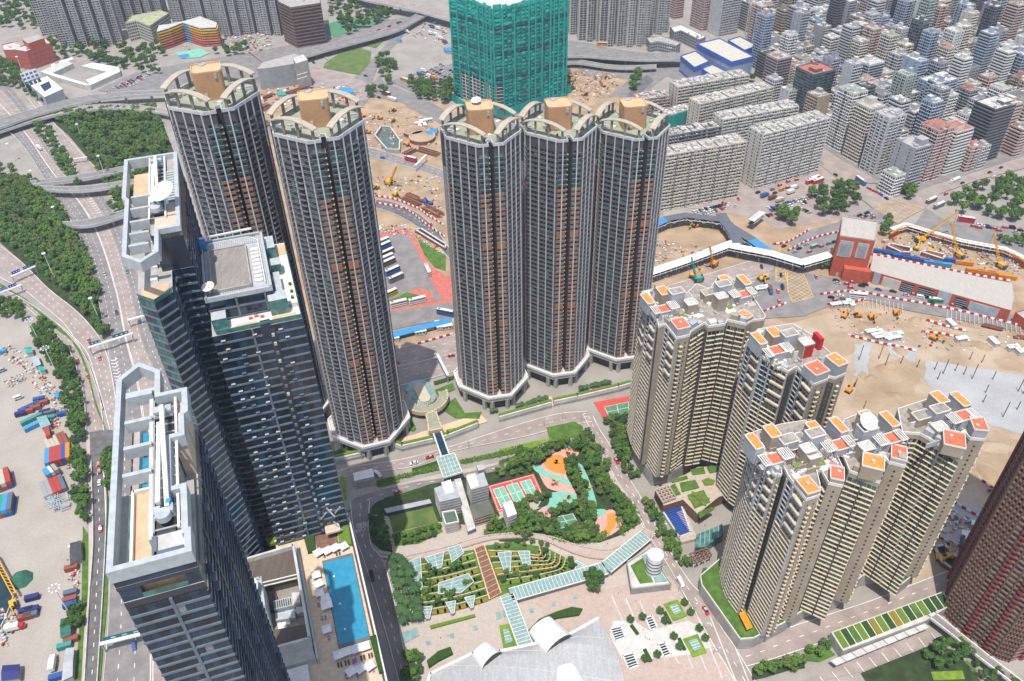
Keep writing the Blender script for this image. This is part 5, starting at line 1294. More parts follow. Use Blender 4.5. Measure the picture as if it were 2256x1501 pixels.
# terraced garden
TG = "1280,500 1420,492 1850,420 1960,385 2180,355 2290,375 2440,400 2620,490 2740,560 2680,640 2430,700 2120,780 1985,835 1700,905 1400,960 1390,880 1330,640"
sheet('terrace_lawn', TG, Z5, m_grass, 'N')
tgp = gp(TG, 'N')
def clipline(x0,y0,x1,y1,bow,n=10):
 return [g(550+(x0+(x1-x0)*t/n)/3.7533,1101+(y0+(y1-y0)*t/n+bow*math.sin(math.pi*t/n))/3.7533) for t in range(n+1)]
k = 0
for i in range(7):
 L = clipline(1300+i*12,560+i*62,1850+i*20,450+i*58,18); M_ = [m_hedge2,m_hedge,m_hedge3,m_hedge][i % 4]
 o = MB().wall(L, .6, 1.3, .45).build('terrace_kerb', m_kerb); tag(o, f'buff stone kerb, {["topmost","second","third","fourth","fifth","sixth","lowest"][i]} across the terraced lawn left of the brown steps', 'kerb', 'stone kerbs of the terraced garden')
 L2 = [p+Vector((0,-2.4,0)) for p in L]
 o = MB().wall(L2, .6, 1.25, 2.2).build('hedge_row', M_); tag(o, f'clipped hedge strip, {["topmost","second","third","fourth","fifth","sixth","lowest"][i]} left of the brown garden steps', 'hedge', 'hedge strips of the terraced garden')
for i in range(6):
 L = smooth([g(1100+x/3.7533,1101+y/3.7533) for x,y in ((-90+i*18,430+i*50),(150+i*35,440+i*38),(320+i*38,390+i*26-8*i))][:2]+[g(1100+(330+i*36)/3.7533,1101+(470+i*22)/3.7533),g(1100+(330+i*44)/3.7533,1101+(400+i*18)/3.7533)],4)
 o = MB().wall(L, .6, 1.3, .45).build('terrace_kerb', m_kerb); tag(o, f'buff stone kerb with a bend, {["topmost","second","third","fourth","fifth","lowest"][i]} across the terraced lawn right of the brown steps', 'kerb', 'stone kerbs of the terraced garden')
 L2 = [p+Vector((0,-2.2,0)) for p in L]
 o = MB().wall(L2, .6, 1.2, 2.0).build('hedge_row', [m_hedge3, m_hedge, m_hedge2][i % 3]); tag(o, f'clipped hedge strip with a bend, {["topmost","second","third","fourth","fifth","lowest"][i]} right of the brown garden steps', 'hedge', 'hedge strips of the terraced garden')
s = [g(*q(w, 'N')[0]) for w in ("1860,420", "1940,390", "2080,785", "1985,838")]
T = Tower('garden_steps', 'broad brown garden steps with orange stone lines down the terraced lawn', 'steps', s[0], None, 60)
T.part('deck', [m_deck]).prism(s, .3, 1.5)
for i in range(11):
 t = i/10; T.item('step_edge', [m_olight]).bar(s[0].lerp(s[3], t)+Vector((0, 0, 1.55)), s[1].lerp(s[2], t)+Vector((0, 0, 1.55)), .45, .25)
for a, b in ((0, 3), (1, 2)): T.item('side_kerb', [m_kerb]).bar(s[a]+Vector((0, 0, 1.5)), s[b]+Vector((0, 0, 1.5)), .6, .5)
T.done()
SKY = [("1290,520 1415,470 1430,740 1410,752", 'long narrow wedge skylight beside the palm grove'), ("1445,480 1610,430 1590,560 1520,582", 'wedge skylight second along the promenade'), ("1640,400 1740,372 1775,440 1672,522", 'five-sided skylight nearest the brown steps below the promenade'), ("1560,690 1810,610 1857,680 1750,770 1558,782", 'largest glass skylight in the middle of the terraced lawn'), ("1418,890 1512,880 1490,980 1460,986", 'small wedge skylight on the lower edge next to the palms'), ("1618,850 1706,835 1695,935 1670,946", 'small wedge skylight on the lower edge, middle of three'), ("1773,810 1866,790 1850,890 1830,900", 'small wedge skylight on the lower edge nearest the brown steps'), ("2050,440 2165,428 2160,590 2105,602", 'wedge skylight right of the brown steps'), ("2215,425 2318,425 2322,540 2266,556", 'wedge skylight among the bent hedges'), ("2700,500 2815,572 2685,602", 'triangular skylight at the corner of the glazed walkway')]
for pts,lab in SKY:
 P = gp(pts, 'N', 2.6); T = Tower('skylight', 'pale green glazed '+lab, 'skylight', sum(P, Vector())/len(P)*Vector((1, 1, 0)).length/1.4142 if False else (sum(p.x for p in P)/len(P), sum(p.y for p in P)/len(P), .3), 'glass skylights of the terraced garden', 40)
 T.part('glazing', [m_lat, m_glr]).prism(P, .3, 2.6, 0, 1); T.part('frame', [m_wfr]).wall(offset([(p.x, p.y) for p in P], -.1), 2.5, 2.85, .3, 0, True)
 for k in range(1, 4): T.item('glazing_bar', [m_wfr]).bar(P[0].lerp(P[-1], k/4)+Vector((0, 0, .05)), P[1].lerp(P[-2], k/4)+Vector((0, 0, .05)), .16)
 T.item('glazing_bar', [m_wfr]).bar(P[0].lerp(P[1], .5)+Vector((0, 0, .06)), P[-1].lerp(P[-2], .5)+Vector((0, 0, .06)), .16); T.done()
# courts and play floors
def court(name,pts,reg,m,z,lines=True):
 P = gp(pts,reg); sheet(name,pts,z,m,reg)
 if lines:
  c = sum(P,Vector())/len(P); Q = [c+(p-c)*.94 for p in P]; mb = MB(); zz = z+.14
  dashes(mb,Q+[Q[0]],zz,.28,solid=True); dashes(mb,[Q[0].lerp(Q[1],.5),Q[3].lerp(Q[2],.5)],zz+.004,.28,solid=True); dashes(mb,[Q[0].lerp(Q[3],.5),Q[1].lerp(Q[2],.5)],zz+.008,.28,solid=True)
  struct(mb.build('court_marking', m_line))
court('red_court', "1075,1073 1176,1046 1199,1096 1096,1130", None, m_court_r, Z5)
for pts in ("1085,1080 1110,1073 1130,1112 1104,1122", "1114,1072 1140,1065 1160,1103 1134,1111", "1144,1064 1169,1057 1186,1095 1165,1102"): court('green_court', pts, None, m_court_g, Z6)
court('tennis_court', "780,480 1075,428 1075,580 870,628", 'K', m_court_r, Z4, False); court('tennis_court', "862,520 1075,475 1075,570 905,612", 'K', m_court_d, Z5)
court('tennis_court', "435,155 610,120 662,210 490,252", 'O', m_court_d, Z5)
for pts, reg, m, z in (("280,1000 360,985 420,925 500,876 590,858 655,880 640,925 560,945 548,1062 600,1170 640,1260 540,1225 400,1190 330,1075", 'K', m_rose, Z4), ("365,985 430,925 510,918 545,960 552,1062 480,1062 400,1030", 'K', m_ochre, Z5), ("262,1010 330,1002 400,1058 500,1090 572,1128 592,1172 470,1130 330,1072", 'K', m_teal, Z5), ("410,1230 520,1218 622,1235 642,1290 590,1340 500,1345 400,1375 300,1345 290,1402 190,1445 230,1392 400,1330", 'K', m_teal, Z5), ("590,1010 685,1000 805,1310 760,1342 700,1262 640,1100", 'K', m_teal, Z5), ("305,1385 380,1350 447,1370 422,1425 412,1505 378,1505", 'K', m_rose, Z6), ("795,300 800,165 860,108 935,88 1000,140 1007,225 930,295 830,325", 'O', m_rose, Z4), ("890,130 940,118 995,160 962,205 930,262 850,305 812,312 850,268 890,220", 'O', m_ochre, Z5), ("755,95 850,82 885,108 800,162 770,135", 'O', m_teal, Z5)):
 sheet('play_floor', [p for p in smooth(gp(pts, reg)+[gp(pts, reg)[0]], 3)[:-1]], z, m)
PLAY = [("455,1150", 'dark climbing fort'), ("560,1290", 'black and white climbing frame'), ("650,1070", 'yellow and blue slide'), ("400,1395", 'orange see-saw set'), ("470,1000", 'curved yellow swing rail'), ("575,890", 'flat red balance beam'), ("720,1200", 'small grey spinner')]
for w,lab in PLAY:
 p = g(*q(w, 'K')[0]); T = Tower('play_equipment', lab+' on the coloured play floor', 'play equipment', p, None, 30); cs = [m_red, m_orange, m_blue, m_yelp, m_dk]
 for k in range(3):
  a = R_.uniform(0, 6.28); c = p+Vector((math.cos(a)*1.6, math.sin(a)*1.6, 0)); T.item('platform', [cs[k]]).box((c.x, c.y, 1.0), 1.8, 1.5, .25, a)
  for sx in (-.7, .7): T.item('post', [m_dk]).bar(c+Vector((sx, .5, .4)), c+Vector((sx, .5, 2.6)), .16)
  T.item('canopy', [cs[(k+1) % 4]]).box((c.x, c.y, 2.6), 1.6, 1.4, .2, a+.3)
 T.item('slide', [m_yelp]).bar(p+Vector((1, 1, 1.4)), p+Vector((3.6, 2, .8)), .7, .25); T.done()
# planted ground under the trees
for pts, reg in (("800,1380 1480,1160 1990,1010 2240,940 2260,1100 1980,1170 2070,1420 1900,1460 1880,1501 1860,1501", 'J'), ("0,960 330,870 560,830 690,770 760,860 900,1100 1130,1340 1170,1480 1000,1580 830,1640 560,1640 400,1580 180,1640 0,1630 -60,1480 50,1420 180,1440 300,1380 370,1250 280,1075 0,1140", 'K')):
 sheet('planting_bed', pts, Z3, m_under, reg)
sheet('planting_bed', "760,860 880,1000 950,1180 900,1190 840,1050 780,1000", Z4, m_grass, 'K'); sheet('planting_bed', "920,1240 980,1230 1080,1400 1120,1480 1060,1500 1000,1380", Z4, m_grass_l, 'K')
for pts, reg, m in (("390,690 620,640 690,680 690,740 640,770 420,810", 'K', m_grass), ("0,870 350,790 440,790 250,870 0,915", 'K', m_grass_l), ("1740,960 2250,850 2250,890 1760,990", 'J', m_grass), ("1060,1130 1340,1060 1560,1000 1560,1040 1240,1110 1240,1140 1060,1185", 'J', m_grass), ("1340,1030 1550,965 1560,1000 1350,1060", 'J', m_hedge), ("1110,1275 1280,1230 1450,1180 1460,1200 1300,1250 1120,1295", 'J', m_hedge), ("745,1100 780,1095 805,1280 785,1290", 'J', m_grass_l), ("1270,580 1330,575 1380,700 1360,720 1290,710", 'J', m_grass), ("1600,545 1650,480 1700,440 1780,570 1920,560 1900,620 1700,610", 'J', m_grass), ("1195,830 1500,770 1510,800 1200,855", 'J', m_grass), ("1620,710 1880,655 1890,690 1640,750", 'J', m_grass_l), ("1530,380 1680,320 1700,370 1560,440", 'J', m_grass), ("1520,310 1690,260 1690,290 1530,340", 'J', m_hedge)):
 sheet('planting_strip', pts, Z5+.02, m, reg)
sheet('terrace_paving', "1180,800 1380,740 1900,570 1970,640 1620,750 1250,830", Z4, m_kerb, 'J'); sheet('terrace_paving', "690,740 930,870 970,900 720,960", Z4, m_kerb, 'J')
sheet('terrace_paving', "80,560 430,430 450,510 110,590", Z4, m_kerb, 'K'); sheet('terrace_paving', "610,420 900,310 960,370 640,450", Z4, m_kerb, 'K')
# raised terrace edges with hanging hedges in front of the arched-crown towers
for a, b, lab in (("1180,850 1260,880 1520,820 1640,790 1890,690", 'J', 'left of the lyre-shaped canopy'), ("715,985 960,930", 'J', 'beneath the slotted arched-crown tower'), ("0,640 430,520", 'K', 'under the middle arched-crown tower'), ("450,510 640,470 980,390 1080,360", 'K', 'beside the tennis court')):
 P = gp(a,b)
 T = Tower('terrace_edge', 'pale concrete terrace edge with trailing plants '+lab, 'terrace', P[0], 'terrace edges along the elevated street', 30)
 T.part('edge_wall', [m_conc_l]).wall(P, .1, 5, 1.2); T.part('planter_hedge', [m_hedge2]).wall([p+Vector((0, 1.4, 0)) for p in P], .1, 5.8, 1.6); T.part('edge_band', [m_conc]).wall([p-Vector((0, .7, 0)) for p in P], 2, 3.2, .5); T.done()
# lyre-shaped canopy,oval court and glazed ring
lc = g(550+1452/3.7533, 760+425/3.7533, 7); T = Tower('canopy', 'lyre-shaped sage canopy with cream rim before the slotted arched-crown tower', 'canopy', (lc.x, lc.y, 0), None, 30)
pts_o = [lc+Vector((math.cos(a),math.sin(a),0))*14.6 for a in [math.radians(d) for d in range(165,386,10)]]; pts_i = [lc+Vector((math.cos(a),math.sin(a),0))*9.4 for a in [math.radians(d) for d in range(165,386,10)]]
for A,B,z in ((pts_o,pts_i,7),):
 mb = T.part('roof', [m_sage])
 for i in range(len(A)-1): mb.prism([A[i],A[i+1],B[i+1],B[i]],4.4,6.7)
stem = gp("1455,570 1540,545 1570,630 1595,690 1480,715 1470,640", 'J', 7); T.part('stem_roof', [m_sage]).prism(stem, 4.4, 6.68)
T.part('rim', [m_kerb]).wall([(p.x, p.y) for p in pts_o], 4.2, 7.2, .9); T.part('inner_rim', [m_kerb]).wall([(p.x, p.y) for p in pts_i], 4.2, 7.2, .9); T.part('stem_rim', [m_kerb]).wall(offset([(p.x, p.y) for p in stem], -.2), 4.2, 7.22, .9, 0, True)
for i in range(0, len(pts_o), 4): p = pts_o[i].lerp(pts_i[i], .3); T.item('column', [m_conc]).cyl((p.x, p.y, .1), .5, 4.3, 8)
T.done()
oc = g(550+1425/3.7533,760+405/3.7533,4); od = (g(550+1480/3.7533,760+490/3.7533,4)-g(550+1395/3.7533,760+330/3.7533,4)); oa = math.atan2(od.y,od.x)
T = Tower('rotunda', 'capsule-shaped cream roof inside a ring of pale green glazing', 'rotunda', (oc.x, oc.y, 0), None, 30)
T.part('roof', [mat('cream roof', (.58,.50,.38), .9, (.52,.45,.34), .3)]).prism(rrect((oc.x, oc.y), 19, 7.4, oa, 3.65, 8), .1, 5.4)
outer = rrect((oc.x-od.x*.12, oc.y-od.y*.12), 26, 16, oa, 7.9, 10); inner = rrect((oc.x, oc.y), 19.4, 7.8, oa, 3.85, 10); mb = T.part('glazing', [m_glr])
for i in range(len(outer)):
 j = (i+1) % len(outer); mb.poly([(*outer[i], 3.2), (*outer[j], 3.2), (*inner[j], 4.8), (*inner[i], 4.8)]); T.item('glazing_bar', [m_wh]).bar((*outer[i], 3.3), (*inner[i], 4.9), .14)
T.part('ring_wall', [m_glr]).wall(outer, .1, 3.3, .2, 0, True); T.done()
# link bridge with navy roof and square glass canopy
T = Tower('link_bridge', 'short link bridge with navy roof and cream rails between canopy and glass square', 'footbridge', g(965, 985), None, 20)
T.part('roof', [g_navy2]).prism(gp("1525,735 1580,720 1642,900 1590,920", 'J', 7), 5.6, 6.8)
for a, b in (("1520,735", "1585,922"), ("1582,718", "1648,898")): T.item('rail', [m_wfr]).bar(g(*q(a, 'J')[0], 7), g(*q(b, 'J')[0], 7), .8)
T.done()
T = Tower('glass_canopy', 'square pale green glass canopy at the head of the covered walkway', 'canopy', g(990, 1025), None, 30)
P = gp("1545,935 1692,895 1757,1052 1602,1102", 'J', 9); T.part('glass_roof', [m_glr]).prism(P, 8.5, 9); T.part('frame', [m_wfr]).wall(offset([(p.x, p.y) for p in P], 0), 8.3, 9.4, .5, 0, True); T.part('core', [m_lat]).prism(offset([(p.x, p.y) for p in P], -2.5), .3, 8.5)
for k in range(1, 5): T.item('glazing_bar', [m_wfr]).bar(P[0].lerp(P[1], k/5)+Vector((0, 0, .1)), P[3].lerp(P[2], k/5)+Vector((0, 0, .1)), .2); T.item('glazing_bar', [m_wfr]).bar(P[0].lerp(P[3], k/5)+Vector((0, 0, .12)), P[1].lerp(P[2], k/5)+Vector((0, 0, .12)), .2)
T.done()
T = Tower('covered_walkway', 'grey roofed walkway running from the square canopy to the brown steps', 'walkway', g(1020, 1090), None, 20)
P = gp("1690,1115 1745,1100 1868,1515 1800,1545", 'J', 5); T.part('roof', [m_conc_l]).prism(P, 4.4, 5); T.part('wall', [m_lat]).prism(offset([(p.x, p.y) for p in P], -1), .3, 4.4); T.part('edge', [m_lat]).wall([(P[0].x, P[0].y), (P[3].x, P[3].y)], 4.9, 5.5, .4); T.done()
def kiosk(label, roof, reg, z, base_m, top_m, white=None, name='stair_tower', rim=None, ribs=0):
 P = gp(roof, reg, z); P2 = ccw([(p.x, p.y) for p in P]); c = (sum(p.x for p in P)/len(P), sum(p.y for p in P)/len(P)); T = Tower(name, label, 'stair tower' if name == 'stair_tower' else 'pavilion', (*c, .3), None, 30)
 T.part('wall', [base_m, top_m]).prism(P, .3, z, 0, 1)
 for i in range(len(P2)):
  p0,p1 = P2[i],P2[(i+1) % len(P2)]
  if seen(p0,p1,z/2):
   d,n,l = norm2(p0,p1)
   for k in range(int(z/2.2)): pbox(T.item('cladding_joint', [m_conc_l]), Vector((*p0, 0)), d, n, 0, l, 1+k*2.2, 1.2+k*2.2, 0, .12)
 if white is not None:
  Pw = gp(white, reg, z+.4); T.part('louvre_roof', [m_wh]).prism(Pw, z-1, z+.4)
  for k in range(6): T.item('louvre', [m_wfr]).bar(Pw[0].lerp(Pw[1], k/5)+Vector((0, 0, .2)), Pw[-1].lerp(Pw[-2], k/5)+Vector((0, 0, .2)), .3)
 if rim: T.part('rim', [rim]).wall(offset([(p.x, p.y) for p in P], -.2), z-.1, z+.9, .6, 0, True)
 T.done()
kiosk('grey stone stair tower with white louvred roof, left of the covered walkway', "1525,1185 1690,1125 1740,1260 1570,1300", 'J', 14, m_lat, m_grey, "1585,1140 1660,1115 1690,1215 1622,1235")
kiosk('grey stone stair tower with white louvred roof, right of the covered walkway', "1790,1100 1935,1055 1975,1160 1830,1200", 'J', 14, m_lat, m_grey, "1792,1085 1862,1062 1895,1165 1830,1190")
kiosk('low pavilion with dark sage roof and white rim below the left stair tower', "1588,110 1700,90 1732,188 1620,212", 'N', 8, m_conc, mat('dark sage roof', (.10,.15,.12), .9), name='pavilion', rim=m_wfr)
kiosk('brown-walled pavilion with dark grey-green roof below the right stair tower', "1820,45 1985,10 2028,110 1862,160", 'N', 7, m_deck, mat('slate sage roof', (.14,.15,.125), .9), name='pavilion')
kiosk('small grey stair tower with white top between the sports courts and the promenade', "2092,30 2168,8 2210,115 2135,145", 'N', 11, m_lat, m_wh)
kiosk('white-roofed utility building with grey grille beside the street corner', "855,1060 1015,1020 1030,1090 865,1125", 'J', 7, m_conc, m_wh, name='pavilion')
kiosk('small grey louvred kiosk beside the lower street', "1875,1000 1930,985 1945,1025 1890,1042", 'J', 6, m_lat, m_bandl, name='pavilion')
# glazed walkway round the plaza
def glazed_walk(label,pts,reg,w,z=5.0):
 P = [g(x, y, z) for x, y in q(pts, reg)]; T = Tower('glazed_walkway', label, 'walkway', P[0]*1.0-Vector((0, 0, z)), 'glazed walkways round the plaza', 90)
 for i in range(len(P)-1):
  a,b = P[i],P[i+1]; d = (b-a).normalized(); n = Vector((d.y,-d.x,0)); l = (b-a).length; e = w/2
  T.item('glass_roof', [m_glr]).prism([a+n*e, b+n*e, b-n*e, a-n*e], z-.25, z)
  T.item('wall', [m_lat]).prism([a+n*e*.7, b+n*e*.7, b-n*e*.7, a-n*e*.7], .3, z-.3)
  for s in (-1, 1): T.item('edge_beam', [m_wfr]).bar(a+n*e*s+Vector((0, 0, .1)), b+n*e*s+Vector((0, 0, .1)), .45)
  for k in range(int(l/2)): p = a+d*(k*2+1); T.item('glazing_bar', [m_wfr]).bar(p-n*e+Vector((0, 0, .08)), p+n*e+Vector((0, 0, .08)), .22)
 T.done()
glazed_walk('long glazed walkway with pale green roof bending from the street corner down to the plaza', "1218,290 880,565 95,788", 'O', 7.5)
glazed_walk('glazed walkway with pale green roof running beside the oblong hedge bed', "62,790 225,1230", 'O', 7)
# small green-roofed building with white drum
T = Tower('pavilion', 'grey wedge-shaped pavilion with grass roof and glazed lantern on the plaza', 'pavilion', g(1440, 1280), None, 30)
P = gp("1055,520 1240,405 1422,705 1090,745", 'O', 5); T.part('wall', [m_lat, m_conc_l]).prism(P, .3, 5, 0, 1); T.part('grass_roof', [m_grass]).prism(gp("1085,545 1185,482 1272,680 1165,692", 'O', 5.4), 5, 5.4)
for pts in ("1180,470 1240,440 1262,500 1200,510", "1265,612 1340,605 1390,672 1290,680"): T.item('skylight', [m_glr]).prism(gp(pts, 'O', 5.6), 5, 5.6)
T.part('parapet', [m_conc]).wall(offset([(p.x, p.y) for p in P], -.2), 5, 6, .6, 0, True); T.done()
dc = g(1100+1272/3.7533,1101+590/3.7533,5)
T = Tower('vent_drum', 'white ventilation drum with dark slots standing on the wedge-shaped pavilion', 'vent', (dc.x, dc.y, 5), None, 20)
T.part('drum', [m_wh]).cyl((dc.x, dc.y, 5), 4.2, 13, 24)
for k in range(4): T.item('slot', [m_dk]).cyl((dc.x, dc.y, 7.2+k*2.6), 4.26, .8, 24)
T.part('cap', [m_grey, m_wfr]).cyl((dc.x, dc.y, 18), 3.4, .4, 24, 0, mt=1); T.part('cap_rim', [m_wh]).wall([(dc.x+4*math.cos(a*.2618), dc.y+4*math.sin(a*.2618)) for a in range(24)], 18, 19, .5, 0, True); T.done()
# plaza furniture: glazed pits,planted beds,hedges
for i, (pts, lab) in enumerate((("918,1068 1008,1048 1042,1140 955,1170", 'nearest the curved station roof'), ("1208,978 1262,962 1308,1060 1250,1080", 'between the two ball trees'), ("1022,1290 1108,1268 1152,1370 1068,1402", 'closest to the lower edge'), ("1312,1195 1370,1180 1420,1280 1360,1302", 'lower one, beside the grass bed'))):
 P = gp(pts, 'O', 1.4); T = Tower('light_pit', 'dark glazed light pit with white rim on the plaza, '+lab, 'light pit', (P[0].x, P[0].y, .3), 'light pits in the plaza', 20)
 T.part('glass', [g_navy2]).prism(P, .3, 1.2); T.part('rim', [m_wfr]).wall(offset([(p.x, p.y) for p in P], 0), .3, 1.7, .7, 0, True)
 for k in range(1, 5): T.item('bar', [m_wfr]).bar(P[0].lerp(P[3], k/5), P[1].lerp(P[2], k/5), .35)
 T.done()
for pts, lab in (("1360,860 1472,825 1552,962 1440,1002", 'upper glazed grass bed on the plaza beside the street'), ("1518,1150 1640,1110 1718,1262 1600,1302", 'lower glazed grass bed on the plaza beside the street'), ("0,1040 80,1025 150,1215 40,1255", 'oblong grass bed with glass strip beside the glazed walkway')):
 P = gp(pts, 'O', 1.2); c = sum(P, Vector())/4; T = Tower('grass_bed', lab, 'grass bed', (c.x, c.y, .3), None, 20); T.part('turf', [m_grass_l]).prism(P, .3, 1.2)
 Q = [c+(p-c)*.56 for p in P]; T.part('glass', [m_glr]).prism(Q, .5, 1.9)
 for k in range(1, 4): T.item('bar', [m_wfr]).bar(Q[0].lerp(Q[3], k/4)+Vector((0, 0, .75)), Q[1].lerp(Q[2], k/4)+Vector((0, 0, .75)), .2)
 T.done()
for a, b, lab in (("1090,1040", "1146,1116", 'nearest the curved roof'), ("1365,930", "1414,1026", 'beside the upper grass bed'), ("1485,1148", "1534,1246", 'beside the lower grass bed'), ("1200,1240", "1254,1340", 'lowest, near the picture edge')):
 o = MB().bar(g(*q(a, 'O')[0], 1.0), g(*q(b, 'O')[0], 1.0), 1.6, 1.4).build('hedge', m_hedge); tag(o, 'short dark clipped hedge on the plaza, '+lab, 'hedge', 'short hedges on the plaza')
pl = MB()
for k in range(9):
 a,b = g(1100+(930+k*115)/3.7533,1101+(800+k*22)/3.7533),g(1100+(1120+k*120)/3.7533,1101+(1240+k*40)/3.7533); dashes(pl,[a,b],Z4+.16,.7,solid=True)
struct(pl.build('paving_band', m_conc_l))
for pts in ("250,910 282,903 290,935 258,945", "430,855 465,848 473,880 438,890", "605,800 640,793 650,822 615,830"):
 sheet('glass_paving', pts, Z6, m_glr, 'O')
for pts in ("1455,1180 1490,1172 1500,1205 1465,1212", "1650,1120 1685,1110 1695,1145 1660,1152", "1842,1055 1880,1045 1890,1080 1852,1090", "2035,940 2075,932 2085,985 2045,1000", "2090,930 2125,920 2135,965 2100,980"): sheet('glass_paving', pts, Z6, m_glr, 'N')
sheet('glass_paving', "1255,1110 1380,1062 1405,1130 1275,1200", Z6, m_glr, 'N')
# curved station roof
T = Tower('station_roof', 'broad pale grey vaulted station roof with ribbed bands, cut by the lower edge', 'station roof', g(1200, 1480), None, 40)
L = [g(x,y,5) for x,y in ((925,1560),(948,1487),(1040,1442),(1100,1437),(1240,1408),(1318,1364))]
Rr = [g(x,y,5) for x,y in ((1390,1560),(1376,1500),(1362,1450),(1345,1410),(1333,1385),(1320,1366))]
ctr = [a.lerp(b, .5) for a, b in zip(L, Rr)]; N = 12; mb = T.part('vault', [mat('station roof sheet', (.44,.445,.45), .6, (.38,.385,.39), .5, stretch=(2, .3, 1))])
rows = []
for a,b in zip(resample(L,9),resample(Rr,9)): rows.append([a.lerp(b,t/N)+Vector((0,0,4.2*math.sin(math.pi*t/N)*min(1,(a-b).length/40))) for t in range(N+1)])
for i in range(8):
 for j in range(N): mb.poly([rows[i][j],rows[i][j+1],rows[i+1][j+1],rows[i+1][j]])
for i in range(0,8,2):
 for j in range(N): T.item('roof_rib', [m_conc_l]).bar(rows[i][j]+Vector((0, 0, .1)), rows[i][j+1]+Vector((0, 0, .1)), .35)
T.part('plinth', [m_conc]).prism(L+list(reversed(Rr)), .3, 4.8)
T.part('fascia', [m_wh]).wall([(p.x, p.y) for p in L], 3, 6.2, 1.2); T.done()
def cowl(label,a,b,w,h):
 A, B = g(*a, 6), g(*b, 6); d = (B-A); l = d.length; d /= l; n = Vector((d.y, -d.x, 0)); T = Tower('roof_cowl', label, 'roof cowl', (A.x, A.y, 6), 'white cowls on the station roof', 10); mb = T.part('shell', [m_wh]); N = 10
 for i in range(N):
  a0,a1 = math.pi*i/N,math.pi*(i+1)/N
  p = [A+n*(w*math.cos(x))+Vector((0,0,h*math.sin(x))) for x in (a0,a1)]; r = [B+n*(w*.8*math.cos(x))+Vector((0,0,h*.55*math.sin(x))) for x in (a0,a1)]
  mb.poly([p[0],p[1],r[1],r[0]])
 T.part('grille', [m_dk]).poly([A+n*(w*.9*math.cos(math.pi*i/N))+Vector((0, 0, h*.9*math.sin(math.pi*i/N)))+d*.5 for i in range(N+1)]); T.part('edge', [m_bandl]).bar(B-n*w*.8+Vector((0,0,.3)), B+n*w*.8+Vector((0,0,.3)), .5); T.done()
cowl('white curved cowl on the station roof, next to the hedge beside the palm street', (1085, 1462), (1058, 1432), 6.5, 7)
cowl('white curved cowl on the station roof, in front of the oval hedge', (1232, 1428), (1190, 1378), 8.5, 8)
cowl('white curved cowl on the station roof, at the lower edge of the picture', (1262, 1530), (1242, 1472), 7.5, 6)
o = solid('hedge', 'oval dark hedge mound beside the station roof cowl', 'hedge', "235,1085 330,985 470,925 600,885 690,900 660,950 480,975 300,1040 250,1140", 'O', 2, m_hedge)
o = solid('hedge', 'dark hedge mound at the left end of the station roof', 'hedge', "1465,1330 1560,1250 1660,1215 1680,1270 1560,1330 1480,1385", 'N', 2, m_hedge)
o = solid('hedge', 'row of dark flowering hedge above the pale paved squares', 'hedge', "1490,1040 1860,945 1868,965 1500,1065", 'N', 1.4, m_hedge2)
# right-hand club with roof garden
T = Tower('clubhouse', 'red-brown clubhouse with planted roof, pergola grid and flower-shaped bed', 'clubhouse', g(1530, 1090), None, 60)
zc = 8
T.part('wall', [m_deck, mat('buff roof path', (.50,.42,.34), .9, (.43,.36,.29), .5)]).prism(gp("1290,1190 1410,1145 1560,1060 1640,1010 1870,1000 1900,1080 1960,1200 1810,1260 1640,1400 1520,1280 1360,1330", 'K', zc), .1, zc, 0, 1)
for pts, m in (("1580,1030 1690,1008 1705,1060 1600,1075", m_grass), ("1715,1010 1790,985 1830,1040 1740,1060", m_grass), ("1490,1140 1620,1115 1655,1180 1510,1215", m_grass), ("1410,1170 1450,1145 1500,1230 1450,1250", m_grass), ("1420,1120 1550,1080 1560,1105 1430,1140", m_grass), ("1640,1385 1760,1340 1780,1355 1660,1435", m_grass), ("1675,1120 1720,1098 1785,1120 1770,1155 1700,1160", m_hedge2), ("1820,1110 1870,1095 1880,1135 1830,1145", m_grass)): T.item('roof_bed', [m]).prism(gp(pts, 'K', zc+.6), zc, zc+.6)
fb = gp("1555,1240 1690,1200 1745,1300 1615,1350", 'K', zc+.5); c = sum(fb, Vector())/4; T.part('flower_bed', [m_grass]).prism(fb, zc, zc+.5)
for k in range(6):
 a = k*1.047; d = Vector((math.cos(a), math.sin(a), 0)); n = Vector((-d.y, d.x, 0)); T.item('petal', [m_hedge2]).prism([c+d*1.2, c+d*4.6-n*1.2, c+d*6.2, c+d*4.6+n*1.2], zc+.5, zc+.75)
T.part('flower_eye', [m_deck]).cyl((c.x, c.y, zc+.5), 1.4, .4, 14)
P = gp("1290,1200 1400,1160 1460,1260 1350,1300", 'K', zc+2.4)
for k in range(5): T.item('pergola_beam', [m_pink]).bar(P[0].lerp(P[1], k/4), P[3].lerp(P[2], k/4), .5); T.item('pergola_beam', [m_pink]).bar(P[0].lerp(P[3], k/4), P[1].lerp(P[2], k/4), .5)
T.done()
T = Tower('pool_roof', 'blue slatted pool enclosure with buff deck beside the clubhouse', 'pool', g(1490, 1150), None, 40)
P = gp("1362,100 1500,58 1575,270 1490,302", 'O', 2); T.part('basin', [m_water]).prism(P, .3, 1.6); T.part('surround', [m_conc_l]).wall(offset([(p.x, p.y) for p in P], .5), .3, 2.4, 1, 0, True)
for k in range(16): T.item('slat', [mat('royal blue slat', (.03,.06,.36), .6)]).bar(P[0].lerp(P[3], (k+.5)/16)+Vector((0, 0, .3)), P[1].lerp(P[2], (k+.5)/16)+Vector((0, 0, .3)), .55, .3)
T.part('deck', [MATS['buff roof path']]).prism(gp("1462,100 1530,75 1640,320 1500,355 1490,305 1575,270", 'O', 2.2), .3, 2.2); T.done()
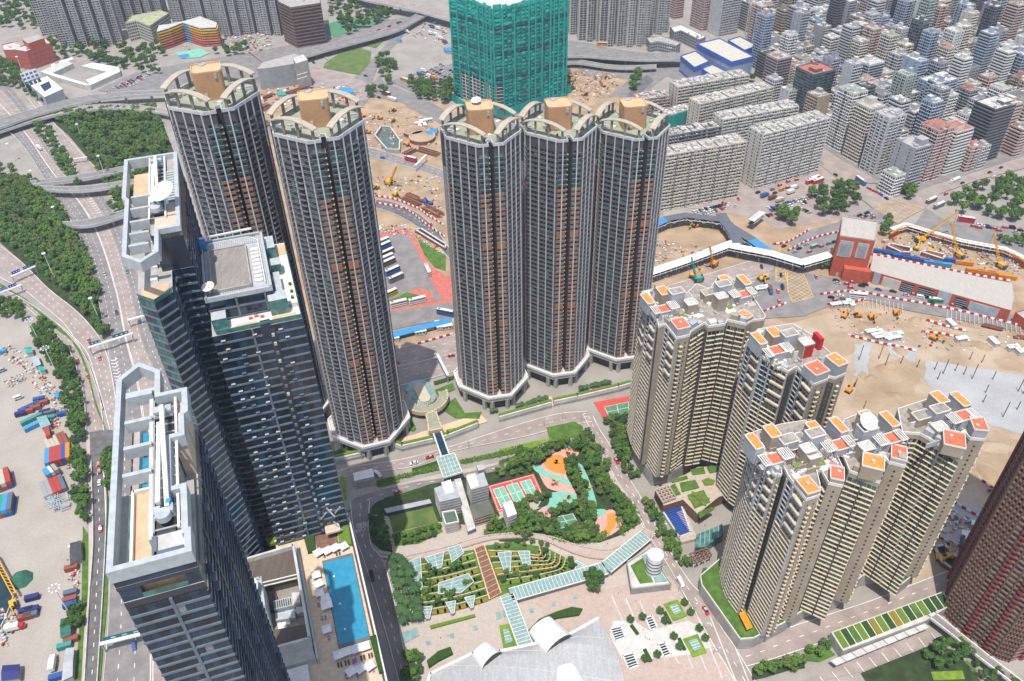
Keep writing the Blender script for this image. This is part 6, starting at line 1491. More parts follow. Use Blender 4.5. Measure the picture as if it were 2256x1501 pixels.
T = Tower('glass_lobby', 'teal glass wedge lobby between the clubhouse and the front beige tower', 'lobby', g(1580, 1200), None, 20); P = gp("1630,290 1845,200 1850,290 1700,390 1620,400", 'O', 6); T.part('glass', [g_teal, g_tealL]).prism(P, .3, 6, 0, 1)
for k in range(1, 6): T.item('glazing_bar', [m_bandl]).bar(P[0].lerp(P[1], k/6)+Vector((0, 0, .1)), P[4].lerp(P[2], k/6)+Vector((0, 0, .1)), .25)
T.done()
T = Tower('pergola_pavilion', 'terracotta pergola pavilion on white columns beside the palm street', 'pavilion', g(1545, 1235), None, 40); P = gp("1575,450 1720,400 1755,460 1610,530", 'O', 6)
for k in range(5): T.item('beam', [m_deck]).bar(P[0].lerp(P[1], k/4), P[3].lerp(P[2], k/4), .7)
for k in range(4): T.item('beam', [m_deck]).bar(P[0].lerp(P[3], k/3), P[1].lerp(P[2], k/3), .7)
for k in range(4): p = P[3].lerp(P[2], k/3); T.item('column', [m_wfr]).cyl((p.x, p.y, .3), .4, 5.5, 8)
T.done()
# striped roof garden over the forecourt
T = Tower('forecourt_building', 'long forecourt building with a roof of lime and dark green planted strips', 'building', g(1950, 1380), None, 40)
zz = 7; a = gp("655,1095 1590,755 1655,868 1440,1000 755,1250", 'P', zz); T.part('wall', [m_conc, m_conc_l]).prism(a, .1, zz, 0, 1)
c0, c1 = q("672,1100 1580,768", 'P'); d0, d1 = q("755,1230 1650,868", 'P')
cols2 = [m_hedge2,m_hedge,m_grass,m_hedge2,m_hedge,m_hedge3,m_hedge2,m_hedge,m_hedge3,m_hedge2,m_hedge,m_grass,m_hedge2,m_hedge,m_hedge,m_hedge]
L_ = lambda A,B,t: (A[0]+(B[0]-A[0])*t,A[1]+(B[1]-A[1])*t)
for k in range(16):
 t0, t1 = (k+.12)/16, (k+.9)/16; T.item('planted_strip', [cols2[k]]).prism([g(*L_(c0, c1, t0), zz+.5), g(*L_(c0, c1, t1), zz+.5), g(*L_(d0, d1, t1), zz+.5), g(*L_(d0, d1, t0), zz+.5)], zz, zz+.5)
for k in range(9):
 t0, t1 = k/9, (k+.93)/9; e0, e1 = q("650,1330 1440,1020", 'P'); f0, f1 = q("700,1370 1475,1055", 'P'); T.item('canopy_panel', [m_conc_l]).prism([g(*L_(e0, e1, t0), 5), g(*L_(e0, e1, t1), 5), g(*L_(f0, f1, t1), 5), g(*L_(f0, f1, t0), 5)], 4.4, 5); p = g(*L_(f0, f1, t0), 0); T.item('column', [m_conc]).box((p.x, p.y, .3), .8, .8, 4.2)
T.done()
fl = MB()
for k in range(10):
 x0,y0 = L_((560,1470),(1480,1110),k/9); a,b = g(1656+x0/3.7533,1101+y0/3.7533),g(1656+(x0+70)/3.7533,1101+(y0+90)/3.7533); dashes(fl,[a,b],Z4+.16,.35,solid=True)
struct(fl.build('bay_marking', m_line))
T = Tower('ramp_bridge', 'long elevated ramp with pale parapets beside the brown tower', 'ramp', g(2150, 1440), None, 10)
P = gp("1440,955 1500,930 1720,1110 1960,1300 2300,1560 2230,1580 1880,1310 1640,1110", 'P', 6); T.part('deck', [m_asph2]).prism(P, 4.5, 6);
for pts in ("1440,955 1640,1110 1880,1310 2230,1580", "1500,930 1720,1110 1960,1300 2300,1560"): T.item('parapet', [m_wfr]).wall(gp(pts, 'P', 6), 5.5, 7, .5)
for k in range(5): p = P[0].lerp(P[5], (k+.5)/5) if False else g(1656+(1520+k*150)/3.7533, 1101+(1000+k*118)/3.7533); T.item('pier', [m_conc]).box((p.x, p.y, .1), 2, 2, 4.4, .6)
T.done()
for pts, m in (("0,1400 180,1330 420,1300 440,1400 300,1420 100,1480 0,1500", m_under), ("440,1250 600,1200 690,1290 560,1350 460,1340", m_grass), ("900,1440 1500,1200 1700,1260 1800,1400 1900,1520 950,1520", m_under), ("1480,1430 1740,1420 1760,1490 1500,1500", m_grass_l), ("1780,1330 1860,1420 1840,1430 1760,1350", m_grass)): sheet('planting_bed', pts, Z5, m, 'P')
# ---------------------------------------------------------------- pool deck on the hotel podium
ZP = 72
T = Tower('hotel_podium', 'tall hotel podium with sunny cream pool deck, white rail and brown plant roofs', 'podium', kp(-15, 190, .1), None, 80)
T.part('wall', [m_knavy, mat('cream deck', (.62,.50,.36), .85, (.54,.43,.30), .5)]).prism(kr(-31, 2.4, 120, 250), .1, ZP, 0, 1)
T.part('side_rail', [m_wfr]).wall([kp(2.2, 120), kp(2.2, 250)], ZP, ZP+1.6, .6); T.part('side_gutter', [m_dk]).prism(kr(.9, 1.7, 120, 246), ZP, ZP+.2)
T.part('end_rail', [m_wfr]).bar(kp(-31, 246.5, ZP+3), kp(2.2, 251, ZP+3), .6)
for k in range(8): T.item('rail_post', [m_grey]).bar(kp(-20+k*2.8, 248.2, ZP), kp(-20+k*2.8, 248.2, ZP+3), .2)
pw = gp("610,525 845,462 985,1130 740,1200", 'N', ZP+.5); pc = sum(pw, Vector())/4
T.part('pool_coping', [mat('slate coping', (.16,.16,.165), .7)]).prism([pc+(p-pc)*1.07 for p in pw], ZP, ZP+.4); T.part('pool_water', [m_water]).prism(pw, ZP, ZP+.5)
for w in ("697,634", "745,860", "788,1070"): p = g(*q(w, 'N')[0], ZP+.55); T.item('pool_light', [m_wh]).box(p, .7, .7, .04, A18)
# brown plant roofs
pr = gp("-40,490 365,372 500,1150 -40,1300", 'N', ZP+9); T.part('plant_wall', [m_grey, m_greyroof]).prism(pr, ZP, ZP+2, 0, 1); T.part('plant_parapet', [m_conc_l]).wall(offset([(p.x, p.y) for p in pr], -.3), ZP, ZP+9.4, 1.0, 0, True)
for pts, h in (("-40,520 355,405 395,650 -40,760", 7), ("-40,1120 465,1030 490,1150 -40,1270", 7), ("-40,800 200,740 260,900 -40,960", 4)): T.item('plant_roof', [m_brownroof]).prism(gp(pts, 'N', ZP+h), ZP+2, ZP+h)
for pts, h, m in (("185,840 345,800 370,870 200,910", 6, m_bandl), ("345,770 410,765 420,850 360,860", 6.5, m_conc_l), ("210,940 290,925 300,985 215,1000", 5, m_bandl), ("290,920 370,905 380,975 300,985", 5, m_bandl), ("230,1020 300,1010 305,1060 235,1075", 5.5, m_wfr), ("380,890 435,880 445,930 390,945", 5, m_grey)): T.item('plant_unit', [m]).prism(gp(pts, 'N', ZP+h), ZP+2, ZP+h)
for k in range(9): a = g(550+(190+k*18)/3.7533, 1101+(845-k*4)/3.7533, ZP+6.3); T.item('louvre', [m_dk]).bar(a, a+V_*-3.2, .35)
for y in (690, 720): T.item('plant_pipe', [m_wfr]).bar(g(550+100/3.7533, 1101+y/3.7533, ZP+8), g(550+390/3.7533, 1101+(y-70)/3.7533, ZP+8), .45)
T.part('screen', [m_bandl]).wall(gp("385,370 560,1310", 'N', ZP+4), ZP, ZP+4, .8)
T.part('tree_mural_wall', [m_conc_l, m_conc]).prism(gp("-40,1300 500,1155 545,1310 -40,1480", 'N', ZP+4), ZP, ZP+4, 0, 1)
T.part('white_awning', [m_wfl]).prism(gp("265,1420 480,1360 500,1500 280,1560", 'N', ZP+4), ZP+3.6, ZP+4)
T.part('dish_room', [m_conc_l, m_grey]).prism(gp("1850,740 2160,650 2195,900 1930,980", 'M', ZP+18), ZP, ZP+18, 0, 1); T.part('dish_room_rim', [m_bandl]).wall(offset([(p.x, p.y) for p in gp("1850,740 2160,650 2195,900 1930,980", 'M', ZP+18)], -.2), ZP+18, ZP+19.2, .8, 0, True)
dish(T.part('dish', [m_wh]), g(560, 1291, ZP+22), 3.4, .9, -2.4)
T.part('terrace_tiles', [m_deck]).prism(gp("530,300 720,265 735,360 560,410", 'N', ZP+.2), ZP, ZP+.2)
T.done()
for pts, lab, m in (("440,290 530,270 545,420 480,435", 'left of the red tiled terrace by the pool', m_hedge), ("720,230 815,205 845,370 740,350", 'right of the red tiled terrace by the pool', m_hedge2), ("130,320 310,285 320,340 150,370", 'below the folded glass entrance', m_hedge2), ("990,1130 1045,1115 1105,1420 1070,1430", 'along the white rail beside the lower sunbeds', m_hedge)):
 P = gp(pts, 'N', ZP+1.6); o = MB().prism(P, ZP+.02, ZP+1.6).build('hedge', m); tag(o, 'clipped hedge '+lab, 'hedge', 'hedges on the pool deck')
# square parasols
def parasol_proto():
 r = thing('parasol', 'x', 'parasol'); b = MB(); s = 1.9
 for k in range(4):
  a0,a1 = math.pi/4+k*math.pi/2,math.pi/4+(k+1)*math.pi/2; b.poly([(s*1.41*math.cos(a0),s*1.41*math.sin(a0),2.4),(s*1.41*math.cos(a1),s*1.41*math.sin(a1),2.4),(0,0,2.85)])
  b.poly([(s*1.41*math.cos(a0),s*1.41*math.sin(a0),2.15),(s*1.41*math.cos(a1),s*1.41*math.sin(a1),2.15),(s*1.41*math.cos(a1),s*1.41*math.sin(a1),2.4),(s*1.41*math.cos(a0),s*1.41*math.sin(a0),2.4)])
 b.build('canopy', m_wh, r); MB().cyl((0, 0, 0), .06, 2.8, 8).build('pole', m_grey, r); MB().box((0, 0, 0), .7, .7, .15).build('base', m_dk, r); return proto(r)
PAR = parasol_proto()
def lounger_proto(m):
 r = thing('sun_lounger', 'x', 'sun lounger'); MB().box((0, -.2, .28), .7, 1.5, .12).build('seat', m, r); b = MB(); b.bar((0, .5, .36), (0, 1.05, .8), .7, .1); b.build('backrest', m, r)
 for x in (-.3,.3):
  for y in (-.8, .6): MB().box((x, y, 0), .06, .06, .28).build('leg', m_grey, r)
 return proto(r)
LNG = lounger_proto(m_dk); LNG2 = lounger_proto(mat('violet towel', (.30,.17,.50), .9))
pos = [("563,432", 'leftmost of the zigzag row by the tiled terrace'), ("640,415", 'second of the zigzag row by the tiled terrace'), ("703,392", 'third of the zigzag row by the tiled terrace'), ("775,378", 'rightmost of the zigzag row by the tiled terrace'), ("548,615", 'topmost on the long side of the pool'), ("567,690", 'second down the long side of the pool'), ("575,762", 'third down the long side of the pool'), ("625,808", 'fourth down the long side, touching the pool'), ("635,865", 'fifth down the long side, largest beside the pool'), ("635,1065", 'alone near the lower pool corner'), ("800,1250", 'leftmost of three at the foot of the pool'), ("878,1228", 'middle of three at the foot of the pool'), ("955,1205", 'rightmost of three at the foot of the pool'), ("835,1415", 'lowest row, left of three'), ("915,1390", 'lowest row, middle of three'), ("990,1368", 'lowest row, right of three'), ("730,1278", 'small one beside the lower deck entrance')]
for i,(w,lab) in enumerate(pos):
 p = g(*q(w, 'N')[0], ZP+2.5); dup(PAR, (p.x, p.y, ZP), A18+(.35 if i in (0, 1, 2, 3, 5, 13, 14, 15) else .05), 'white square parasol, '+lab, 'white parasols round the pool', .95 if i != 8 else 1.2)
lp = [("735,1375", 'lowest left pair'), ("760,1370", 'lowest left pair'), ("795,1360", 'second pair'), ("820,1350", 'second pair'), ("925,1318", 'third pair'), ("950,1310", 'third pair'), ("990,1300", 'rightmost pair'), ("1012,1292", 'rightmost pair'), ("855,1345", 'violet'), ("880,1330", 'violet'), ("800,1470", 'violet'), ("895,1460", 'violet'), ("1025,1412", 'violet'), ("655,1150", 'violet'), ("590,870", 'violet'), ("570,880", 'violet'), ("600,990", 'violet'), ("630,985", 'violet'), ("620,470", 'dark'), ("745,450", 'dark'), ("720,455", 'dark')]
for i,(w,kd) in enumerate(lp):
 p = g(*q(w, 'N')[0], ZP); dup(LNG2 if kd == 'violet' else LNG, (p.x, p.y, ZP), A18, ('violet-towelled' if kd == 'violet' else 'black')+' sun lounger on the pool deck', 'sun loungers round the pool')
# ---------------------------------------------------------------- trees
def leafmat(name,c,c2):
 m = bpy.data.materials.new(name); m.use_nodes = True; t = m.node_tree; b = t.nodes['Principled BSDF']; b.inputs['Roughness'].default_value = .75; b.inputs['Specular IOR Level'].default_value = .25
 oi = t.nodes.new('ShaderNodeObjectInfo'); tc = t.nodes.new('ShaderNodeTexCoord'); n = t.nodes.new('ShaderNodeTexNoise'); n.inputs['Scale'].default_value = .7; n.inputs['Detail'].default_value = 5
 t.links.new(tc.outputs['Object'], n.inputs['Vector']); ad = t.nodes.new('ShaderNodeMath'); ad.operation = 'MULTIPLY_ADD'; ad.inputs[1].default_value = .75; t.links.new(oi.outputs['Random'], ad.inputs[0])
 sb = t.nodes.new('ShaderNodeMath'); sb.operation = 'SUBTRACT'; sb.inputs[1].default_value = .22; t.links.new(n.outputs[0], sb.inputs[0]); t.links.new(sb.outputs[0], ad.inputs[2])
 mx = t.nodes.new('ShaderNodeMixRGB'); mx.inputs[1].default_value = (*c, 1); mx.inputs[2].default_value = (*c2, 1); t.links.new(ad.outputs[0], mx.inputs[0]); t.links.new(mx.outputs[0], b.inputs['Base Color']); return m
lf = [leafmat('dark leaves', (.030,.075,.020), (.075,.15,.035)), leafmat('green leaves', (.045,.115,.022), (.12,.21,.04)), leafmat('olive leaves', (.06,.095,.028), (.125,.17,.05)), leafmat('palm leaves', (.03,.075,.03), (.07,.14,.05))]
m_bark = mat('bark', (.14,.10,.07), .95, (.09,.065,.045), 1.5)
def crown_geo(seed,rx,rz,nclump,nleaf,ls):
 r = random.Random(seed); mb = MB(); cl = []
 for i in range(nclump):
  while True:
   x,y,z = r.uniform(-1,1),r.uniform(-1,1),r.uniform(-.7,1)
   if .25 < x*x+y*y+z*z < 1: break
  cl.append((Vector((x*rx*.72,y*rx*.72,z*rz*.72)),rx*r.uniform(.26,.46)))
 for c,cr in cl:
  for _ in range(nleaf):
   d = Vector((r.gauss(0,1),r.gauss(0,1),r.gauss(.25,1))).normalized(); p = c+d*cr*r.uniform(.7,1.08); n = (d+Vector((r.gauss(0,.5),r.gauss(0,.5),r.gauss(.3,.5)))).normalized()
   a = n.orthogonal().normalized(); b = n.cross(a); t = r.uniform(0,6.28); a,b = a*math.cos(t)+b*math.sin(t),b*math.cos(t)-a*math.sin(t); s = ls*r.uniform(.7,1.4)
   mb.poly([p-a*s-b*s*.6,p+a*s-b*s*.6,p+a*s+b*s*.6,p-a*s+b*s*.6])
 return mb
def tree_proto(seed,leaf,rx=3.6,rz=3.0,h=6.0,nc=13,nl=52,ls=.42):
 t = thing('tree', 'x', 'tree'); mb = crown_geo(seed, rx, rz, nc, nl, ls); mb.v = [(x, y, z+h) for x, y, z in mb.v]; mb.build('crown', leaf, t)
 b = MB().cyl((0,0,0),.34,h*.8,8,r2=.16); r = random.Random(seed)
 for k in range(4): a = k*1.57+r.random(); b.bar((0,0,h*.55),(math.cos(a)*rx*.55,math.sin(a)*rx*.55,h+rz*.1),.16)
 b.build('trunk', m_bark, t); return proto(t)
TREES = [tree_proto(s,lf[i],*a) for s,i,a in ((1,0,()),(2,1,()),(3,1,(3.9,2.6)),(4,2,(3.3,3.3)),(5,0,(4.0,2.8)),(6,1,(3.4,3.2)))]
BALL = tree_proto(11,lf[0],2.2,2.2,3.6,12,60,.3)
def palm_proto(seed):
 r = random.Random(seed); t = thing('palm_tree', 'x', 'palm tree'); b = MB()
 for k in range(17):
  a = k*2*math.pi/17+r.uniform(-.15,.15); d = Vector((math.cos(a),math.sin(a),0)); n = Vector((-d.y,d.x,0)); up = r.uniform(.1,.9); pts = []
  for s in range(6): u = s/5; pts.append((Vector((0,0,6.4))+d*3.3*u+Vector((0,0,up*1.6*u-2.6*u*u)),.5*math.sin(math.pi*(.15+.85*u))+.04))
  for s in range(5):
   for sg in (-1,1):
    (p,w),(p2,w2) = pts[s],pts[s+1]; b.poly([p,p2,p2+n*w2*sg-Vector((0,0,w2*.5)),p+n*w*sg-Vector((0,0,w*.5))][::sg])
 b.build('fronds', lf[3], t); MB().cyl((0, 0, 0), .26, 6.4, 8, r2=.18).build('trunk', m_bark, t); return proto(t)
PALMS = [palm_proto(s) for s in (1,2)]
def scatter(poly,n,mind,reg=None,jit=None):
 P = gp(poly,reg); xs = [p.x for p in P]; ys = [p.y for p in P]; out = []
 for _ in range(n*25):
  if len(out) >= n: break
  c = (R_.uniform(min(xs),max(xs)),R_.uniform(min(ys),max(ys)))
  if inside(c,P) and all((c[0]-a)**2+(c[1]-b)**2 > mind*mind for a,b in out): out.append(c)
 return out
def plant(pts,label,group,pool=None,s0=.62,s1=.92,nm=None):
 for x,y in pts:
  s = R_.uniform(s0,s1); o = dup(R_.choice(pool or TREES),(x,y,.3),R_.uniform(0,6.28),label,group,(s,s,s*R_.uniform(.85,1.1)))
  if nm: o.name = nm; o['category'] = nm
def px(s,reg): return [tuple(g(*p)[:2]) for p in q(s,reg)]
G_ = 'trees of the garden block'
plant(scatter("90,960 220,900 310,880 340,960 300,1010 200,1010 100,1030", 16, 3.0, 'K'), 'bushy garden tree above the red ball court', G_)
plant(scatter("360,870 480,850 550,810 600,850 500,870 420,920 370,960", 9, 3.4, 'K'), 'tree round the rim of the ochre play circle', G_)
plant(scatter("640,790 740,760 900,1010 890,1060 800,1010 740,940 660,900 620,870", 20, 3.4, 'K'), 'tree between play circle and sloping street', G_)
plant(scatter("545,950 600,960 700,1170 750,1310 700,1330 620,1180 560,1060", 20, 3.0, 'K'), 'tree dividing the two teal play floors', G_, s0=.55, s1=.8)
plant(scatter("-20,1050 180,1010 280,1010 270,1050 20,1110 -30,1130", 9, 3.6, 'K'), 'small tree behind the red ball court', G_, s0=.5, s1=.65)
plant(scatter("700,980 760,950 870,1160 900,1240 830,1260 760,1130", 13, 3.6, 'K'), 'garden tree beside the sunken path', G_)
plant(scatter("940,1280 1010,1300 1100,1450 1110,1500 1000,1480 960,1380", 12, 3.6, 'K'), 'tree above the white-walled corner', G_)
plant(scatter("240,1270 420,1250 410,1300 330,1330 250,1320", 7, 3.2, 'K'), 'tree between red ball court and teal floor', G_, s0=.5, s1=.75)
plant(scatter("140,1330 210,1320 225,1430 160,1440", 5, 3.2, 'K'), 'garden tree beside the small stair tower', G_)
plant(scatter("190,1440 320,1410 390,1500 370,1580 150,1610 100,1590 160,1500", 16, 3.2, 'K'), 'tree between stair tower and pink path', G_)
plant(scatter("400,1400 500,1370 560,1340 640,1310 640,1330 560,1400 430,1450", 9, 3.0, 'K'), 'tree above the dark green tennis court', G_, s0=.5, s1=.75)
plant(scatter("630,1330 700,1320 800,1340 790,1470 720,1500 680,1440", 12, 3.2, 'K'), 'tree by the pink play patch', G_)
plant(scatter("380,230 490,240 510,290 700,230 790,260 800,340 640,370 480,320 400,290", 22, 2.9, 'O'), 'tree along the promenade wall', G_)
plant(scatter("1950,250 2060,180 2090,250 2060,290 1960,295", 9, 3.2, 'N'), 'tree left of the small grey stair tower', G_)
plant(px("1205,335 1275,320 1340,315 1395,290 1450,275 1510,255 1570,240 1225,360 1285,375 1335,365 1385,350 1435,335 1485,320 1530,310", 'N'), 'small tree below the square lawn', 'double row of trees below the lawn', s0=.45, s1=.56)
plant(scatter("1010,160 1090,140 1150,380 1080,370 1030,330", 7, 3.2, 'N'), 'leafy tree in the strip beside the shaded street', G_)
plant(px("1530,600 1475,590 1485,650 1480,720 1445,780 1520,710 1440,690 1390,740 1600,780 1640,800 1680,790 1660,840 1740,850 1790,720 1830,700 1620,620 1690,580 1730,560 1560,860 1480,830 1370,640 1345,700 1400,800", 'N'), 'round shrub among the wedge skylights', 'round shrubs of the terraced garden', s0=.4, s1=.6, nm='shrub')  # shrub-like trees made from the tree patterns, only named shrub
plant(px("-20,410 60,400 150,360 210,390 270,370 340,380 395,395 380,450 60,610 130,640 180,590 220,590 170,640 300,650 590,520 600,570 30,690", 'O'), 'round shrub right of the brown steps', 'round shrubs of the terraced garden', s0=.4, s1=.6, nm='shrub')  # more of the shrub-like trees, only named shrub
plant(px("745,670 795,665 760,735 815,720 780,770", 'O'), 'dark round tree in the clump beside the glazed walkway', 'dark tree clump on the plaza', [TREES[0]], 1.0, 1.15)
plant(scatter("1290,1300 1390,1290 1420,1400 1390,1490 1260,1530 1230,1470 1320,1420", 12, 3.4, 'N'), 'tree at the foot of the palm street', 'clump at the foot of the palm street', [TREES[0], TREES[1]])
for w, lab in (("1080,1012", 'beside the light pit nearest the curved roof'), ("1178,990", 'left of the second light pit'), ("1322,940", 'right of the second light pit'), ("1365,1022", 'below the short hedge by the upper grass bed'), ("1527,872", 'upper right of the upper grass bed'), ("1575,952", 'lower right of the upper grass bed, by the street'), ("1648,1085", 'upper right of the lower grass bed'), ("1695,1165", 'right of the lower grass bed, by the street'), ("1437,1150", 'left of the lower short hedge'), ("1482,1235", 'below left of the lower grass bed'), ("1300,1300", 'beside the lower light pit'), ("1205,1335", 'lowest, by the light pit at the lower edge')):
 p = g(*q(w, 'O')[0]); dup(BALL, (p.x, p.y, .3), R_.random(), 'ball-shaped clipped tree on the plaza, '+lab, 'ball trees on the plaza', .95)
# palms
plant(scatter("1150,490 1260,490 1330,640 1400,860 1400,1010 1270,1040 1240,900 1190,680", 46, 3.1, 'N'), 'palm in the grove beside the shaded street', 'palm grove', PALMS, .8, 1.1)
for reg, s in (('J', "720,925 750,915 780,905 820,880 860,870 890,860"), ('K', "150,530 185,520 215,525 240,510 265,505 290,495 330,475 360,480 385,465"), ('K', "675,390 695,385 725,375 765,365 795,355 820,360 850,345 880,340 905,335"), ('K', "-30,560 -60,570")):
 plant(px(s, reg), 'small palm on the buff terrace under the towers', 'palm rows on the buff terraces', PALMS, .6, .75)
# street trees by the clubhouse
plant(scatter("1180,0 1290,110 1340,230 1450,330 1560,560 1490,560 1400,440 1280,260 1210,120", 26, 3.0, 'O'), 'street tree beside the blue slatted pool', 'street trees beside the clubhouse', None, .55, .8)
plant(scatter("860,640 1050,600 1060,700 960,720 880,680", 9, 3.6, 'K'), 'tree below the tennis court', 'trees round the beige tower podium')
plant(scatter("920,740 1020,720 1090,830 1130,900 1060,960 1000,960 940,850", 20, 3.2, 'K'), 'shrub between sloping street and beige tower', 'shrubs round the beige tower podium', nm='shrub')  # trees from the tree patterns, only named shrub
plant(scatter("1000,960 1060,980 1160,1110 1110,1130 1030,1060", 8, 3.2, 'K'), 'street tree at the podium corner', 'trees round the beige tower podium')
plant(scatter("1660,620 1780,570 1830,740 1890,900 2050,1090 1960,1110 1850,1000 1760,800", 16, 3.4, 'O'), 'bushy shrub on the rim of the long grey podium', 'shrubs on the long grey podium', None, .45, .7, 'shrub')
plant(scatter("1860,1150 1950,1110 1945,1200 1870,1210", 6, 3.4, 'K'), 'tree in the clubhouse courtyard', 'trees round the clubhouse')
plant(scatter("460,1260 590,1220 620,1290 490,1340", 5, 4, 'P'), 'tree on the small lawn below the striped roof garden', 'trees beside the forecourt')
plant(scatter("20,1420 170,1380 410,1340 420,1390 250,1430 60,1480", 16, 3.2, 'P'), 'tree along the forecourt street', 'trees beside the forecourt')
plant(scatter("1400,1290 1560,1190 1700,1200 1740,1300 1640,1440 1480,1430", 13, 4.4, 'P'), 'large dark tree below the ramp', 'trees beside the forecourt', [TREES[0], TREES[4]], .7, 1.05)
plant(scatter("1760,1320 2200,1560 2000,1560 1840,1450", 9, 4.5, 'P'), 'tree in the shade of the ramp', 'trees beside the forecourt', [TREES[0]])
# further off
plant(scatter("190,350 380,315 400,380 330,440 230,450", 8, 5, 'H'), 'tree at the near end of the car park', 'trees by the car park', None, 1.0, 1.5)
plant(scatter("480,190 700,90 830,130 900,220 850,290 700,400 580,390 520,280", 20, 5, 'H'), 'tree between car park and avenue junction', 'trees by the car park', None, 1.0, 1.5)
plant(scatter("1580,260 1650,220 1900,110 2252,60 2300,300 2252,420 2040,420 1800,350 1640,330", 34, 5.8, 'H'), 'tree in the park beyond the avenue', 'trees of the park by the avenue', None, 1.0, 1.6)
plant(scatter("1050,440 1140,430 1150,510 1080,530", 3, 4, 'H'), 'tree beside the terracotta ventilation tower', 'trees by the terracotta station', None, 1, 1.3); plant(scatter("555,770 640,740 640,830 580,810", 4, 3.5, 'H'), 'small tree at the foot of the white footbridge', 'trees by the terracotta station')
plant(scatter("2000,530 2252,560 2252,640 2080,600", 8, 4.5, 'H'), 'tree along the far edge of the excavated pit', 'trees by the excavated pit'); plant(scatter("1200,190 1350,130 1350,180 1290,230 1210,230", 5, 4, 'H'), 'tree at the corner of the junction', 'trees by the junction', None, 1, 1.3)
# woodland that reads as one mass,and distant tree belts
import numpy as np
def mass(name,label,pts,mats_,zs=(.75,1.2),seed=0):
 protos = [p for p in TREES]; V,Fc,base = [],[],0; MI = []
 arr = []
 for p in protos:
  me = next(c for c in COL.objects if c.parent == p and c.name.startswith('crown')).data
  v = np.empty(len(me.vertices)*3); me.vertices.foreach_get('co', v); arr.append(v.reshape(-1, 3))
 for x,y in pts:
  v = arr[R_.randrange(len(arr))]; a = R_.uniform(0,6.28); s = R_.uniform(*zs); c,sn = math.cos(a)*s,math.sin(a)*s
  w = np.stack([v[:,0]*c-v[:,1]*sn+x,v[:,0]*sn+v[:,1]*c+y,v[:,2]*s*.95],1); V.append(w); MI += [R_.choices(range(len(mats_)),(4,4,2)[:len(mats_)])[0]]*(len(w)//4)
 V = np.concatenate(V); n = len(V)//4; me = bpy.data.meshes.new(name); me.vertices.add(n*4); me.vertices.foreach_set('co', V.ravel().astype(np.float32)); me.loops.add(n*4); me.loops.foreach_set('vertex_index', np.arange(n*4, dtype=np.int32))
 me.polygons.add(n); me.polygons.foreach_set('loop_start', np.arange(0, n*4, 4, dtype=np.int32))
 for m in mats_: me.materials.append(m)
 me.polygons.foreach_set('material_index', np.array(MI, dtype=np.int32)); me.update(calc_edges=True)
 o = bpy.data.objects.new(name, me); COL.objects.link(o); tag(o, label, 'woodland', None, 'stuff')
wood = []
for poly, n, d in (("0,400 70,398 130,450 155,495 200,575 218,640 225,700 215,722 185,690 150,650 95,600 50,560 0,525", 330, 4.4), ("-80,300 0,330 60,395 0,520 -90,500", 60, 5), ("118,262 190,242 340,242 372,330 360,372 320,420 280,440 240,430 205,355 165,300 140,275", 330, 4.6), ("60,268 100,272 150,345 168,385 178,420 140,380 100,320", 40, 5), ("225,425 280,410 280,450 262,500 245,470", 16, 4.5), ("212,715 240,735 244,750 222,745", 8, 4)):
 wood += scatter(poly,n,d)
mass('woodland', 'dense green woodland canopy beside the curving highway', wood, [lf[0], lf[1], lf[2]])
yard = scatter("0,665 40,668 75,700 60,712 0,700", 14, 4)+scatter("70,722 105,712 150,780 180,850 190,900 188,975 165,985 150,905 140,850 110,800 75,760", 62, 3.8)+scatter("170,1000 188,990 192,1075 168,1070", 10, 3.8)+scatter("170,1090 192,1085 196,1150 180,1160", 9, 3.5)+scatter("160,1350 180,1340 184,1390 150,1400", 7, 3.5)+scatter("236,1015 250,1005 250,1080 238,1080", 8, 3)
mass('tree_belt', 'belt of trees and bushes between the cargo yard and the slip road', yard, [lf[0], lf[1]])
far = scatter("100,60 150,90 280,100 300,140 350,130 360,165 280,160 190,130 110,130", 64, 6)+scatter("0,0 110,0 130,60 60,70 0,60", 60, 6)+scatter("0,135 40,150 60,210 120,215 100,235 60,200 0,190", 46, 5)+scatter("745,45 860,22 870,40 760,80", 40, 5)+scatter("720,0 790,0 800,25 730,40", 24, 6)+scatter("830,120 870,130 880,180 850,190 835,160", 16, 5)+scatter("890,180 1000,190 1005,230 930,225", 36, 5)+scatter("1395,165 1412,162 1400,200 1390,200", 10, 4)+scatter("1450,60 1500,70 1490,90 1450,85", 8, 5)+scatter("1640,0 1700,0 1690,20 1650,60 1630,50", 14, 6)+scatter("1570,120 1660,165 1670,185 1600,175", 6, 5)+scatter("270,110 350,100 380,130 300,150", 16, 5)+scatter("470,120 500,105 560,100 540,120 490,130", 10, 6)+scatter("800,205 850,200 860,225 810,220", 5, 4)+scatter("1190,455 1200,500 1195,540", 2, 4)
mass('distant_trees', 'scattered clumps of far trees round the school, pitch and lorry park', far, [lf[0], lf[1], lf[2]], (.9, 1.5))
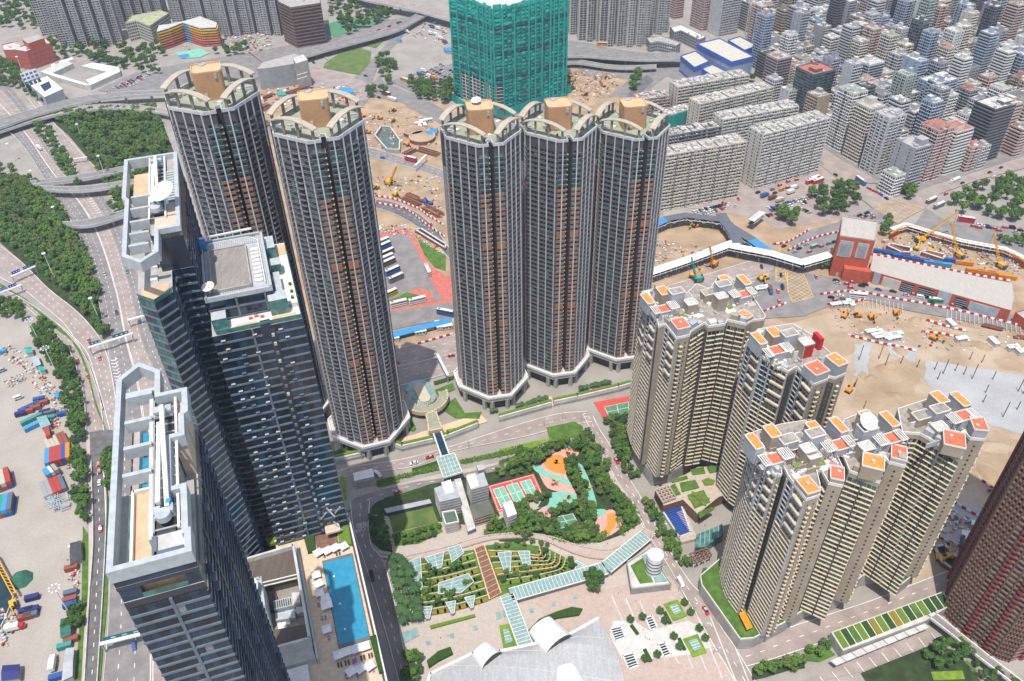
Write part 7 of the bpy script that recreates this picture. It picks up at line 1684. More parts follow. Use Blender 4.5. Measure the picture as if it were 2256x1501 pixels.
# low planting that nobody could count
def shrubs(name,label,polys,n,ls,ms):
 mb = MB()
 for poly,reg in polys:
  for x,y in scatter(poly,n,.8,reg):
   c = Vector((x,y,.7))
   for _ in range(9):
    d = Vector((R_.gauss(0,.7),R_.gauss(0,.7),abs(R_.gauss(0,.5)))); p = c+d; a = Vector((R_.gauss(0,1),R_.gauss(0,1),R_.gauss(0,.4))).normalized(); b = a.orthogonal().normalized(); s = ls*R_.uniform(.6,1.3); mb.poly([p-a*s-b*s,p+a*s-b*s,p+a*s+b*s,p-a*s+b*s],R_.randrange(len(ms)))
 tag(mb.build(name, ms), label, 'shrubbery', None, 'stuff')
shrubs('shrubbery', 'low mixed shrub planting filling the beds of the garden block', [("0,960 330,870 560,830 690,770 760,860 900,1100 1130,1340 1170,1480 1000,1580 930,1300 760,1100 690,900 600,850 400,900 200,1010 0,1060", 'K'), ("1740,970 2250,860 2250,885 1760,985", 'J'), ("1060,1135 1340,1065 1550,1005 1550,1035 1240,1110 1070,1180", 'J'), ("1005,165 1098,130 1175,410 1085,395 1015,330", 'N'), ("1950,250 2060,200 2250,280 1940,300", 'N'), ("400,300 900,280 860,330 700,370 500,350", 'O')], 260, .3, [lf[1], lf[0], m_hedge2])
# ---------------------------------------------------------------- vehicles
m_cglass = glass('car glass', (.02,.025,.03), .08)
m_tyre = mat('tyre', (.02,.02,.02), .9)
CP = {n: mat(n+' car paint', c, .3, tuple(x*.93 for x in c), 2, spec=.6) for n, c in dict(red=(.58,.02,.035), white=(.75,.75,.74), black=(.018,.02,.025), silver=(.42,.43,.44), blue=(.04,.12,.36), green=(.03,.33,.15), yellow=(.75,.42,.03), teal=(.03,.25,.26), grey=(.17,.18,.19), orange=(.72,.26,.03), brown=(.16,.09,.06), cream=(.60,.54,.42)).items()}
def loftbox(mb,secs,m=0):
 """sections: (x, halfwidth, z0, z1) along x"""
 n = len(mb.v)
 for x,w,z0,z1 in secs: mb.v += [(x,-w,z0),(x,w,z0),(x,w*.94,z1),(x,-w*.94,z1)]
 for i in range(len(secs)-1):
  for a,b in ((0,1),(1,2),(2,3),(3,0)): mb.f.append((n+i*4+a,n+(i+1)*4+a,n+(i+1)*4+b,n+i*4+b)); mb.m.append(m)
 mb.f.append((n,n+1,n+2,n+3)); mb.m.append(m); e = n+(len(secs)-1)*4; mb.f.append((e+3,e+2,e+1,e)); mb.m.append(m)
def wheels(T,xs,w,r=.32):
 for x in xs:
  for s in (-1,1):
   b = MB(); n = 10; b.v = [(x+r*math.cos(k*6.283/n),s*w,r+r*math.sin(k*6.283/n)) for k in range(n)]+[(x+r*math.cos(k*6.283/n),s*(w-.2),r+r*math.sin(k*6.283/n)) for k in range(n)]
   b.f = [tuple(range(n)), tuple(range(2*n-1, n-1, -1))]+[(k, (k+1) % n, n+(k+1) % n, n+k) for k in range(n)]; b.m = [0]*len(b.f); b.build('wheel', m_tyre, T)
def car_proto(col, taxi=False, kind='car'):
 t = thing('taxi' if taxi else kind, 'x', 'taxi' if taxi else kind); P = CP[col]; b = MB()
 if kind == 'car':
  loftbox(b, [(-2.3, .78, .35, .75), (-2.2, .85, .25, .92), (-.9, .87, .22, .95), (1.0, .87, .22, .93), (2.1, .83, .25, .78), (2.3, .74, .35, .62)]); b.build('body', P, t)
  b = MB(); loftbox(b, [(-1.75, .74, .9, 1.0), (-1.1, .72, .9, 1.42), (.35, .72, .9, 1.44), (1.15, .74, .9, .98)]); b.build('windows', m_cglass, t)
  MB().prism([(-1.15, -.66), (.35, -.66), (.35, .66), (-1.15, .66)], 1.40, 1.475).build('roof', CP['silver'] if taxi else P, t)
  wheels(t,(-1.4,1.4),.88)
 else:
  L = 2.5 if kind == 'van' else 3.5; loftbox(b, [(-L, .92, .4, 2.15), (-L+.1, .95, .3, 2.25), (L-1.0, .95, .3, 2.2), (L-.3, .92, .3, 1.2), (L, .86, .4, 1.0)]); b.build('body', P, t)
  b = MB(); loftbox(b, [(-L+.5, .965, 1.35, 1.95), (L-1.0, .965, 1.35, 1.95), (L-.6, .93, 1.2, 1.5)]); b.build('windows', m_cglass, t)
  MB().prism([(-L+.15, -.8), (L-1.1, -.8), (L-1.1, .8), (-L+.15, .8)], 2.19, 2.3).build('roof', CP['silver'] if kind == 'minibus' else P, t); wheels(t, (-L*.6, L*.6), .96, .36)
 return proto(t)
def bus_proto(col,dd=True,L=11.6):
 t = thing('double_decker_bus' if dd else 'coach', 'x', 'bus' if dd else 'coach'); H = 4.3 if dd else 3.2; h = L/2; b = MB(); loftbox(b, [(-h, 1.2, .4, H-.1), (-h+.2, 1.26, .3, H), (h-.2, 1.26, .3, H), (h, 1.15, .4, H-.2)]); b.build('body', CP[col], t)
 MB().prism([(-h+.2, -1.1), (h-.3, -1.1), (h-.3, 1.1), (-h+.2, 1.1)], H-.02, H+.1).build('roof', CP['white'], t)
 for z0, z1 in ((1.3, 2.05), (2.9, 3.65))[:2 if dd else 1]: b = MB(); loftbox(b, [(-h+.4, 1.275, z0, z1), (h-.1, 1.275, z0, z1), (h+.02, 1.1, z0, z1)]); b.build('window_band', m_cglass, t)
 b = MB().prism([(-h+1, -.7), (-h+2.4, -.7), (-h+2.4, .7), (-h+1, .7)], H+.1, H+.35); b.build('roof_unit', CP['grey'], t); wheels(t, (-h*.55, h*.6), 1.25, .5); return proto(t)
def lorry_proto(col,box,L=8):
 t = thing('lorry', 'x', 'lorry'); h = L/2; b = MB(); loftbox(b, [(h-2.1, 1.1, .5, 2.5), (h-.5, 1.1, .5, 2.5), (h, 1.05, .5, 1.7)]); b.build('cab', CP[col], t); b = MB(); loftbox(b, [(h-.9, 1.12, 1.5, 2.2), (h-.15, 1.06, 1.5, 2.1)]); b.build('windscreen', m_cglass, t)
 MB().prism([(-h, -1.2), (h-2.3, -1.2), (h-2.3, 1.2), (-h, 1.2)], .9, 3.3 if box != 'flat' else 1.2, 0, None, True).build('cargo_box', CP[box if box != 'flat' else 'brown'], t); MB().prism([(-h+.2, -.5), (h-1, -.5), (h-1, .5), (-h+.2, .5)], .5, .9).build('chassis', m_dk, t); wheels(t, (-h*.7, -h*.35, h*.65), 1.15, .48); return proto(t)
_vp = {}
def vp(kind,col):
 k = (kind,col)
 if k not in _vp:
  c = col.split('/')
  _vp[k] = car_proto('red', True) if kind == 'taxi' else bus_proto(col, True) if kind == 'bus' else bus_proto(col, False) if kind == 'coach' else lorry_proto(c[0], c[-1]) if kind == 'lorry' else car_proto(col, False, kind)
 return _vp[k]
VG = {'taxi': 'red taxis', 'car': 'cars', 'van': 'vans', 'minibus': 'minibuses', 'bus': 'double-decker buses', 'coach': 'coaches', 'lorry': 'lorries'}
CARS = [0]
def vehicle(kind,col,x,y,ang,where,z=.8,s=1.12):
 cn = col.split('/')[0]; lab = {'taxi': 'red taxi', 'bus': f'{cn} double-decker bus', 'lorry': f'{cn}-cabbed lorry' + (' with '+col.split('/')[1]+' box' if '/' in col and col.split('/')[1] != 'flat' else '')}.get(kind, f'{cn} {kind}')+' '+where
 CARS[0] += 1; return dup(vp(kind,col),(x,y,z),ang,lab,VG[kind],s)
def vlist(reg,where,items,d):
 """items 'kind:colour:x,y' ; d = direction of travel as a pixel offset"""
 for w in items.split():
  k, c, p = w.split(':'); x, y = q(p, reg)[0]; a = g(x, y); b = g(x+d[0], y+d[1]); vehicle(k, c, a.x, a.y, math.atan2(b.y-a.y, b.x-a.x), where)
def prow(reg, a, b, n, where, cols='white white silver black grey red blue black silver'.split(), kind='car', skew=0.0, p=.92, gap=None):
 A,B = g(*q(a,reg)[0]),g(*q(b,reg)[0]); d = (B-A); l = d.length; d /= l; n = min(n,int(l/2.7)); ang = math.atan2(d.y,d.x)+math.pi/2+skew
 for i in range(n):
  if R_.random() < p: pt = A+d*l*(i+.5)/n; vehicle(kind,R_.choice(cols),pt.x,pt.y,ang+R_.choice((0,math.pi)),where,.5,1.05)
vlist('E', 'on the highway beside the glass slabs', 'car:black:968,1170 car:grey:1157,1240 car:silver:868,850 car:teal:1055,830', (10, 40))
vlist('A', 'on the far stretch of the highway', 'lorry:white/white:330,1240', (30, 25)); vlist('E', 'on the outer slip road beside the woodland', 'taxi:red:738,1400', (10, 30)); vlist('E', 'on the inner slip road beside the yard', 'taxi:red:415,1275', (20, 20))
vlist('I', 'on the inner slip road above the junction', 'taxi:red:645,140 taxi:red:730,270', (8, 20)); vlist('I', 'below the signal gantry', 'taxi:red:828,120', (6, 30)); vlist('I', 'waiting at the stop line below the junction', 'taxi:red:822,990 taxi:red:828,1050 car:white:828,1150', (1, -20))
vlist('M', 'on the dark service road', 'taxi:red:838,250', (0, 20)); vlist('M', 'under the teal sign gantry', 'car:blue:1115,1220', (0, 20))
vlist('J', 'on the elevated street below the lyre-shaped canopy', 'taxi:red:1490,940 car:white:1360,990', (-40, 10)); vlist('J', 'on the curving service road', 'taxi:red:1225,1230', (40, -12)); vlist('J', 'beside the white-roofed utility building', 'van:white:1060,1085', (20, 15))
vlist('K', 'on the service road beside the garden trees', 'car:black:465,825', (40, -8)); vlist('K', 'on the sloping street beside the garden', 'taxi:red:970,970', (14, 22)); vlist('O', 'on the sloping street near the crossing', 'van:white:1495,700', (14, 24)); vlist('O', 'on the sloping street beside the long podium', 'taxi:red:1705,930', (14, 24)); vlist('N', 'in the shade beside the pool deck', 'van:black:1015,650', (3, 20)); vlist('P', 'at the end of the forecourt', 'car:black:1540,1170', (30, -12))
vlist('F', 'parked in the bays of the bus terminal', 'bus:white:1100,600 bus:blue:1115,635 bus:brown:1140,690 bus:white:1135,735 bus:brown:1150,770 bus:blue:1185,840 bus:grey:1215,900 bus:yellow:1160,1030', (40, -18)); vlist('F', 'driving through the bus terminal', 'bus:white:1475,835', (18, 40)); vlist('F', 'at the kerb below the red oval', 'bus:white:1235,1110 bus:white:1390,1085', (40, -10)); vlist('F', 'leaving past the blue canopy', 'bus:blue:1620,1185', (30, 6))
vlist('F', 'on the curving taxi road between barriers', 'taxi:red:1283,305 taxi:red:1495,440', (30, 18)); vlist('B', 'on the street behind the slotted tower', 'bus:red:1335,1340', (40, 10)); vlist('B', 'on the same street behind the slotted tower', 'car:blue:1100,1315', (40, 6))
vlist('J', 'on the wide road behind the lyre-shaped canopy', 'taxi:red:1210,160 taxi:red:1668,100', (30, -5))
vlist('H', 'on the upper carriageway below the station', 'car:black:695,905 car:silver:705,925 taxi:red:830,920 taxi:red:785,935 taxi:red:815,965 car:black:905,950 car:black:935,940 car:blue:1045,980 car:black:1165,995 car:silver:1270,1025 taxi:red:1335,1020 van:white:1390,1045 van:black:1465,1050 taxi:red:1660,1110 taxi:red:1720,1110 car:black:1760,1135 car:blue:1865,1140 car:silver:1895,1165 car:black:2000,1170 car:blue:2030,1195 car:black:2205,1215', (40, 8))
vlist('H', 'on the lower carriageway above the sand site', 'car:black:655,1045 car:white:730,1030 car:grey:750,1055 taxi:red:690,1070 bus:white:870,1045 coach:green:1530,1080 car:black:1480,1095', (40, 4)); vlist('H', 'on the road between the yellow junction boxes', 'car:black:240,860 taxi:red:530,875 taxi:red:360,810 car:black:80,790 lorry:blue/brown:150,995 taxi:red:215,995 van:black:250,965 taxi:red:225,1080', (10, 30))
vlist('H', 'on the slanting road below the car park', 'car:silver:450,605 minibus:green:515,625 taxi:red:575,620 taxi:red:475,665 car:black:390,640 car:silver:355,665 car:grey:635,600 car:black:680,585 car:black:265,620', (40, -14))
vlist('H', 'waiting at the avenue junction', 'car:black:950,345 car:black:890,365 car:black:930,377 car:silver:980,360 taxi:red:1000,382 taxi:red:910,390', (-30, 10)); vlist('H', 'queueing on the wide avenue', 'bus:red:1765,415 taxi:red:1830,455 car:white:1870,445 taxi:red:1880,467 car:blue:1945,452 car:black:1960,467 taxi:red:2010,475 taxi:red:2090,465 van:black:2150,470 car:black:2220,490 car:silver:2180,505 taxi:red:2040,490 car:white:1900,450', (40, 6))
vlist('H', 'on the tree-lined avenue', 'bus:blue:895,95 taxi:red:965,142 taxi:red:990,155 taxi:red:1015,165 taxi:red:1045,180 car:blue:1065,195 car:black:1110,225 car:black:690,30', (-30, -22)); vlist('H', 'on the avenue in front of the old town', 'coach:white:1675,85 car:black:1740,97 taxi:red:1605,185 car:black:1965,10 car:white:2000,45 car:black:2060,-30', (40, -18)); vlist('H', 'at the stops beside the park', 'coach:brown:1480,250 coach:grey:1545,290', (40, -18))
vlist('H', 'below the tall slab block', 'lorry:blue/blue:105,205 lorry:red/brown:170,225 lorry:cream/cream:230,245 lorry:white/white:322,178 lorry:silver/white:350,142 coach:red:490,88 coach:red:545,88 coach:red:510,70 taxi:red:230,115 taxi:red:300,85 taxi:red:370,70 van:orange:245,155 car:black:190,180 car:black:50,175 car:grey:170,150 taxi:red:295,135', (40, -14))
for a, b, n in (("130,305", "545,195", 20), ("150,325", "330,275", 8), ("370,290", "490,345", 6), ("400,265", "450,250", 3), ("120,370", "200,345", 4), ("640,180", "700,190", 3)): prow('H', a, b, n, 'in the car park by the avenue')
for a, b, n in (("1600,335", "1860,275", 12), ("1680,350", "1870,300", 9), ("1930,230", "2020,225", 4), ("1830,260", "1960,285", 5)): prow('G', a, b, n, 'parked below the cream slab block')
for k in range(9): prow('A', f"{870+k*26},{765-k*12}", f"{1120+k*22},{700-k*13}" if k < 7 else f"{1240},{660-k*6}", 8, 'in the car park beyond the woodland', p=.85)
for k in range(5): prow('B', f"{1420+k*36},{620-k*22}", f"{1560+k*34},{690-k*20}", 6, 'below the netted tower', p=.9)
vlist('B', 'left of the netted tower', 'lorry:blue/blue:1410,630 lorry:white/white:1440,600 lorry:orange/orange:1530,660 lorry:blue/white:1490,645 lorry:white/orange:1400,690 lorry:blue/blue:1450,710 lorry:red/white:1360,665 lorry:white/blue:1345,690 coach:orange:1285,675 lorry:white/white:1580,330 lorry:blue/brown:1615,360 lorry:white/white:1545,300 lorry:silver/white:1500,290 lorry:white/white:1560,250 lorry:blue/blue:1510,235 lorry:white/silver:1610,275 lorry:white/white:1300,275', (40, 14))
vlist('B', 'on the sweeping road beside the football pitch', 'van:red:1070,262 van:red:1155,230 lorry:brown/brown:1240,205', (40, -14)); vlist('C', 'on the flyover', 'bus:orange:845,455 car:white:1120,465 car:white:1200,475 car:white:1400,475', (40, 2)); vlist('B', 'at the roundabout', 'bus:brown:1130,795 coach:white:1180,835 car:black:1070,815 car:white:635,490 car:black:530,525 car:black:960,635', (40, 14))
for o in ALL:
 if o.get('label', '').endswith('on the flyover'): o.location.z = 11
vlist('M', 'parked in the yard', 'lorry:white/white:450,1370', (4, -30)); vlist('M', 'in the yard beside the grey pipes', 'lorry:red/white:140,1075', (40, -10)); vlist('I', 'parked on the yard gravel', 'van:white:160,450 van:silver:20,225', (40, -16))
# people
def person_proto(seed,lying=False):
 r = random.Random(seed); t = thing('person', 'x', 'person'); me = bpy.data.meshes.new('body')
 J = dict(pel=(0,0,.95,.15),ch=(0,0,1.25,.16),nk=(0,0,1.47,.06),hd=(0,.02,1.62,.105),ht=(0,.01,1.72,.08),ls=(-.2,0,1.40,.06),le=(-.27,.03,1.13,.045),lh=(-.27,.16,.90,.035),rs=(.2,0,1.40,.06),re=(.27,-.03,1.13,.045),rh=(.28,.08,.90,.035),lk=(-.1,.08,.52,.07),lf=(-.1,-.08,.06,.05),lt=(-.1,.08,.03,.035),rk=(.1,.02,.52,.07),rf=(.1,.18,.06,.05),rt=(.1,.33,.03,.035))
 E_ = ['pel ch', 'ch nk', 'nk hd', 'hd ht', 'ch ls', 'ls le', 'le lh', 'ch rs', 'rs re', 're rh', 'pel lk', 'lk lf', 'lf lt', 'pel rk', 'rk rf', 'rf rt']; K = list(J)
 me.from_pydata([J[k][:3] for k in K], [tuple(K.index(x) for x in e.split()) for e in E_], []); o = bpy.data.objects.new('body', me); COL.objects.link(o); o.modifiers.new('skin', 'SKIN'); sv = me.skin_vertices[0].data
 for i,k in enumerate(K): sv[i].radius = (J[k][3],)*2
 sv[0].use_root = True; o.modifiers.new('sub', 'SUBSURF').levels = 1; dg = bpy.context.evaluated_depsgraph_get(); m2 = bpy.data.meshes.new_from_object(o.evaluated_get(dg)); bpy.data.objects.remove(o)
 if lying: m2.transform(Matrix.Translation((0, -.8, .45)) @ Matrix.Rotation(-math.pi/2, 4, 'X'))
 m2.materials.append(mat('skin', (.48,.30,.21), .6)); b = bpy.data.objects.new('body', m2); COL.objects.link(b); attach(b, t)
 M = (Matrix.Translation((0, -.8, .45)) @ Matrix.Rotation(-math.pi/2, 4, 'X')) if lying else Matrix.Identity(4)
 def ch(nm,secs,col):
  mb = MB()
  for i,(z,w,d) in enumerate(secs):
   for k in range(8): a = k*.785; mb.v.append(tuple(M @ Vector((w*math.cos(a),d*math.sin(a),z))))
  for i in range(len(secs)-1):
   for k in range(8): mb.f.append((i*8+k,i*8+(k+1) % 8,i*8+8+(k+1) % 8,i*8+8+k)); mb.m.append(0)
  mb.build(nm,col,t)
 cs = [CP['white'], CP['blue'], CP['red'], CP['black'], CP['cream'], m_rose]; ch('shirt', [(.92, .19, .15), (1.1, .19, .15), (1.3, .23, .16), (1.44, .14, .1)], cs[seed % 6]); ch('trousers', [(.55, .2, .13), (.75, .2, .14), (.95, .18, .145)], [CP['black'], CP['blue'], CP['grey']][seed % 3]); ch('hair', [(1.62, .11, .12), (1.7, .1, .1), (1.755, .03, .03)], CP['black']); return proto(t)
PP = [person_proto(s) for s in range(6)]; PL = [person_proto(s,True) for s in range(2)]
SH = ['white', 'blue', 'red', 'black', 'cream', 'pink']
def people(reg,s,where,z=.3,pool=None,sit=False):
 for w in s.split():
  p = g(*q(w, reg)[0], z); i = R_.randrange(2 if pool else 6); dup((pool or PP)[i], (p.x, p.y, z), R_.uniform(0, 6.28) if not pool else A18, f'person in {SH[i]} top '+('lying ' if pool else 'walking ')+where, 'people in the garden and plaza')
people('O', "1128,845 1170,925 1142,1015 1193,1082 1208,1145 1222,1160 1240,1162 985,780 1005,770 745,465 895,370", 'across the plaza'); people('N', "1935,545 1965,540 1930,605 1970,575 1985,690 2010,700 1945,470", 'down the brown garden steps', 1.6); people('K', "455,1410 360,1400 1075,1120 1330,1140 1700,1500", 'near the play floors'); people('N', "1840,390 1690,455 1580,1150 1640,1135", 'along the promenade')
people('N', "655,1155 600,990 595,868 868,1340 805,1478", 'beside the pool', ZP+.4, PL); people('N', "495,1415 690,445 665,440", 'on the pool deck', ZP)
# ---------------------------------------------------------------- flyovers,gantries,lamps,yard
def viaduct(label, L, Rr, z, reg=None, m=None, th=1.6, name='flyover', pstep=28, lanes=(.5,)):
 a = [g(x, y, z) for x, y in q(L, reg)]; b = [g(x, y, z) for x, y in q(Rr, reg)]; n = 26; a = resample(smooth(a), n); b = resample(smooth(b), n); T = Tower(name, label, 'flyover', (a[n//2].x, a[n//2].y, 0), 'flyovers', 60)
 mb = T.part('deck', [m or m_asph2, m_conc_l])
 for i in range(n-1):
  q4 = [a[i],b[i],b[i+1],a[i+1]]; P = ccw([(p.x,p.y) for p in q4]); k = len(mb.v); mb.v += [(x,y,z-th) for x,y in P]+[(x,y,z) for x,y in P]
  for f,mm in (((4,5,6,7),0),((3,2,1,0),1),((0,1,5,4),1),((1,2,6,5),1),((2,3,7,6),1),((3,0,4,7),1)): mb.f.append(tuple(k+j for j in f)); mb.m.append(mm)
 for s in (a, b): T.item('parapet', [m_conc_l]).wall([(p.x, p.y) for p in s], z-th-.05, z+1.1, .5)
 lm = T.part('lane_line', [m_line])
 for t in lanes: dashes(lm,mid(a,b,t),z+.05,.3,2.5,5)
 for p, d in along(mid(a, b, .5), pstep, 8): T.item('pier', [m_conc]).box((p.x, p.y, .1), 2, 2.6, z-th, math.atan2(d.y, d.x))
 T.done()
viaduct('upper curved flyover at the far end of the woodland', "-150,1020 0,990 350,890 700,800 1000,768 1300,752 1700,735", "-150,1090 0,1060 300,955 700,850 1000,803 1300,782 1700,770", 10, 'A')
viaduct('lower curved flyover in front of the upper one at the woodland edge', "-150,1100 100,1010 430,915 700,880 1000,866 1330,903 1700,985", "-150,1150 100,1060 430,962 800,908 1000,902 1330,937 1700,1030", 7, 'A', m_tan)
viaduct('thin grey overpass farthest up the highway', "250,78 560,40 840,-8 1100,-60", "270,105 570,72 850,28 1110,-20", 8, 'E', lanes=())
viaduct('wider grey overpass beside the thin one', "330,118 600,122 800,108 1020,76 1300,30", "390,150 620,158 820,142 1030,112 1310,68", 8, 'E')
viaduct('grey overpass crossing the highway nearest the glass slab', "520,415 700,402 860,365 1020,318 1200,262", "600,450 740,445 890,408 1030,362 1210,305", 8, 'E', lanes=())
viaduct('long elevated road sweeping past the football pitch', "300,455 440,425 640,375 830,320 1190,225 1345,140 1500,60", "340,500 470,470 660,415 860,362 1210,262 1385,170 1540,90", 8, 'B')
viaduct('wide elevated highway behind the netted tower', "800,-60 930,0 1300,75 1670,175 1950,235 2250,265", "980,-60 1130,0 1400,45 1700,110 1980,170 2250,200", 12, 'B', m_tan, lanes=(.33, .66))
viaduct('curved flyover right of the netted tower', "440,325 700,352 900,398 1200,438 1520,445 1700,440", "440,475 700,470 900,485 1200,500 1520,490 1700,475", 11, 'C', None, lanes=(.3, .5, .7))
viaduct('lower ramp under the curved flyover', "440,520 640,500 900,540 1100,548 1300,540", "440,545 640,525 900,560 1100,568 1300,560", 6, 'C', lanes=())
def parapet_wall(label,pts,reg=None,h=1.1,m=None):
 o = MB().wall(smooth(gp(pts, reg), 3), .3, .9+h, .45).build('crash_barrier', m or m_conc_l); tag(o, label, 'barrier', 'concrete crash barriers')
parapet_wall('pale crash barrier along the woodland side of the highway', "0,272 60,335 118,430 175,520 213,640 232,740")
parapet_wall('pale crash barrier between the two slip roads', "48,660 93,690 139,728 165,756 190,790 212,850 228,905")
parapet_wall('pale crash barrier on the yard side of the inner slip road', "80,697 112,726 141,758 157,780 172,818 186,868 191,925 192,955")
parapet_wall('pale crash barrier on the yard side of the dark service road', "203,1020 205,1100 207,1200 200,1300 194,1400 188,1510")
parapet_wall('pale crash barrier on the highway side of the dark service road', "231,1040 236,1100 234,1200 229,1300 223,1400 216,1510")
def gantry(label, a, b, h, signs, reg='E', m=None):
 A, B = g(*q(a, reg)[0], h), g(*q(b, reg)[0], h); d = (B-A).normalized(); n = Vector((d.y, -d.x, 0)); L = (B-A).length; T = Tower('sign_gantry', label, 'sign gantry', (A.x, A.y, 0), 'sign gantries over the roads', 20)
 for s in (-.5, .5): T.item('beam', [m_wh]).bar(A+n*s, B+n*s, .7)
 for p in (A.lerp(B, .03), A.lerp(B, .97)): T.item('post', [m_grey]).bar((p.x, p.y, 0), p, .6)
 for t0, t1, mm in signs: T.item('sign', [mm]).bar(A+d*L*t0-n*1.0+Vector((0, 0, 1.6)), A+d*L*t1-n*1.0+Vector((0, 0, 1.6)), .25, 2.6)
 for t0,t1,mm in signs:
  for k in range(3): c = A+d*L*(t0+(t1-t0)*(.2+.3*k))-n*.8+Vector((0, 0, 1.7)); T.item('sign_legend', [m_line]).bar(c, c+d*L*(t1-t0)*.13, .06, .8)
 T.done()
ms = mat('blue sign', (.02,.07,.42), .5); ms2 = mat('teal sign', (.01,.16,.22), .5)
gantry('white gantry with two blue signs over the outer slip road', "92,862", "292,775", 7, ((.08, .42, ms), (.55, .82, ms))); gantry('white gantry with two blue signs over the inner slip road by the yard', "-40,1012", "176,930", 7, ((.1, .38, ms), (.55, .85, ms)))
gantry('long white gantry with two teal signs over highway and slip road', "728,1450", "1098,1330", 8, ((.05, .3, ms2), (.56, .92, ms2))); gantry('plain white beam gantry beside the rear glass slab', "1055,1222", "1215,1178", 7, ()); gantry('white gantry with long teal sign next to the nearest glass slab', "825,1195", "1190,1105", 8, ((.1, .95, ms2),), 'M')
gantry('white footway gantry over the far slip road', "575,1320", "720,1300", 5, (), 'A'); gantry('white gantry over the street behind the slotted tower', "1370,1370", "1460,1280", 7, (), 'B'); gantry('white tubular gantry over the wide road behind the lyre-shaped canopy', "1550,75", "1640,255", 7, (), 'J')
def lamp(label, top, base, reg, many=False, grp='high-mast lamps'):
 (tx, ty), (bx, by) = q(top, reg)[0], q(base, reg)[0]; h = min(32, max(8, zt(bx, ty, by))); b = g(bx, by); t = thing('street_lamp', label, 'street lamp', (b.x, b.y, .1), grp); MB().cyl((b.x, b.y, .1), .32, h, 8, r2=.2).build('pole', m_wh, t)
 if many:
  for k in range(8): a = k*.785; c = Vector((b.x, b.y, h)); e = c+Vector((math.cos(a)*2.4, math.sin(a)*2.4, .3)); MB().bar(c, e, .15).build('arm', m_grey, t); MB().box((e.x, e.y, h), 1.0, .7, .3, a).build('lamp_head', m_wh, t)
 else: MB().cyl((b.x, b.y, h), 1.5, .5, 16, r2=1.2).build('lamp_ring', m_wh, t); MB().cyl((b.x, b.y, h+.5), .5, .4, 10).build('lamp_cap', m_grey, t)
for top, base, reg, lab in (("435,285", "480,395", 'E', 'in the woodland level with the grey overpass'), ("358,670", "460,895", 'E', 'in the woodland above the blue sign gantry'), ("745,1040", "830,1240", 'E', 'at the tip of the woodland'), ("630,1028", "685,1165", 'A', 'in the far woodland, nearest the curved flyovers'), ("805,1290", "885,1495", 'A', 'in the far woodland beside the rear glass slab'), ("60,1190", "122,1335", 'A', 'at the picture edge beside the far highway'), ("250,1412", "320,1580", 'A', 'left of the thin grey overpass'), ("140,470", "185,590", 'A', 'beside the terracotta building'), ("435,750", "460,830", 'A', 'beside the cube with the square hole')): lamp('tall white high-mast lamp '+lab, top, base, reg)
lamp('tall lamp with a ring of floodlights in the cargo yard', "450,735", "592,965", 'M', True); lamp('tall lamp with a ring of floodlights beside the inner slip road', "240,1222", "332,1415", 'E', True); lamp('tall lamp with a ring of floodlights next to the green sheds', "370,1455", "470,1660", 'E', True)
def slamp(reg,s,where):
 for w in s.split():
  b = g(*q(w, reg)[0]); t = thing('street_lamp', 'slim grey street lamp '+where, 'street lamp', (b.x, b.y, .3), 'slim street lamps'); MB().cyl((b.x, b.y, .3), .12, 8, 6).build('pole', m_grey, t); MB().bar((b.x, b.y, 8.2), (b.x+1.6, b.y-.8, 8.5), .16).build('arm', m_grey, t); MB().box((b.x+1.7, b.y-.9, 8.35), .9, .4, .15).build('lamp_head', m_wh, t)
slamp('O', "1340,270 1130,60 1245,350 1340,560 1480,770 1585,925 1675,1090 1770,1290", 'along the plaza side of the sloping street'); slamp('K', "800,840 860,990 950,1150 1060,1330", 'along the garden side of the sloping street'); slamp('K', "370,680 520,630 680,640", 'on the elevated street under the middle towers'); slamp('J', "1185,1050 1810,860", 'on the elevated street near the link bridge')
# shipping containers
m_ct = {n: mat(n+' container', c, .7, tuple(x*.8 for x in c), .8, stretch=(8, .5, .5)) for n, c in dict(red=(.42,.06,.05), blue=(.03,.10,.32), navy=(.03,.04,.16), sky=(.06,.30,.58), grey=(.33,.33,.33), cream=(.50,.47,.38), green=(.03,.32,.13), rust=(.30,.09,.06), slate=(.13,.15,.19), orange=(.62,.24,.03), teal=(.05,.30,.27), white=(.66,.66,.64)).items()}
_ctp = {}
def container(col,p,ang,z,label,L=6.1):
 k = (col,L)
 if k not in _ctp:
  t = thing('shipping_container', 'x', 'container'); b = MB(); n = int(L/.55)
  for s in (-1,1):
   for i in range(n): x = -L/2+.3+i*(L-.6)/n; b.box((x,s*1.22,.2),.25,.1,2.2)
  b.prism([(-L/2, -1.2), (L/2, -1.2), (L/2, 1.2), (-L/2, 1.2)], 0, 2.6, 0, None, True); b.build('body', m_ct[col], t); d = MB()
  for y in (-.6,.6): d.box((L/2,y,.15),.1,1.1,2.3)
  d.build('door', m_ct[col], t)
  for y in (-.3, .3): MB().bar((L/2+.08, y, .2), (L/2+.08, y, 2.4), .06).build('lock_rod', m_grey, t)
  _ctp[k] = proto(t)
 dup(_ctp[k], (p.x, p.y, z), ang, label, 'shipping containers', (1.1, 1.1, 1.1))
def cblock(reg,a,b,cols,where,L=12.2,high=1,perp=True):
 """containers side by side from a to b; a/b are roof-edge centres"""
 A,B = g(*q(a,reg)[0]),g(*q(b,reg)[0]); d = (B-A).normalized(); n = len(cols); ang = math.atan2(d.y,d.x)+(math.pi/2 if perp else 0)
 for i,c in enumerate(cols):
  p = A.lerp(B,(i+.5)/n) if n > 1 else A
  for h in range(high): container(c if h == high-1 else R_.choice(['red', 'blue', 'rust', 'slate']), p, ang, .35+h*2.9, f'{c} shipping container {where}' if h == high-1 else f'lower shipping container {where}', L)
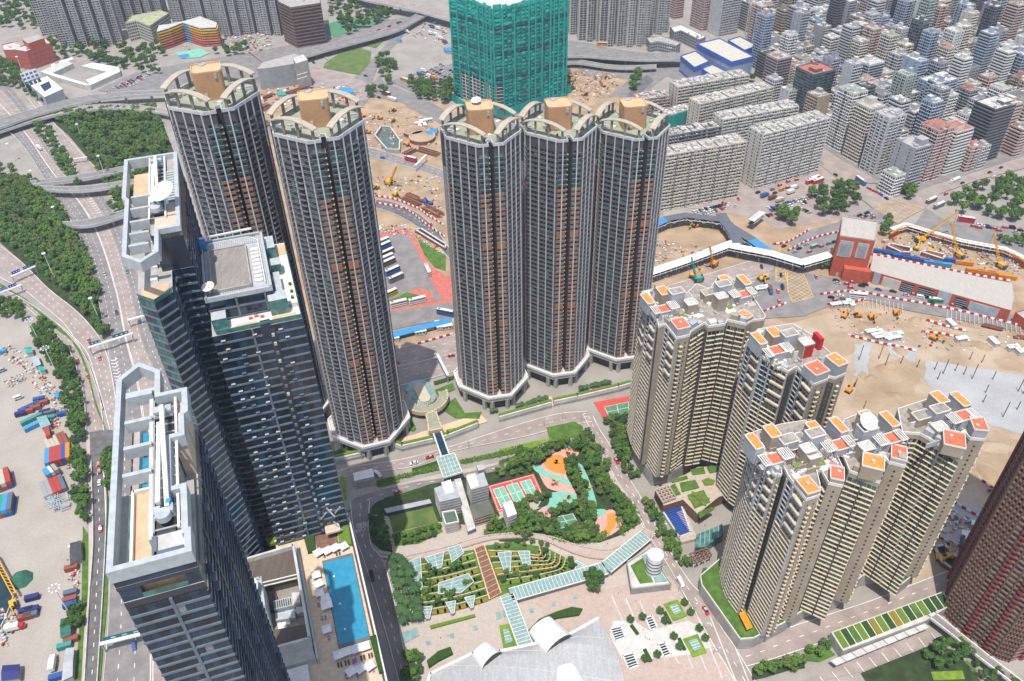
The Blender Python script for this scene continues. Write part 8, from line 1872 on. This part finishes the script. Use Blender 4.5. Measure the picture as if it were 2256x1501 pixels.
cblock('I', "400,975", "600,920", ['sky', 'red', 'red', 'red', 'blue', 'orange'], 'in the tall middle stack of the yard', 12.2, 2); cblock('I', "400,860", "560,790", ['cream', 'cream', 'cream', 'rust', 'rust'], 'in the upper stack of the yard', 12.2, 1); cblock('I', "420,770", "450,760", ['red'], 'topmost by the tree belt', 8, 2)
cblock('I', "360,1230", "540,1150", ['grey', 'grey', 'red', 'red', 'slate'], 'in the lower stack of the yard', 12.2, 1); cblock('I', "400,1110", "490,1060", ['sky', 'white', 'grey'], 'between the two stacks of the yard', 6.1, 2); cblock('I', "-20,1170", "110,1120", ['red', 'cream', 'red'], 'at the picture edge, upper group', 12.2, 2); cblock('I', "10,1370", "130,1340", ['green', 'sky', 'slate'], 'at the picture edge, lower group', 12.2, 2)
for w, c, L in (("180,585", 'navy', 6.1), ("240,565", 'rust', 6.1), ("250,530", 'blue', 12.2), ("300,535", 'rust', 6.1), ("330,465", 'blue', 6.1), ("360,495", 'rust', 6.1), ("380,570", 'navy', 6.1), ("420,575", 'slate', 6.1), ("300,680", 'sky', 12.2), ("270,630", 'teal', 12.2), ("420,620", 'teal', 6.1), ("20,75", 'sky', 6.1), ("525,585", 'blue', 6.1)): container(c, g(*q(w, 'I')[0]), .35 if L < 7 else .75, .35, f'{c} container in the scattered group', L)
for w, c in (("275,825", 'navy'), ("230,930", 'navy'), ("275,925", 'navy'), ("220,985", 'rust'), ("265,970", 'slate'), ("595,785", 'slate'), ("590,840", 'rust'), ("590,885", 'blue'), ("600,580", 'rust'), ("600,1170", 'rust'), ("545,1225", 'teal'), ("480,1480", 'blue')): container(c, g(*q(w, 'M')[0]), .3, .35, f'small {c} container in the lower yard', 6.1)
# sheds,tarpaulins and stacked goods in the yard
def shed(label, poly, reg, h, m, name='shed', cat='shed'):
 P = gp(poly, reg, h); c = sum(P, Vector())/len(P); T = Tower(name, label, cat, (c.x, c.y, .3), 'sheds in the yard', 30); T.part('wall', [m_conc]).prism(offset([(p.x, p.y) for p in P], -.4), .3, h-.2); mb = T.part('roof', [m]); r0, r1 = P[0].lerp(P[3], .5)+Vector((0, 0, .9)), P[1].lerp(P[2], .5)+Vector((0, 0, .9)); mb.poly([P[0], P[1], r1, r0]); mb.poly([r0, r1, P[2], P[3]]); mb.poly([P[0], r0, P[3]]); mb.poly([P[1], P[2], r1]); T.done()
m_tarp = mat('green tarpaulin', (.045,.17,.12), .9, (.03,.12,.085), .8)
for lab, p, reg, h, m in (('small teal-roofed shed beside the dark tree belt', "200,20 260,15 275,60 215,70", 'I', 4, m_tealsheet), ('long grey and green shed row', "250,110 310,85 340,160 290,180", 'I', 4, m_grey), ('teal lean-to shed by the tree belt', "310,180 360,175 375,210 330,220", 'I', 4, m_tealsheet), ('sky-blue shed by the tree belt', "440,400 490,380 520,415 465,440", 'I', 4, m_ct['sky']), ('mint shed by the tree belt', "500,380 560,375 565,400 520,415", 'I', 4, m_ct['teal']), ('pale green canopy over stored goods', "300,600 380,580 420,660 340,690", 'I', 5, m_glr), ('dark corrugated shed row', "580,360 670,335 680,480 580,545", 'M', 4, m_dk), ('green tarpaulin shed beside the round tree', "500,985 590,970 585,1110 500,1150", 'M', 5, m_tarp), ('long grey flat shed in the lower yard', "545,1230 615,1220 600,1460 510,1500", 'M', 5, m_grey), ('dark blue corrugated shed at the lower edge', "20,1370 165,1360 160,1480 10,1500", 'M', 4, m_ct['navy'])): shed(lab, p, reg, h, m)
P = g(*q("175,665", 'M')[0]); T = Tower('tarpaulin_heap', 'green tarpaulin covered heap beside the dock crane', 'tarpaulin', P, None, 5); T.part('cover', [m_tarp]).cyl(P, 6.5, 4.5, 8, r2=2.5); T.part('ridge', [m_tarp]).cyl(P+Vector((0, 0, 4.5)), 2.5, .6, 8, r2=.6); T.done()
T = Tower('frame_stack', 'stack of grey galvanised steel frames in the yard', 'steel frames', g(130, 1100), None, 60)
for k in range(34):
 p = g(*q(f"{400+R_.uniform(0, 180)},{1270+R_.uniform(0, 100)-R_.uniform(0, 30)}", 'I')[0]); h = .5+R_.random()*2; a = .5+R_.choice((0, 1.57)); d = Vector((math.cos(a), math.sin(a), 0)); n = Vector((-d.y, d.x, 0))
 for s in (-.7, .7): T.item('frame', [m_bandl]).bar(p+d*-2.6+n*s+Vector((0, 0, h)), p+d*2.6+n*s+Vector((0, 0, h)), .4)
T.done()
T = Tower('barge_crane', 'yellow lattice dock crane lying beside the quay at the picture edge', 'crane', g(10, 1270), None, 60)
A, B = g(*q("-40,480", 'M')[0], 3), g(*q("130,800", 'M')[0], 3); d = (B-A).normalized(); n = Vector((-d.y, d.x, 0))
for s in (-1,1):
 for z in (0, 2): T.item('boom_chord', [m_yelp]).bar(A+n*s+Vector((0, 0, z)), B+n*s+Vector((0, 0, z)), .4)
for k in range(12): T.item('boom_lacing', [m_yelp]).bar(A.lerp(B, k/12)-n+Vector((0, 0, 2)), A.lerp(B, (k+1)/12)+n+Vector((0, 0, 2)), .25)
T.done()
sheet('dock_water', "-40,480 30,620 110,740 90,860 40,1000 -40,1120", Z4, m_dock, 'M'); parapet_wall('pale quay wall beside the dock at the picture edge', "-40,420 60,600 125,740 100,860 40,1010 -40,1150", 'M', .6)
# ---------------------------------------------------------------- construction sites
def excavator_proto(m):
 t = thing('excavator', 'x', 'excavator')
 for s in (-1.1,1.1):
  b = MB(); loftbox(b, [(-1.9, .32, .2, .7), (-1.6, .32, 0, .95), (1.6, .32, 0, .95), (1.9, .32, .2, .7)]); b.v = [(x, y+s, z) for x, y, z in b.v]; b.build('track', m_dk, t)
 MB().cyl((0, 0, .8), .8, .4, 12).build('turntable', m_dk, t); b = MB(); loftbox(b, [(-2.1, 1.2, 1.2, 2.1), (-1.8, 1.3, 1.2, 2.3), (1.2, 1.3, 1.2, 1.9)]); b.build('house', m, t); b = MB(); loftbox(b, [(.2, .45, 1.2, 2.9), (1.3, .45, 1.2, 2.8), (1.6, .42, 1.3, 2.0)]); b.v = [(x, y+.8, z) for x, y, z in b.v]; b.build('cab', m_cglass, t)
 MB().bar((1.0, -.3, 1.7), (3.4, -.3, 4.4), .5).build('boom', m, t); MB().bar((3.4, -.3, 4.4), (5.4, -.3, 1.9), .38).build('arm', m, t); MB().bar((5.2, -.3, 2.0), (4.8, -.3, 1.0), .9, .9).build('bucket', m_dk, t); return proto(t)
EX = [excavator_proto(m_yelp), excavator_proto(m_orange), excavator_proto(CP['blue'])]
def exc(reg,s,where,k=0):
 for w in s.split(): p = g(*q(w, reg)[0]); dup(EX[k], (p.x, p.y, .6), R_.uniform(0, 6.28), ('yellow', 'orange', 'blue')[k]+' excavator '+where, 'excavators', 1.35)
exc('H', "760,1200 870,1195 985,1215 1190,1180 1500,1385", 'on the pale sand above the concrete slope', 1); exc('H', "80,900 110,885", 'on the sand patch left of the yellow junction box', 0); exc('H', "1360,640 1400,575 1480,660", 'in the excavated pit behind the blue containers', 0); exc('F', "1160,80 1050,140 1210,200", 'on the sand behind the bus terminal', 0); exc('F', "1455,260 1490,270", 'beside the rusty steel stacks', 2); exc('B', "1190,1010 1080,990 940,970 1195,925", 'on the round sand site behind the slotted tower', 1); exc('B', "1310,1210 985,1105", 'near the round tanks', 1); exc('G', "150,440 120,220 160,700", 'seen between the arched-crown towers', 0); exc('G', "1620,460 1600,870", 'on the sand below the slate-roofed bridge', 0); exc('C', "890,655 610,740 720,790 860,720", 'on the rubble lot right of the netted tower', 1); exc('L', "800,390 2030,1300", 'at the edge of the muddy pit', 1); exc('M', "125,890", 'on the quay in the cargo yard', 0); exc('P', "1620,470 1560,500", 'in the shaded pit beside the brown tower', 0); exc('C', "590,640 580,680 565,690", 'parked in the yellow row right of the netted tower', 0)
def crawler(label,base,tip,reg,m,h=None):
 B = g(*q(base, reg)[0]); tx, ty = q(tip, reg)[0]; bx, by = q(base, reg)[0]; lo = 24; tp = g(tx, ty, lo); T = Tower('crawler_crane', label, 'crane', B, 'crawler cranes', 80); ang = math.atan2(tp.y-B.y, tp.x-B.x)
 for s in (-1.8, 1.8): T.item('track', [m_dk]).box((B.x-math.sin(ang)*s, B.y+math.cos(ang)*s, .5), 6.5, 1.1, 1.3, ang)
 T.part('house', [m]).box((B.x, B.y, 1.8), 6, 3.4, 2.6, ang); T.part('counterweight', [m_dk]).box((B.x-math.cos(ang)*3.6, B.y-math.sin(ang)*3.6, 1.8), 1.6, 3.6, 2, ang); T.part('cab', [m_cglass]).box((B.x+math.cos(ang)*2.6-math.sin(ang)*1.4, B.y+math.sin(ang)*2.6+math.cos(ang)*1.4, 1.8), 1.6, 1.3, 2.2, ang)
 a = B+Vector((math.cos(ang)*2,math.sin(ang)*2,3.5)); d = (tp-a).normalized(); s1 = d.cross(Vector((0,0,1))).normalized()*.7; s2 = s1.cross(d).normalized()*.7; L = (tp-a).length; n = int(L/2.2)
 for i in (-1,1):
  for j in (-1, 1): T.item('boom_chord', [m]).bar(a+s1*i+s2*j, tp+s1*i*.4+s2*j*.4, .28)
 for k in range(n):
  p, r = a.lerp(tp, k/n), a.lerp(tp, (k+1)/n); T.item('boom_lacing', [m]).bar(p+s1-s2, r-s1-s2, .18); T.item('boom_lacing', [m]).bar(p+s1+s2, r+s1-s2, .18); T.item('boom_lacing', [m]).bar(p-s1-s2, r-s1+s2, .18)
 T.part('hoist_cable', [m_dk]).bar(tp, (tp.x, tp.y, 6), .12); T.part('backstay', [m_dk]).bar(B+Vector((-math.cos(ang)*3.5, -math.sin(ang)*3.5, 4)), tp, .12); T.done()
crawler('yellow crawler crane with tall lattice boom in the middle of the excavated pit', "1710,705", "1650,410", 'H', m_yelp); crawler('yellow crawler crane at the far right of the excavated pit', "2055,790", "2005,500", 'H', m_yelp); crawler('yellow crawler crane with boom slanting over the terracotta station', "1385,575", "1710,320", 'H', m_yelp); crawler('orange crawler crane beyond the white footbridge', "1770,780", "1742,610", 'G', m_orange); crawler('teal crawler crane behind the beige tower roof', "1640,905", "1590,700", 'G', m_tealsheet); crawler('rust-coloured crawler crane in the shaded pit beside the brown tower', "1730,560", "1740,310", 'P', m_rust); crawler('yellow crawler crane behind the slotted arched-crown tower', "1150,105", "1215,-50", 'F', m_yelp); crawler('red lattice crane beside the ventilation building', "150,560", "-10,430", 'B', m_red); crawler('orange crane between the two middle arched-crown towers', "165,500", "145,400", 'G', m_yelp)
# site huts,blue canopy,skips and containers on the sites
for reg, L, cols, where, pr in (('H', "1075,672 1155,690 1232,712 1310,728 1390,745 1490,765 1570,778 1648,745", ['blue']*5+['sky', 'sky', 'blue'], 'in the row behind the station hall', 0), ('H', "1750,765 1842,830 1930,845 2017,858 2105,882", ['orange']*5, 'in the row behind the station hall', 0)):
 for w, c in zip(L.split(), cols): container(c, g(*q(w, reg)[0]), -.28, .8, f'{c} box container {where}', 12.2)
_hut = None
def hut(p,ang,label,L=7,col=None,z=.5):
 global _hut
 if _hut is None:
  t = thing('site_hut', 'x', 'site hut'); MB().prism([(-3.5, -1.4), (3.5, -1.4), (3.5, 1.4), (-3.5, 1.4)], 0, 2.7, 0, None, True).build('wall', m_conc_l, t); MB().prism([(-3.7, -1.6), (3.7, -1.6), (3.7, 1.6), (-3.7, 1.6)], 2.7, 2.9).build('roof', m_wh, t)
  for x in (-2, 0, 2): MB().box((x, -1.42, 1.1), 1, .1, 1).build('window', m_cglass, t)
  MB().box((3.0, -1.42, .1), .8, .1, 2).build('door', m_grey, t); _hut = proto(t)
 dup(_hut, (p.x, p.y, z), ang, label, 'white site huts', 1.15)
def huts(reg,s,where,ang=.2):
 for w in s.split(): hut(g(*q(w, reg)[0]), ang+R_.choice((0, 0, 1.57)), 'white site hut '+where)
huts('H', "690,1115 790,1105 810,1105 980,1340 1030,1370 1070,1355 1090,1375 1110,1385 1150,1370 1180,1390 1190,1360 1050,1385 1640,1270 1725,1400 1990,1420 2150,1470 2190,1490 2240,1500", 'on the pale sand site'); huts('F', "1480,1300 1560,1285 1630,1295 1415,1340 1215,1375", 'below the blue bus canopy', .25); huts('P', "1870,245 1790,325 1800,345 1820,360 1870,390", 'on the site beside the brown tower', -.5); huts('B', "1400,1040 1440,1020 1480,1010 1410,1065 1450,1050 820,800 790,790", 'on the round sand site'); huts('H', "70,985 90,975", 'beside the yellow junction box')
T = Tower('bus_canopy', 'long bright blue canopy roof along the lower edge of the bus terminal', 'canopy', g(925, 720), None, 20); P = gp("1060,1345 1662,1200 1665,1242 1075,1395", 'F', 4); T.part('roof', [m_ct['sky']]).prism(P, 3.6, 4)
for k in range(9): p = P[0].lerp(P[1], k/8)+Vector((0, 1.5, 0)); T.item('post', [m_grey]).box((p.x, p.y, .5), .3, .3, 3.2)
T.done()
for poly, reg, lab, m in (("700,740 830,722 870,765 720,775", 'B', 'sky-blue sheet roof beside the roundabout', m_ct['sky']), ("1445,1085 1560,1055 1545,1100 1480,1120", 'B', 'bright blue sheet roof beside the round tanks', m_blue), ("1600,395 1690,390 1690,425 1620,420", 'B', 'bright blue canopy in the lorry park', m_blue), ("1210,310 1255,312 1250,330 1215,328", 'B', 'small blue tarpaulin in the lorry park', m_blue), ("230,760 295,755 300,785 235,790", 'B', 'small teal shed on the rail works', m_tealsheet), ("130,880 185,820 185,850 130,905", 'G', 'blue sheet roof seen between two arched-crown towers', m_ct['sky'])): shed(lab, poly, reg, 4.5, m)
for c, r, lab in (("1362,1110", 11, 'left'), ("1428,1160", 13, 'right')):
 p = g(*q(c, 'B')[0]); T = Tower('round_tank', f'round open concrete tank filled with sand, {lab} one of the pair', 'tank', p, 'round tanks', 5); T.part('wall', [m_rust, m_sand]).cyl(p, r, 4.5, 28, 0, mt=1); T.part('rim', [m_kerb]).wall([(p.x+r*math.cos(a*.2244), p.y+r*math.sin(a*.2244)) for a in range(28)], 4, 5, .8, 0, True); T.done()
def pit(label,poly,reg,h,floor,wallm,struts=0,z=.45):
 P = gp(poly, reg); c = sum(P, Vector())/len(P); T = Tower('excavation_pit', label, 'pit', c, 'shored excavation pits', 60); pp = offset([(p.x, p.y) for p in P], 0); T.part('floor', [floor]).prism(P, .2, z+.3); T.part('shoring_wall', [wallm]).wall(pp, .2, h, 1.0, 0, True); T.part('capping', [m_conc_l]).wall(pp, h, h+.5, 1.4, 0, True)
 n = len(P)
 for k in range(struts): t = (k+.5)/struts; a = P[0].lerp(P[1], t); b = P[-1].lerp(P[-2], t); T.item('strut', [m_rust]).bar(a+Vector((0, 0, h-.5)), b+Vector((0, 0, h-.5)), .8)
 T.done()
m_deep = mat('deep mud', (.05,.04,.035), 1)
pit('six-sided shored shaft with green-grey floor on the round sand site', "1040,1150 1090,1075 1165,1080 1245,1190 1240,1270 1140,1265", 'B', 4, mat('wet floor', (.13,.16,.14), .5), m_conc, 0); pit('dark strutted trench behind the blue containers, left one', "1110,635 1140,618 1310,655 1300,690 1230,690", 'H', 3.5, m_deep, m_rust, 6); pit('dark strutted trench behind the blue containers, right one', "1400,690 1440,672 1590,712 1570,745", 'H', 3.5, m_deep, m_rust, 5); pit('dark strutted trench beside the bus terminal', "1375,500 1420,490 1625,620 1620,650", 'F', 3, m_deep, m_rust, 9); pit('shored corner pit beside the brown tower', "1500,420 1580,400 1640,470 1800,590 1700,640 1560,540", 'P', 3, m_deep, m_rust, 0)
T = Tower('retaining_wall', 'ribbed brown sheet-pile wall with orange walers curving round the excavated pit', 'wall', g(2050, 560), None, 100)
P = smooth(gp("1130,560 1250,500 1350,510 1480,560 1620,600 1800,640 2050,690 2252,800 2330,850", 'H'), 5)
for p, d in along(P, 2.2): T.item('sheet_pile', [m_rust]).box((p.x, p.y, .3), 1.6, .9, 6.5, math.atan2(d.y, d.x))
T.part('waler', [m_orange]).wall([(p.x, p.y) for p in P], 5.2, 6.9, 1.3); T.done()
# steel stacks
def stack(label,a,b,reg,w,n=14,m=None):
 A, B = g(*q(a, reg)[0]), g(*q(b, reg)[0]); d = (B-A).normalized(); nn = Vector((-d.y, d.x, 0)); T = Tower('steel_stack', label, 'steel stack', A, 'stacks of steel on the sites', 60)
 for k in range(n): o = nn*R_.uniform(-w, w)+Vector((0, 0, .7+R_.random()*1.8)); s = R_.uniform(-2, 2); T.item('steel_bar', [m or R_.choice([m_rust, m_rust, m_brn2, m_yelp if R_.random() < .1 else m_rust])]).bar(A+o+d*s, B+o+d*s, .7, .6)
 T.done()
for lab, a, b, reg, w in (('rusty steel stack nearest the curving taxi road', "1280,210", "1420,270", 'F', 5), ('rusty steel stack beside the blue excavators', "1450,300", "1590,370", 'F', 4), ('rusty steel stack beside the sand heap', "1310,195", "1400,235", 'F', 3), ('rusty steel stack below the six-sided shaft', "1290,1280", "1360,1245", 'B', 4), ('rusty steel stack near the dish-topped tower', "1390,1245", "1550,1290", 'B', 5), ('rusty steel stack on the rail works', "330,790", "500,730", 'B', 7), ('rusty steel stack left of the slotted tower roof', "60,940", "180,880", 'B', 7), ('rusty steel stack beside the tallest tower', "70,1060", "170,1020", 'B', 7), ('rusty steel stack on the lower rail works', "120,820", "200,790", 'B', 3), ('rusty steel stack between two arched-crown towers', "125,560", "190,600", 'G', 6), ('rusty steel stack between the arched-crown towers, lower', "125,330", "185,350", 'G', 6), ('rusty girders on the sand beside the wire racks', "1910,1275", "2060,1310", 'H', 1.5), ('short rusty girders beside the muddy road', "2180,1370", "2252,1380", 'H', 2)): stack(lab, a, b, reg, w)
T = Tower('wire_rack', 'long rows of pale wire racks beside the lower carriageway', 'racks', g(2050, 740), None, 100)
for reg, a, b in (('H', "920,1090", "1310,1160"), ('H', "1610,1190", "2300,1330")):
 A,B = g(*q(a,reg)[0]),g(*q(b,reg)[0]); d = (B-A).normalized(); nn = Vector((-d.y,d.x,0)); n = int((B-A).length/3)
 for k in range(n):
  for s in (-4, 0, 4): p = A+d*3*k+nn*s; T.item('rack', [m_conc_l]).bar(p+Vector((0, 0, 1.2)), p+nn*3.4+Vector((0, 0, 1.2)), .4, .8)
T.done()
m_heap = [m_sand, m_sand2, MATS['mud'], m_slope]
for i, (reg, w, r) in enumerate((('L', "985,285", 5), ('L', "1120,190", 7), ('L', "2000,850", 8), ('L', "2210,930", 6), ('L', "1950,1060", 7), ('H', "950,1290", 9), ('H', "1350,1230", 6), ('F', "1330,140", 9), ('B', "1050,960", 9), ('B', "1290,1080", 5), ('F', "1120,460", 5), ('C', "830,620", 6), ('C', "920,740", 5), ('H', "1000,620", 4), ('G', "1650,480", 5), ('L', "1180,420", 5), ('H', "1900,1440", 6), ('H', "1230,1480", 6))):
 p = g(*q(w,reg)[0]); b = MB(); N = 14; hh = r*R_.uniform(.22,.4)
 for j in range(5):
  for k in range(N): a = 6.2832*k/N; rr = r*(1-j/4.6)*R_.uniform(.85,1.15)*(1+.25*math.sin(2*a+i)); b.v.append((p.x+rr*math.cos(a),p.y+rr*math.sin(a)*.8,.3+hh*(1-(1-j/4)**1.6)))
 for j in range(4):
  for k in range(N): b.f.append((j*N+k,j*N+(k+1) % N,(j+1)*N+(k+1) % N,(j+1)*N+k)); b.m.append(0)
 b.f.append(tuple(4*N+k for k in range(N))); b.m.append(0)
 tag(b.build('spoil_heap', R_.choice(m_heap[:3]), smooth_=True), 'low heap of earth on the building sites', 'spoil heap', 'earth heaps on the sites')
# posts on the slope
PST = None
for i, w in enumerate("885,130 1230,160 1365,190 1580,245 1535,290 1750,250 1820,285 1910,480 2190,540 2200,390 1990,290 1930,400 2240,410 1680,220 1510,210 2075,600 850,350 925,530 1050,120 1900,150 1800,125 1095,195".split()):
 p = g(*q(w, 'L')[0]); h = 7 if i % 3 else 13
 o = MB().cyl((p.x, p.y, .3), .26, h, 8).build('steel_post', m_rust if i > 16 else m_dk); tag(o, f'{"tall" if h > 8 else "short"} {"rusty" if i > 16 else "dark"} steel post driven into the {"sand" if i > 16 else "grey slope"}', 'post', 'steel posts on the pit site')
# red and white water barriers
t = thing('water_barrier', 'x', 'barrier')
for k,m in enumerate((m_red,m_wh)):
 b = MB(); b.v = [(x+k*2-2, y, z) for x in (0.02, 1.98) for y, z in ((-.35, 0), (.35, 0), (.14, 1.1), (-.14, 1.1))]; b.f = [(0, 1, 2, 3), (7, 6, 5, 4), (0, 4, 5, 1), (1, 5, 6, 2), (2, 6, 7, 3), (3, 7, 4, 0)]; b.m = [0]*6; b.build(('red_half', 'white_half')[k], m, t)
WB_ = proto(t); nb_ = [0]
def barriers(reg,pts,where,step=4.3,s=1.25):
 for p,d in along([Vector((v.x,v.y,0)) for v in smooth(gp(pts,reg),3)],step*s):
  if nb_[0] > 296: return
  nb_[0] += 1; dup(WB_, (p.x, p.y, .95), math.atan2(d.y, d.x), 'red and white barrier '+where, 'red and white road barriers', s)
barriers('H', "590,1015 850,992 1150,1048 1600,1130 2252,1285", 'between the two carriageways'); barriers('H', "310,650 520,550 720,500", 'on the slanting road'); barriers('H', "120,1150 290,1090", 'left of the yellow junction box'); barriers('H', "650,1100 800,1090 930,1060", 'above the pale sand site'); barriers('H', "200,600 280,590 380,540 480,480", 'below the slate-roofed bridge'); barriers('H', "1000,690 1250,740 1500,790 1800,850 2150,910", 'behind the station hall'); barriers('F', "1020,200 1200,230 1400,310 1480,370 1600,440", 'outside the curving taxi road'); barriers('F', "1070,265 1290,310 1450,430 1610,540", 'inside the curving taxi road'); barriers('H', "850,1370 1050,1420 1200,1450 1370,1490", 'round the white huts'); barriers('H', "1470,1240 1560,1270 1740,1315", 'beside the single white hut'); barriers('L', "1930,1155 2020,1220 2130,1300", 'crossing the muddy slope'); barriers('L', "1690,1325 1850,1420 1990,1500", 'on the grey slab'); barriers('P', "1580,340 1700,390 1860,460", 'on the small road by the brown tower', 4.3, 1.1); barriers('F', "1420,1420 1670,1350", 'below the bus canopy'); barriers('H', "1430,1330 1600,1350 1780,1400", 'beyond the white huts')
# rubble nobody could count
rb = MB(); RM_ = [m_conc_l,m_rust,m_wh,m_orange,m_blue,m_sand2,m_grey,m_red]
def rubble(poly,reg,n,s0,s1,cols=(4,3,3,1.5,.8,3,3,1.0),z=.4):
 for x,y in scatter(poly,n,.2,reg): rb.box((x,y,z),R_.uniform(s0,s1),R_.uniform(s0*.5,s1*.7),R_.uniform(.3,1.4),R_.uniform(0,3.1),R_.choices(range(8),cols)[0])
rubble("50,760 200,740 540,700 640,700 900,700 950,800 800,860 560,880 250,900 100,1000 40,900", 'B', 260, .8, 4); rubble("-50,1000 150,1000 150,1501 -50,1501", 'B', 130, .8, 4); rubble("950,950 1250,900 1550,1000 1560,1290 1260,1260 960,1220", 'B', 170, .6, 3); rubble("550,590 950,600 1010,680 900,800 700,860 600,800", 'C', 220, .6, 3.5); rubble("990,40 1580,40 1600,420 1300,250 1020,190", 'F', 150, .5, 2.6); rubble("1050,430 1260,430 1620,640 1600,700 1400,560 1060,500", 'F', 120, .5, 2.2); rubble("120,100 185,100 180,1480 120,1480", 'G', 150, .5, 3.5); rubble("1280,560 1600,600 1780,700 1750,800 1500,860 1280,900", 'G', 140, .6, 2.6); rubble("1020,590 1300,500 1700,600 2252,760 2252,860 1700,760 1050,690", 'H', 260, .5, 2.6); rubble("600,1130 1300,1180 1900,1280 2252,1400 2252,1480 1500,1480 800,1400", 'H', 150, .4, 1.8); rubble("1620,80 2000,250 1990,420 1700,360 1560,260", 'P', 110, .5, 2.2); rubble("1240,190 1620,190 1650,380 1300,300", 'B', 60, 1, 4); rubble("1450,270 1640,460 1560,500", 'A', 20, 1, 3); rubble("1800,250 2250,230 2250,420 1880,420", 'A', 200, .8, 4.5); rubble("0,0 130,0 280,170 500,400 560,560 400,640 250,260 60,120", 'I', 150, .4, 2.2); rubble("30,300 200,240 220,300 60,370", 'I', 60, .3, 1.2); rubble("560,380 690,340 650,760 560,760", 'M', 90, .3, 1.6); rubble("0,900 150,980 60,1240 0,1260", 'M', 50, .4, 1.8); rubble("400,640 500,600 490,700 380,720", 'I', 40, .5, 2); rubble("560,900 640,880 640,1060 560,1040", 'I', 30, .5, 2)
tag(rb.build('debris', RM_), 'scattered building debris and loose materials over the sites and the yard', 'debris', None, 'stuff')
# lettering on the shaded street
for txt, w in (('慢駛', "933,213"), ('SLOW', "936,252")):
 cu = bpy.data.curves.new('road_lettering', 'FONT'); cu.body = txt; cu.size = 4.2; cu.align_x = 'CENTER'; cu.align_y = 'CENTER'; o = bpy.data.objects.new('road_lettering', cu); COL.objects.link(o); dg = bpy.context.evaluated_depsgraph_get(); me = bpy.data.meshes.new_from_object(o.evaluated_get(dg)); bpy.data.objects.remove(o)
 o = bpy.data.objects.new('road_lettering', me); COL.objects.link(o); me.materials.append(m_line); p = g(*q(w, 'N')[0]); o.location = (p.x, p.y, Z5+.2); o.rotation_euler = (0, 0, math.pi+A18); o.scale = (.85, .9, 1); struct(o)
# ---------------------------------------------------------------- the air: a thin even haze round the whole place
hz = bpy.data.materials.new('haze'); hz.use_nodes = True; nn = hz.node_tree; nn.nodes.clear(); ho = nn.nodes.new('ShaderNodeOutputMaterial'); hv = nn.nodes.new('ShaderNodeVolumePrincipled')
hv.inputs['Color'].default_value = (.80, .88, 1, 1); hv.inputs['Density'].default_value = .0001; hv.inputs['Anisotropy'].default_value = .2; nn.links.new(hv.outputs[0], ho.inputs['Volume'])
o = MB().prism([(-2600, -120), (2600, -120), (2600, 3400), (-2600, 3400)], -1.2, 385, 0, None, True).build('haze', hz); tag(o, 'thin pale blue haze in the air over the whole city', 'haze', None, 'stuff')
sc.cycles.volume_bounces = 0; sc.cycles.volume_max_steps = 64
# ---------------------------------------------------------------- finish
for nm, mb, m in (('road_marking', hw, m_line), ('road_marking', hy, m_yel)):
 if mb.f: struct(mb.build(nm,m))
for p in PROTOS:
 def rm(o):
  for c in list(o.children): rm(c)
  bpy.data.objects.remove(o,do_unlink=True)
 rm(p)
ORD = 'first second third fourth fifth sixth seventh eighth ninth tenth eleventh twelfth thirteenth fourteenth fifteenth sixteenth seventeenth eighteenth nineteenth twentieth'.split()
byl = {}
for o in ALL:
 byl.setdefault(o['label'], []).append(o)
bpy.context.view_layer.update()
for lab,L in byl.items():
 if len(L) < 2: continue
 P = []
 for o in L:
  v = o.matrix_world.translation
  if o.type == 'MESH' and v.length < 1e-6: v = Vector(o.data.vertices[0].co)
  P.append((proj(v),o))
 n = len(L)
 if n <= 8:
  P.sort(key=lambda t: t[0][0])
  for i, (_, o) in enumerate(P): o['label'] = f'{lab}, {ORD[i]} from the left'
 else:
  P.sort(key=lambda t: t[0][1]); rows = -(-n//7); k = -(-n//rows)
  for r in range(rows):
   Q = sorted(P[r*k:(r+1)*k],key=lambda t: t[0][0])
   for i, (_, o) in enumerate(Q): o['label'] = f'{lab}, {ORD[min(r, 19)]} row down, {ORD[i]} along'
for o in ALL:
 if len(o['label'].split()) > 16: print('LONG', len(o['label'].split()), o['label'])
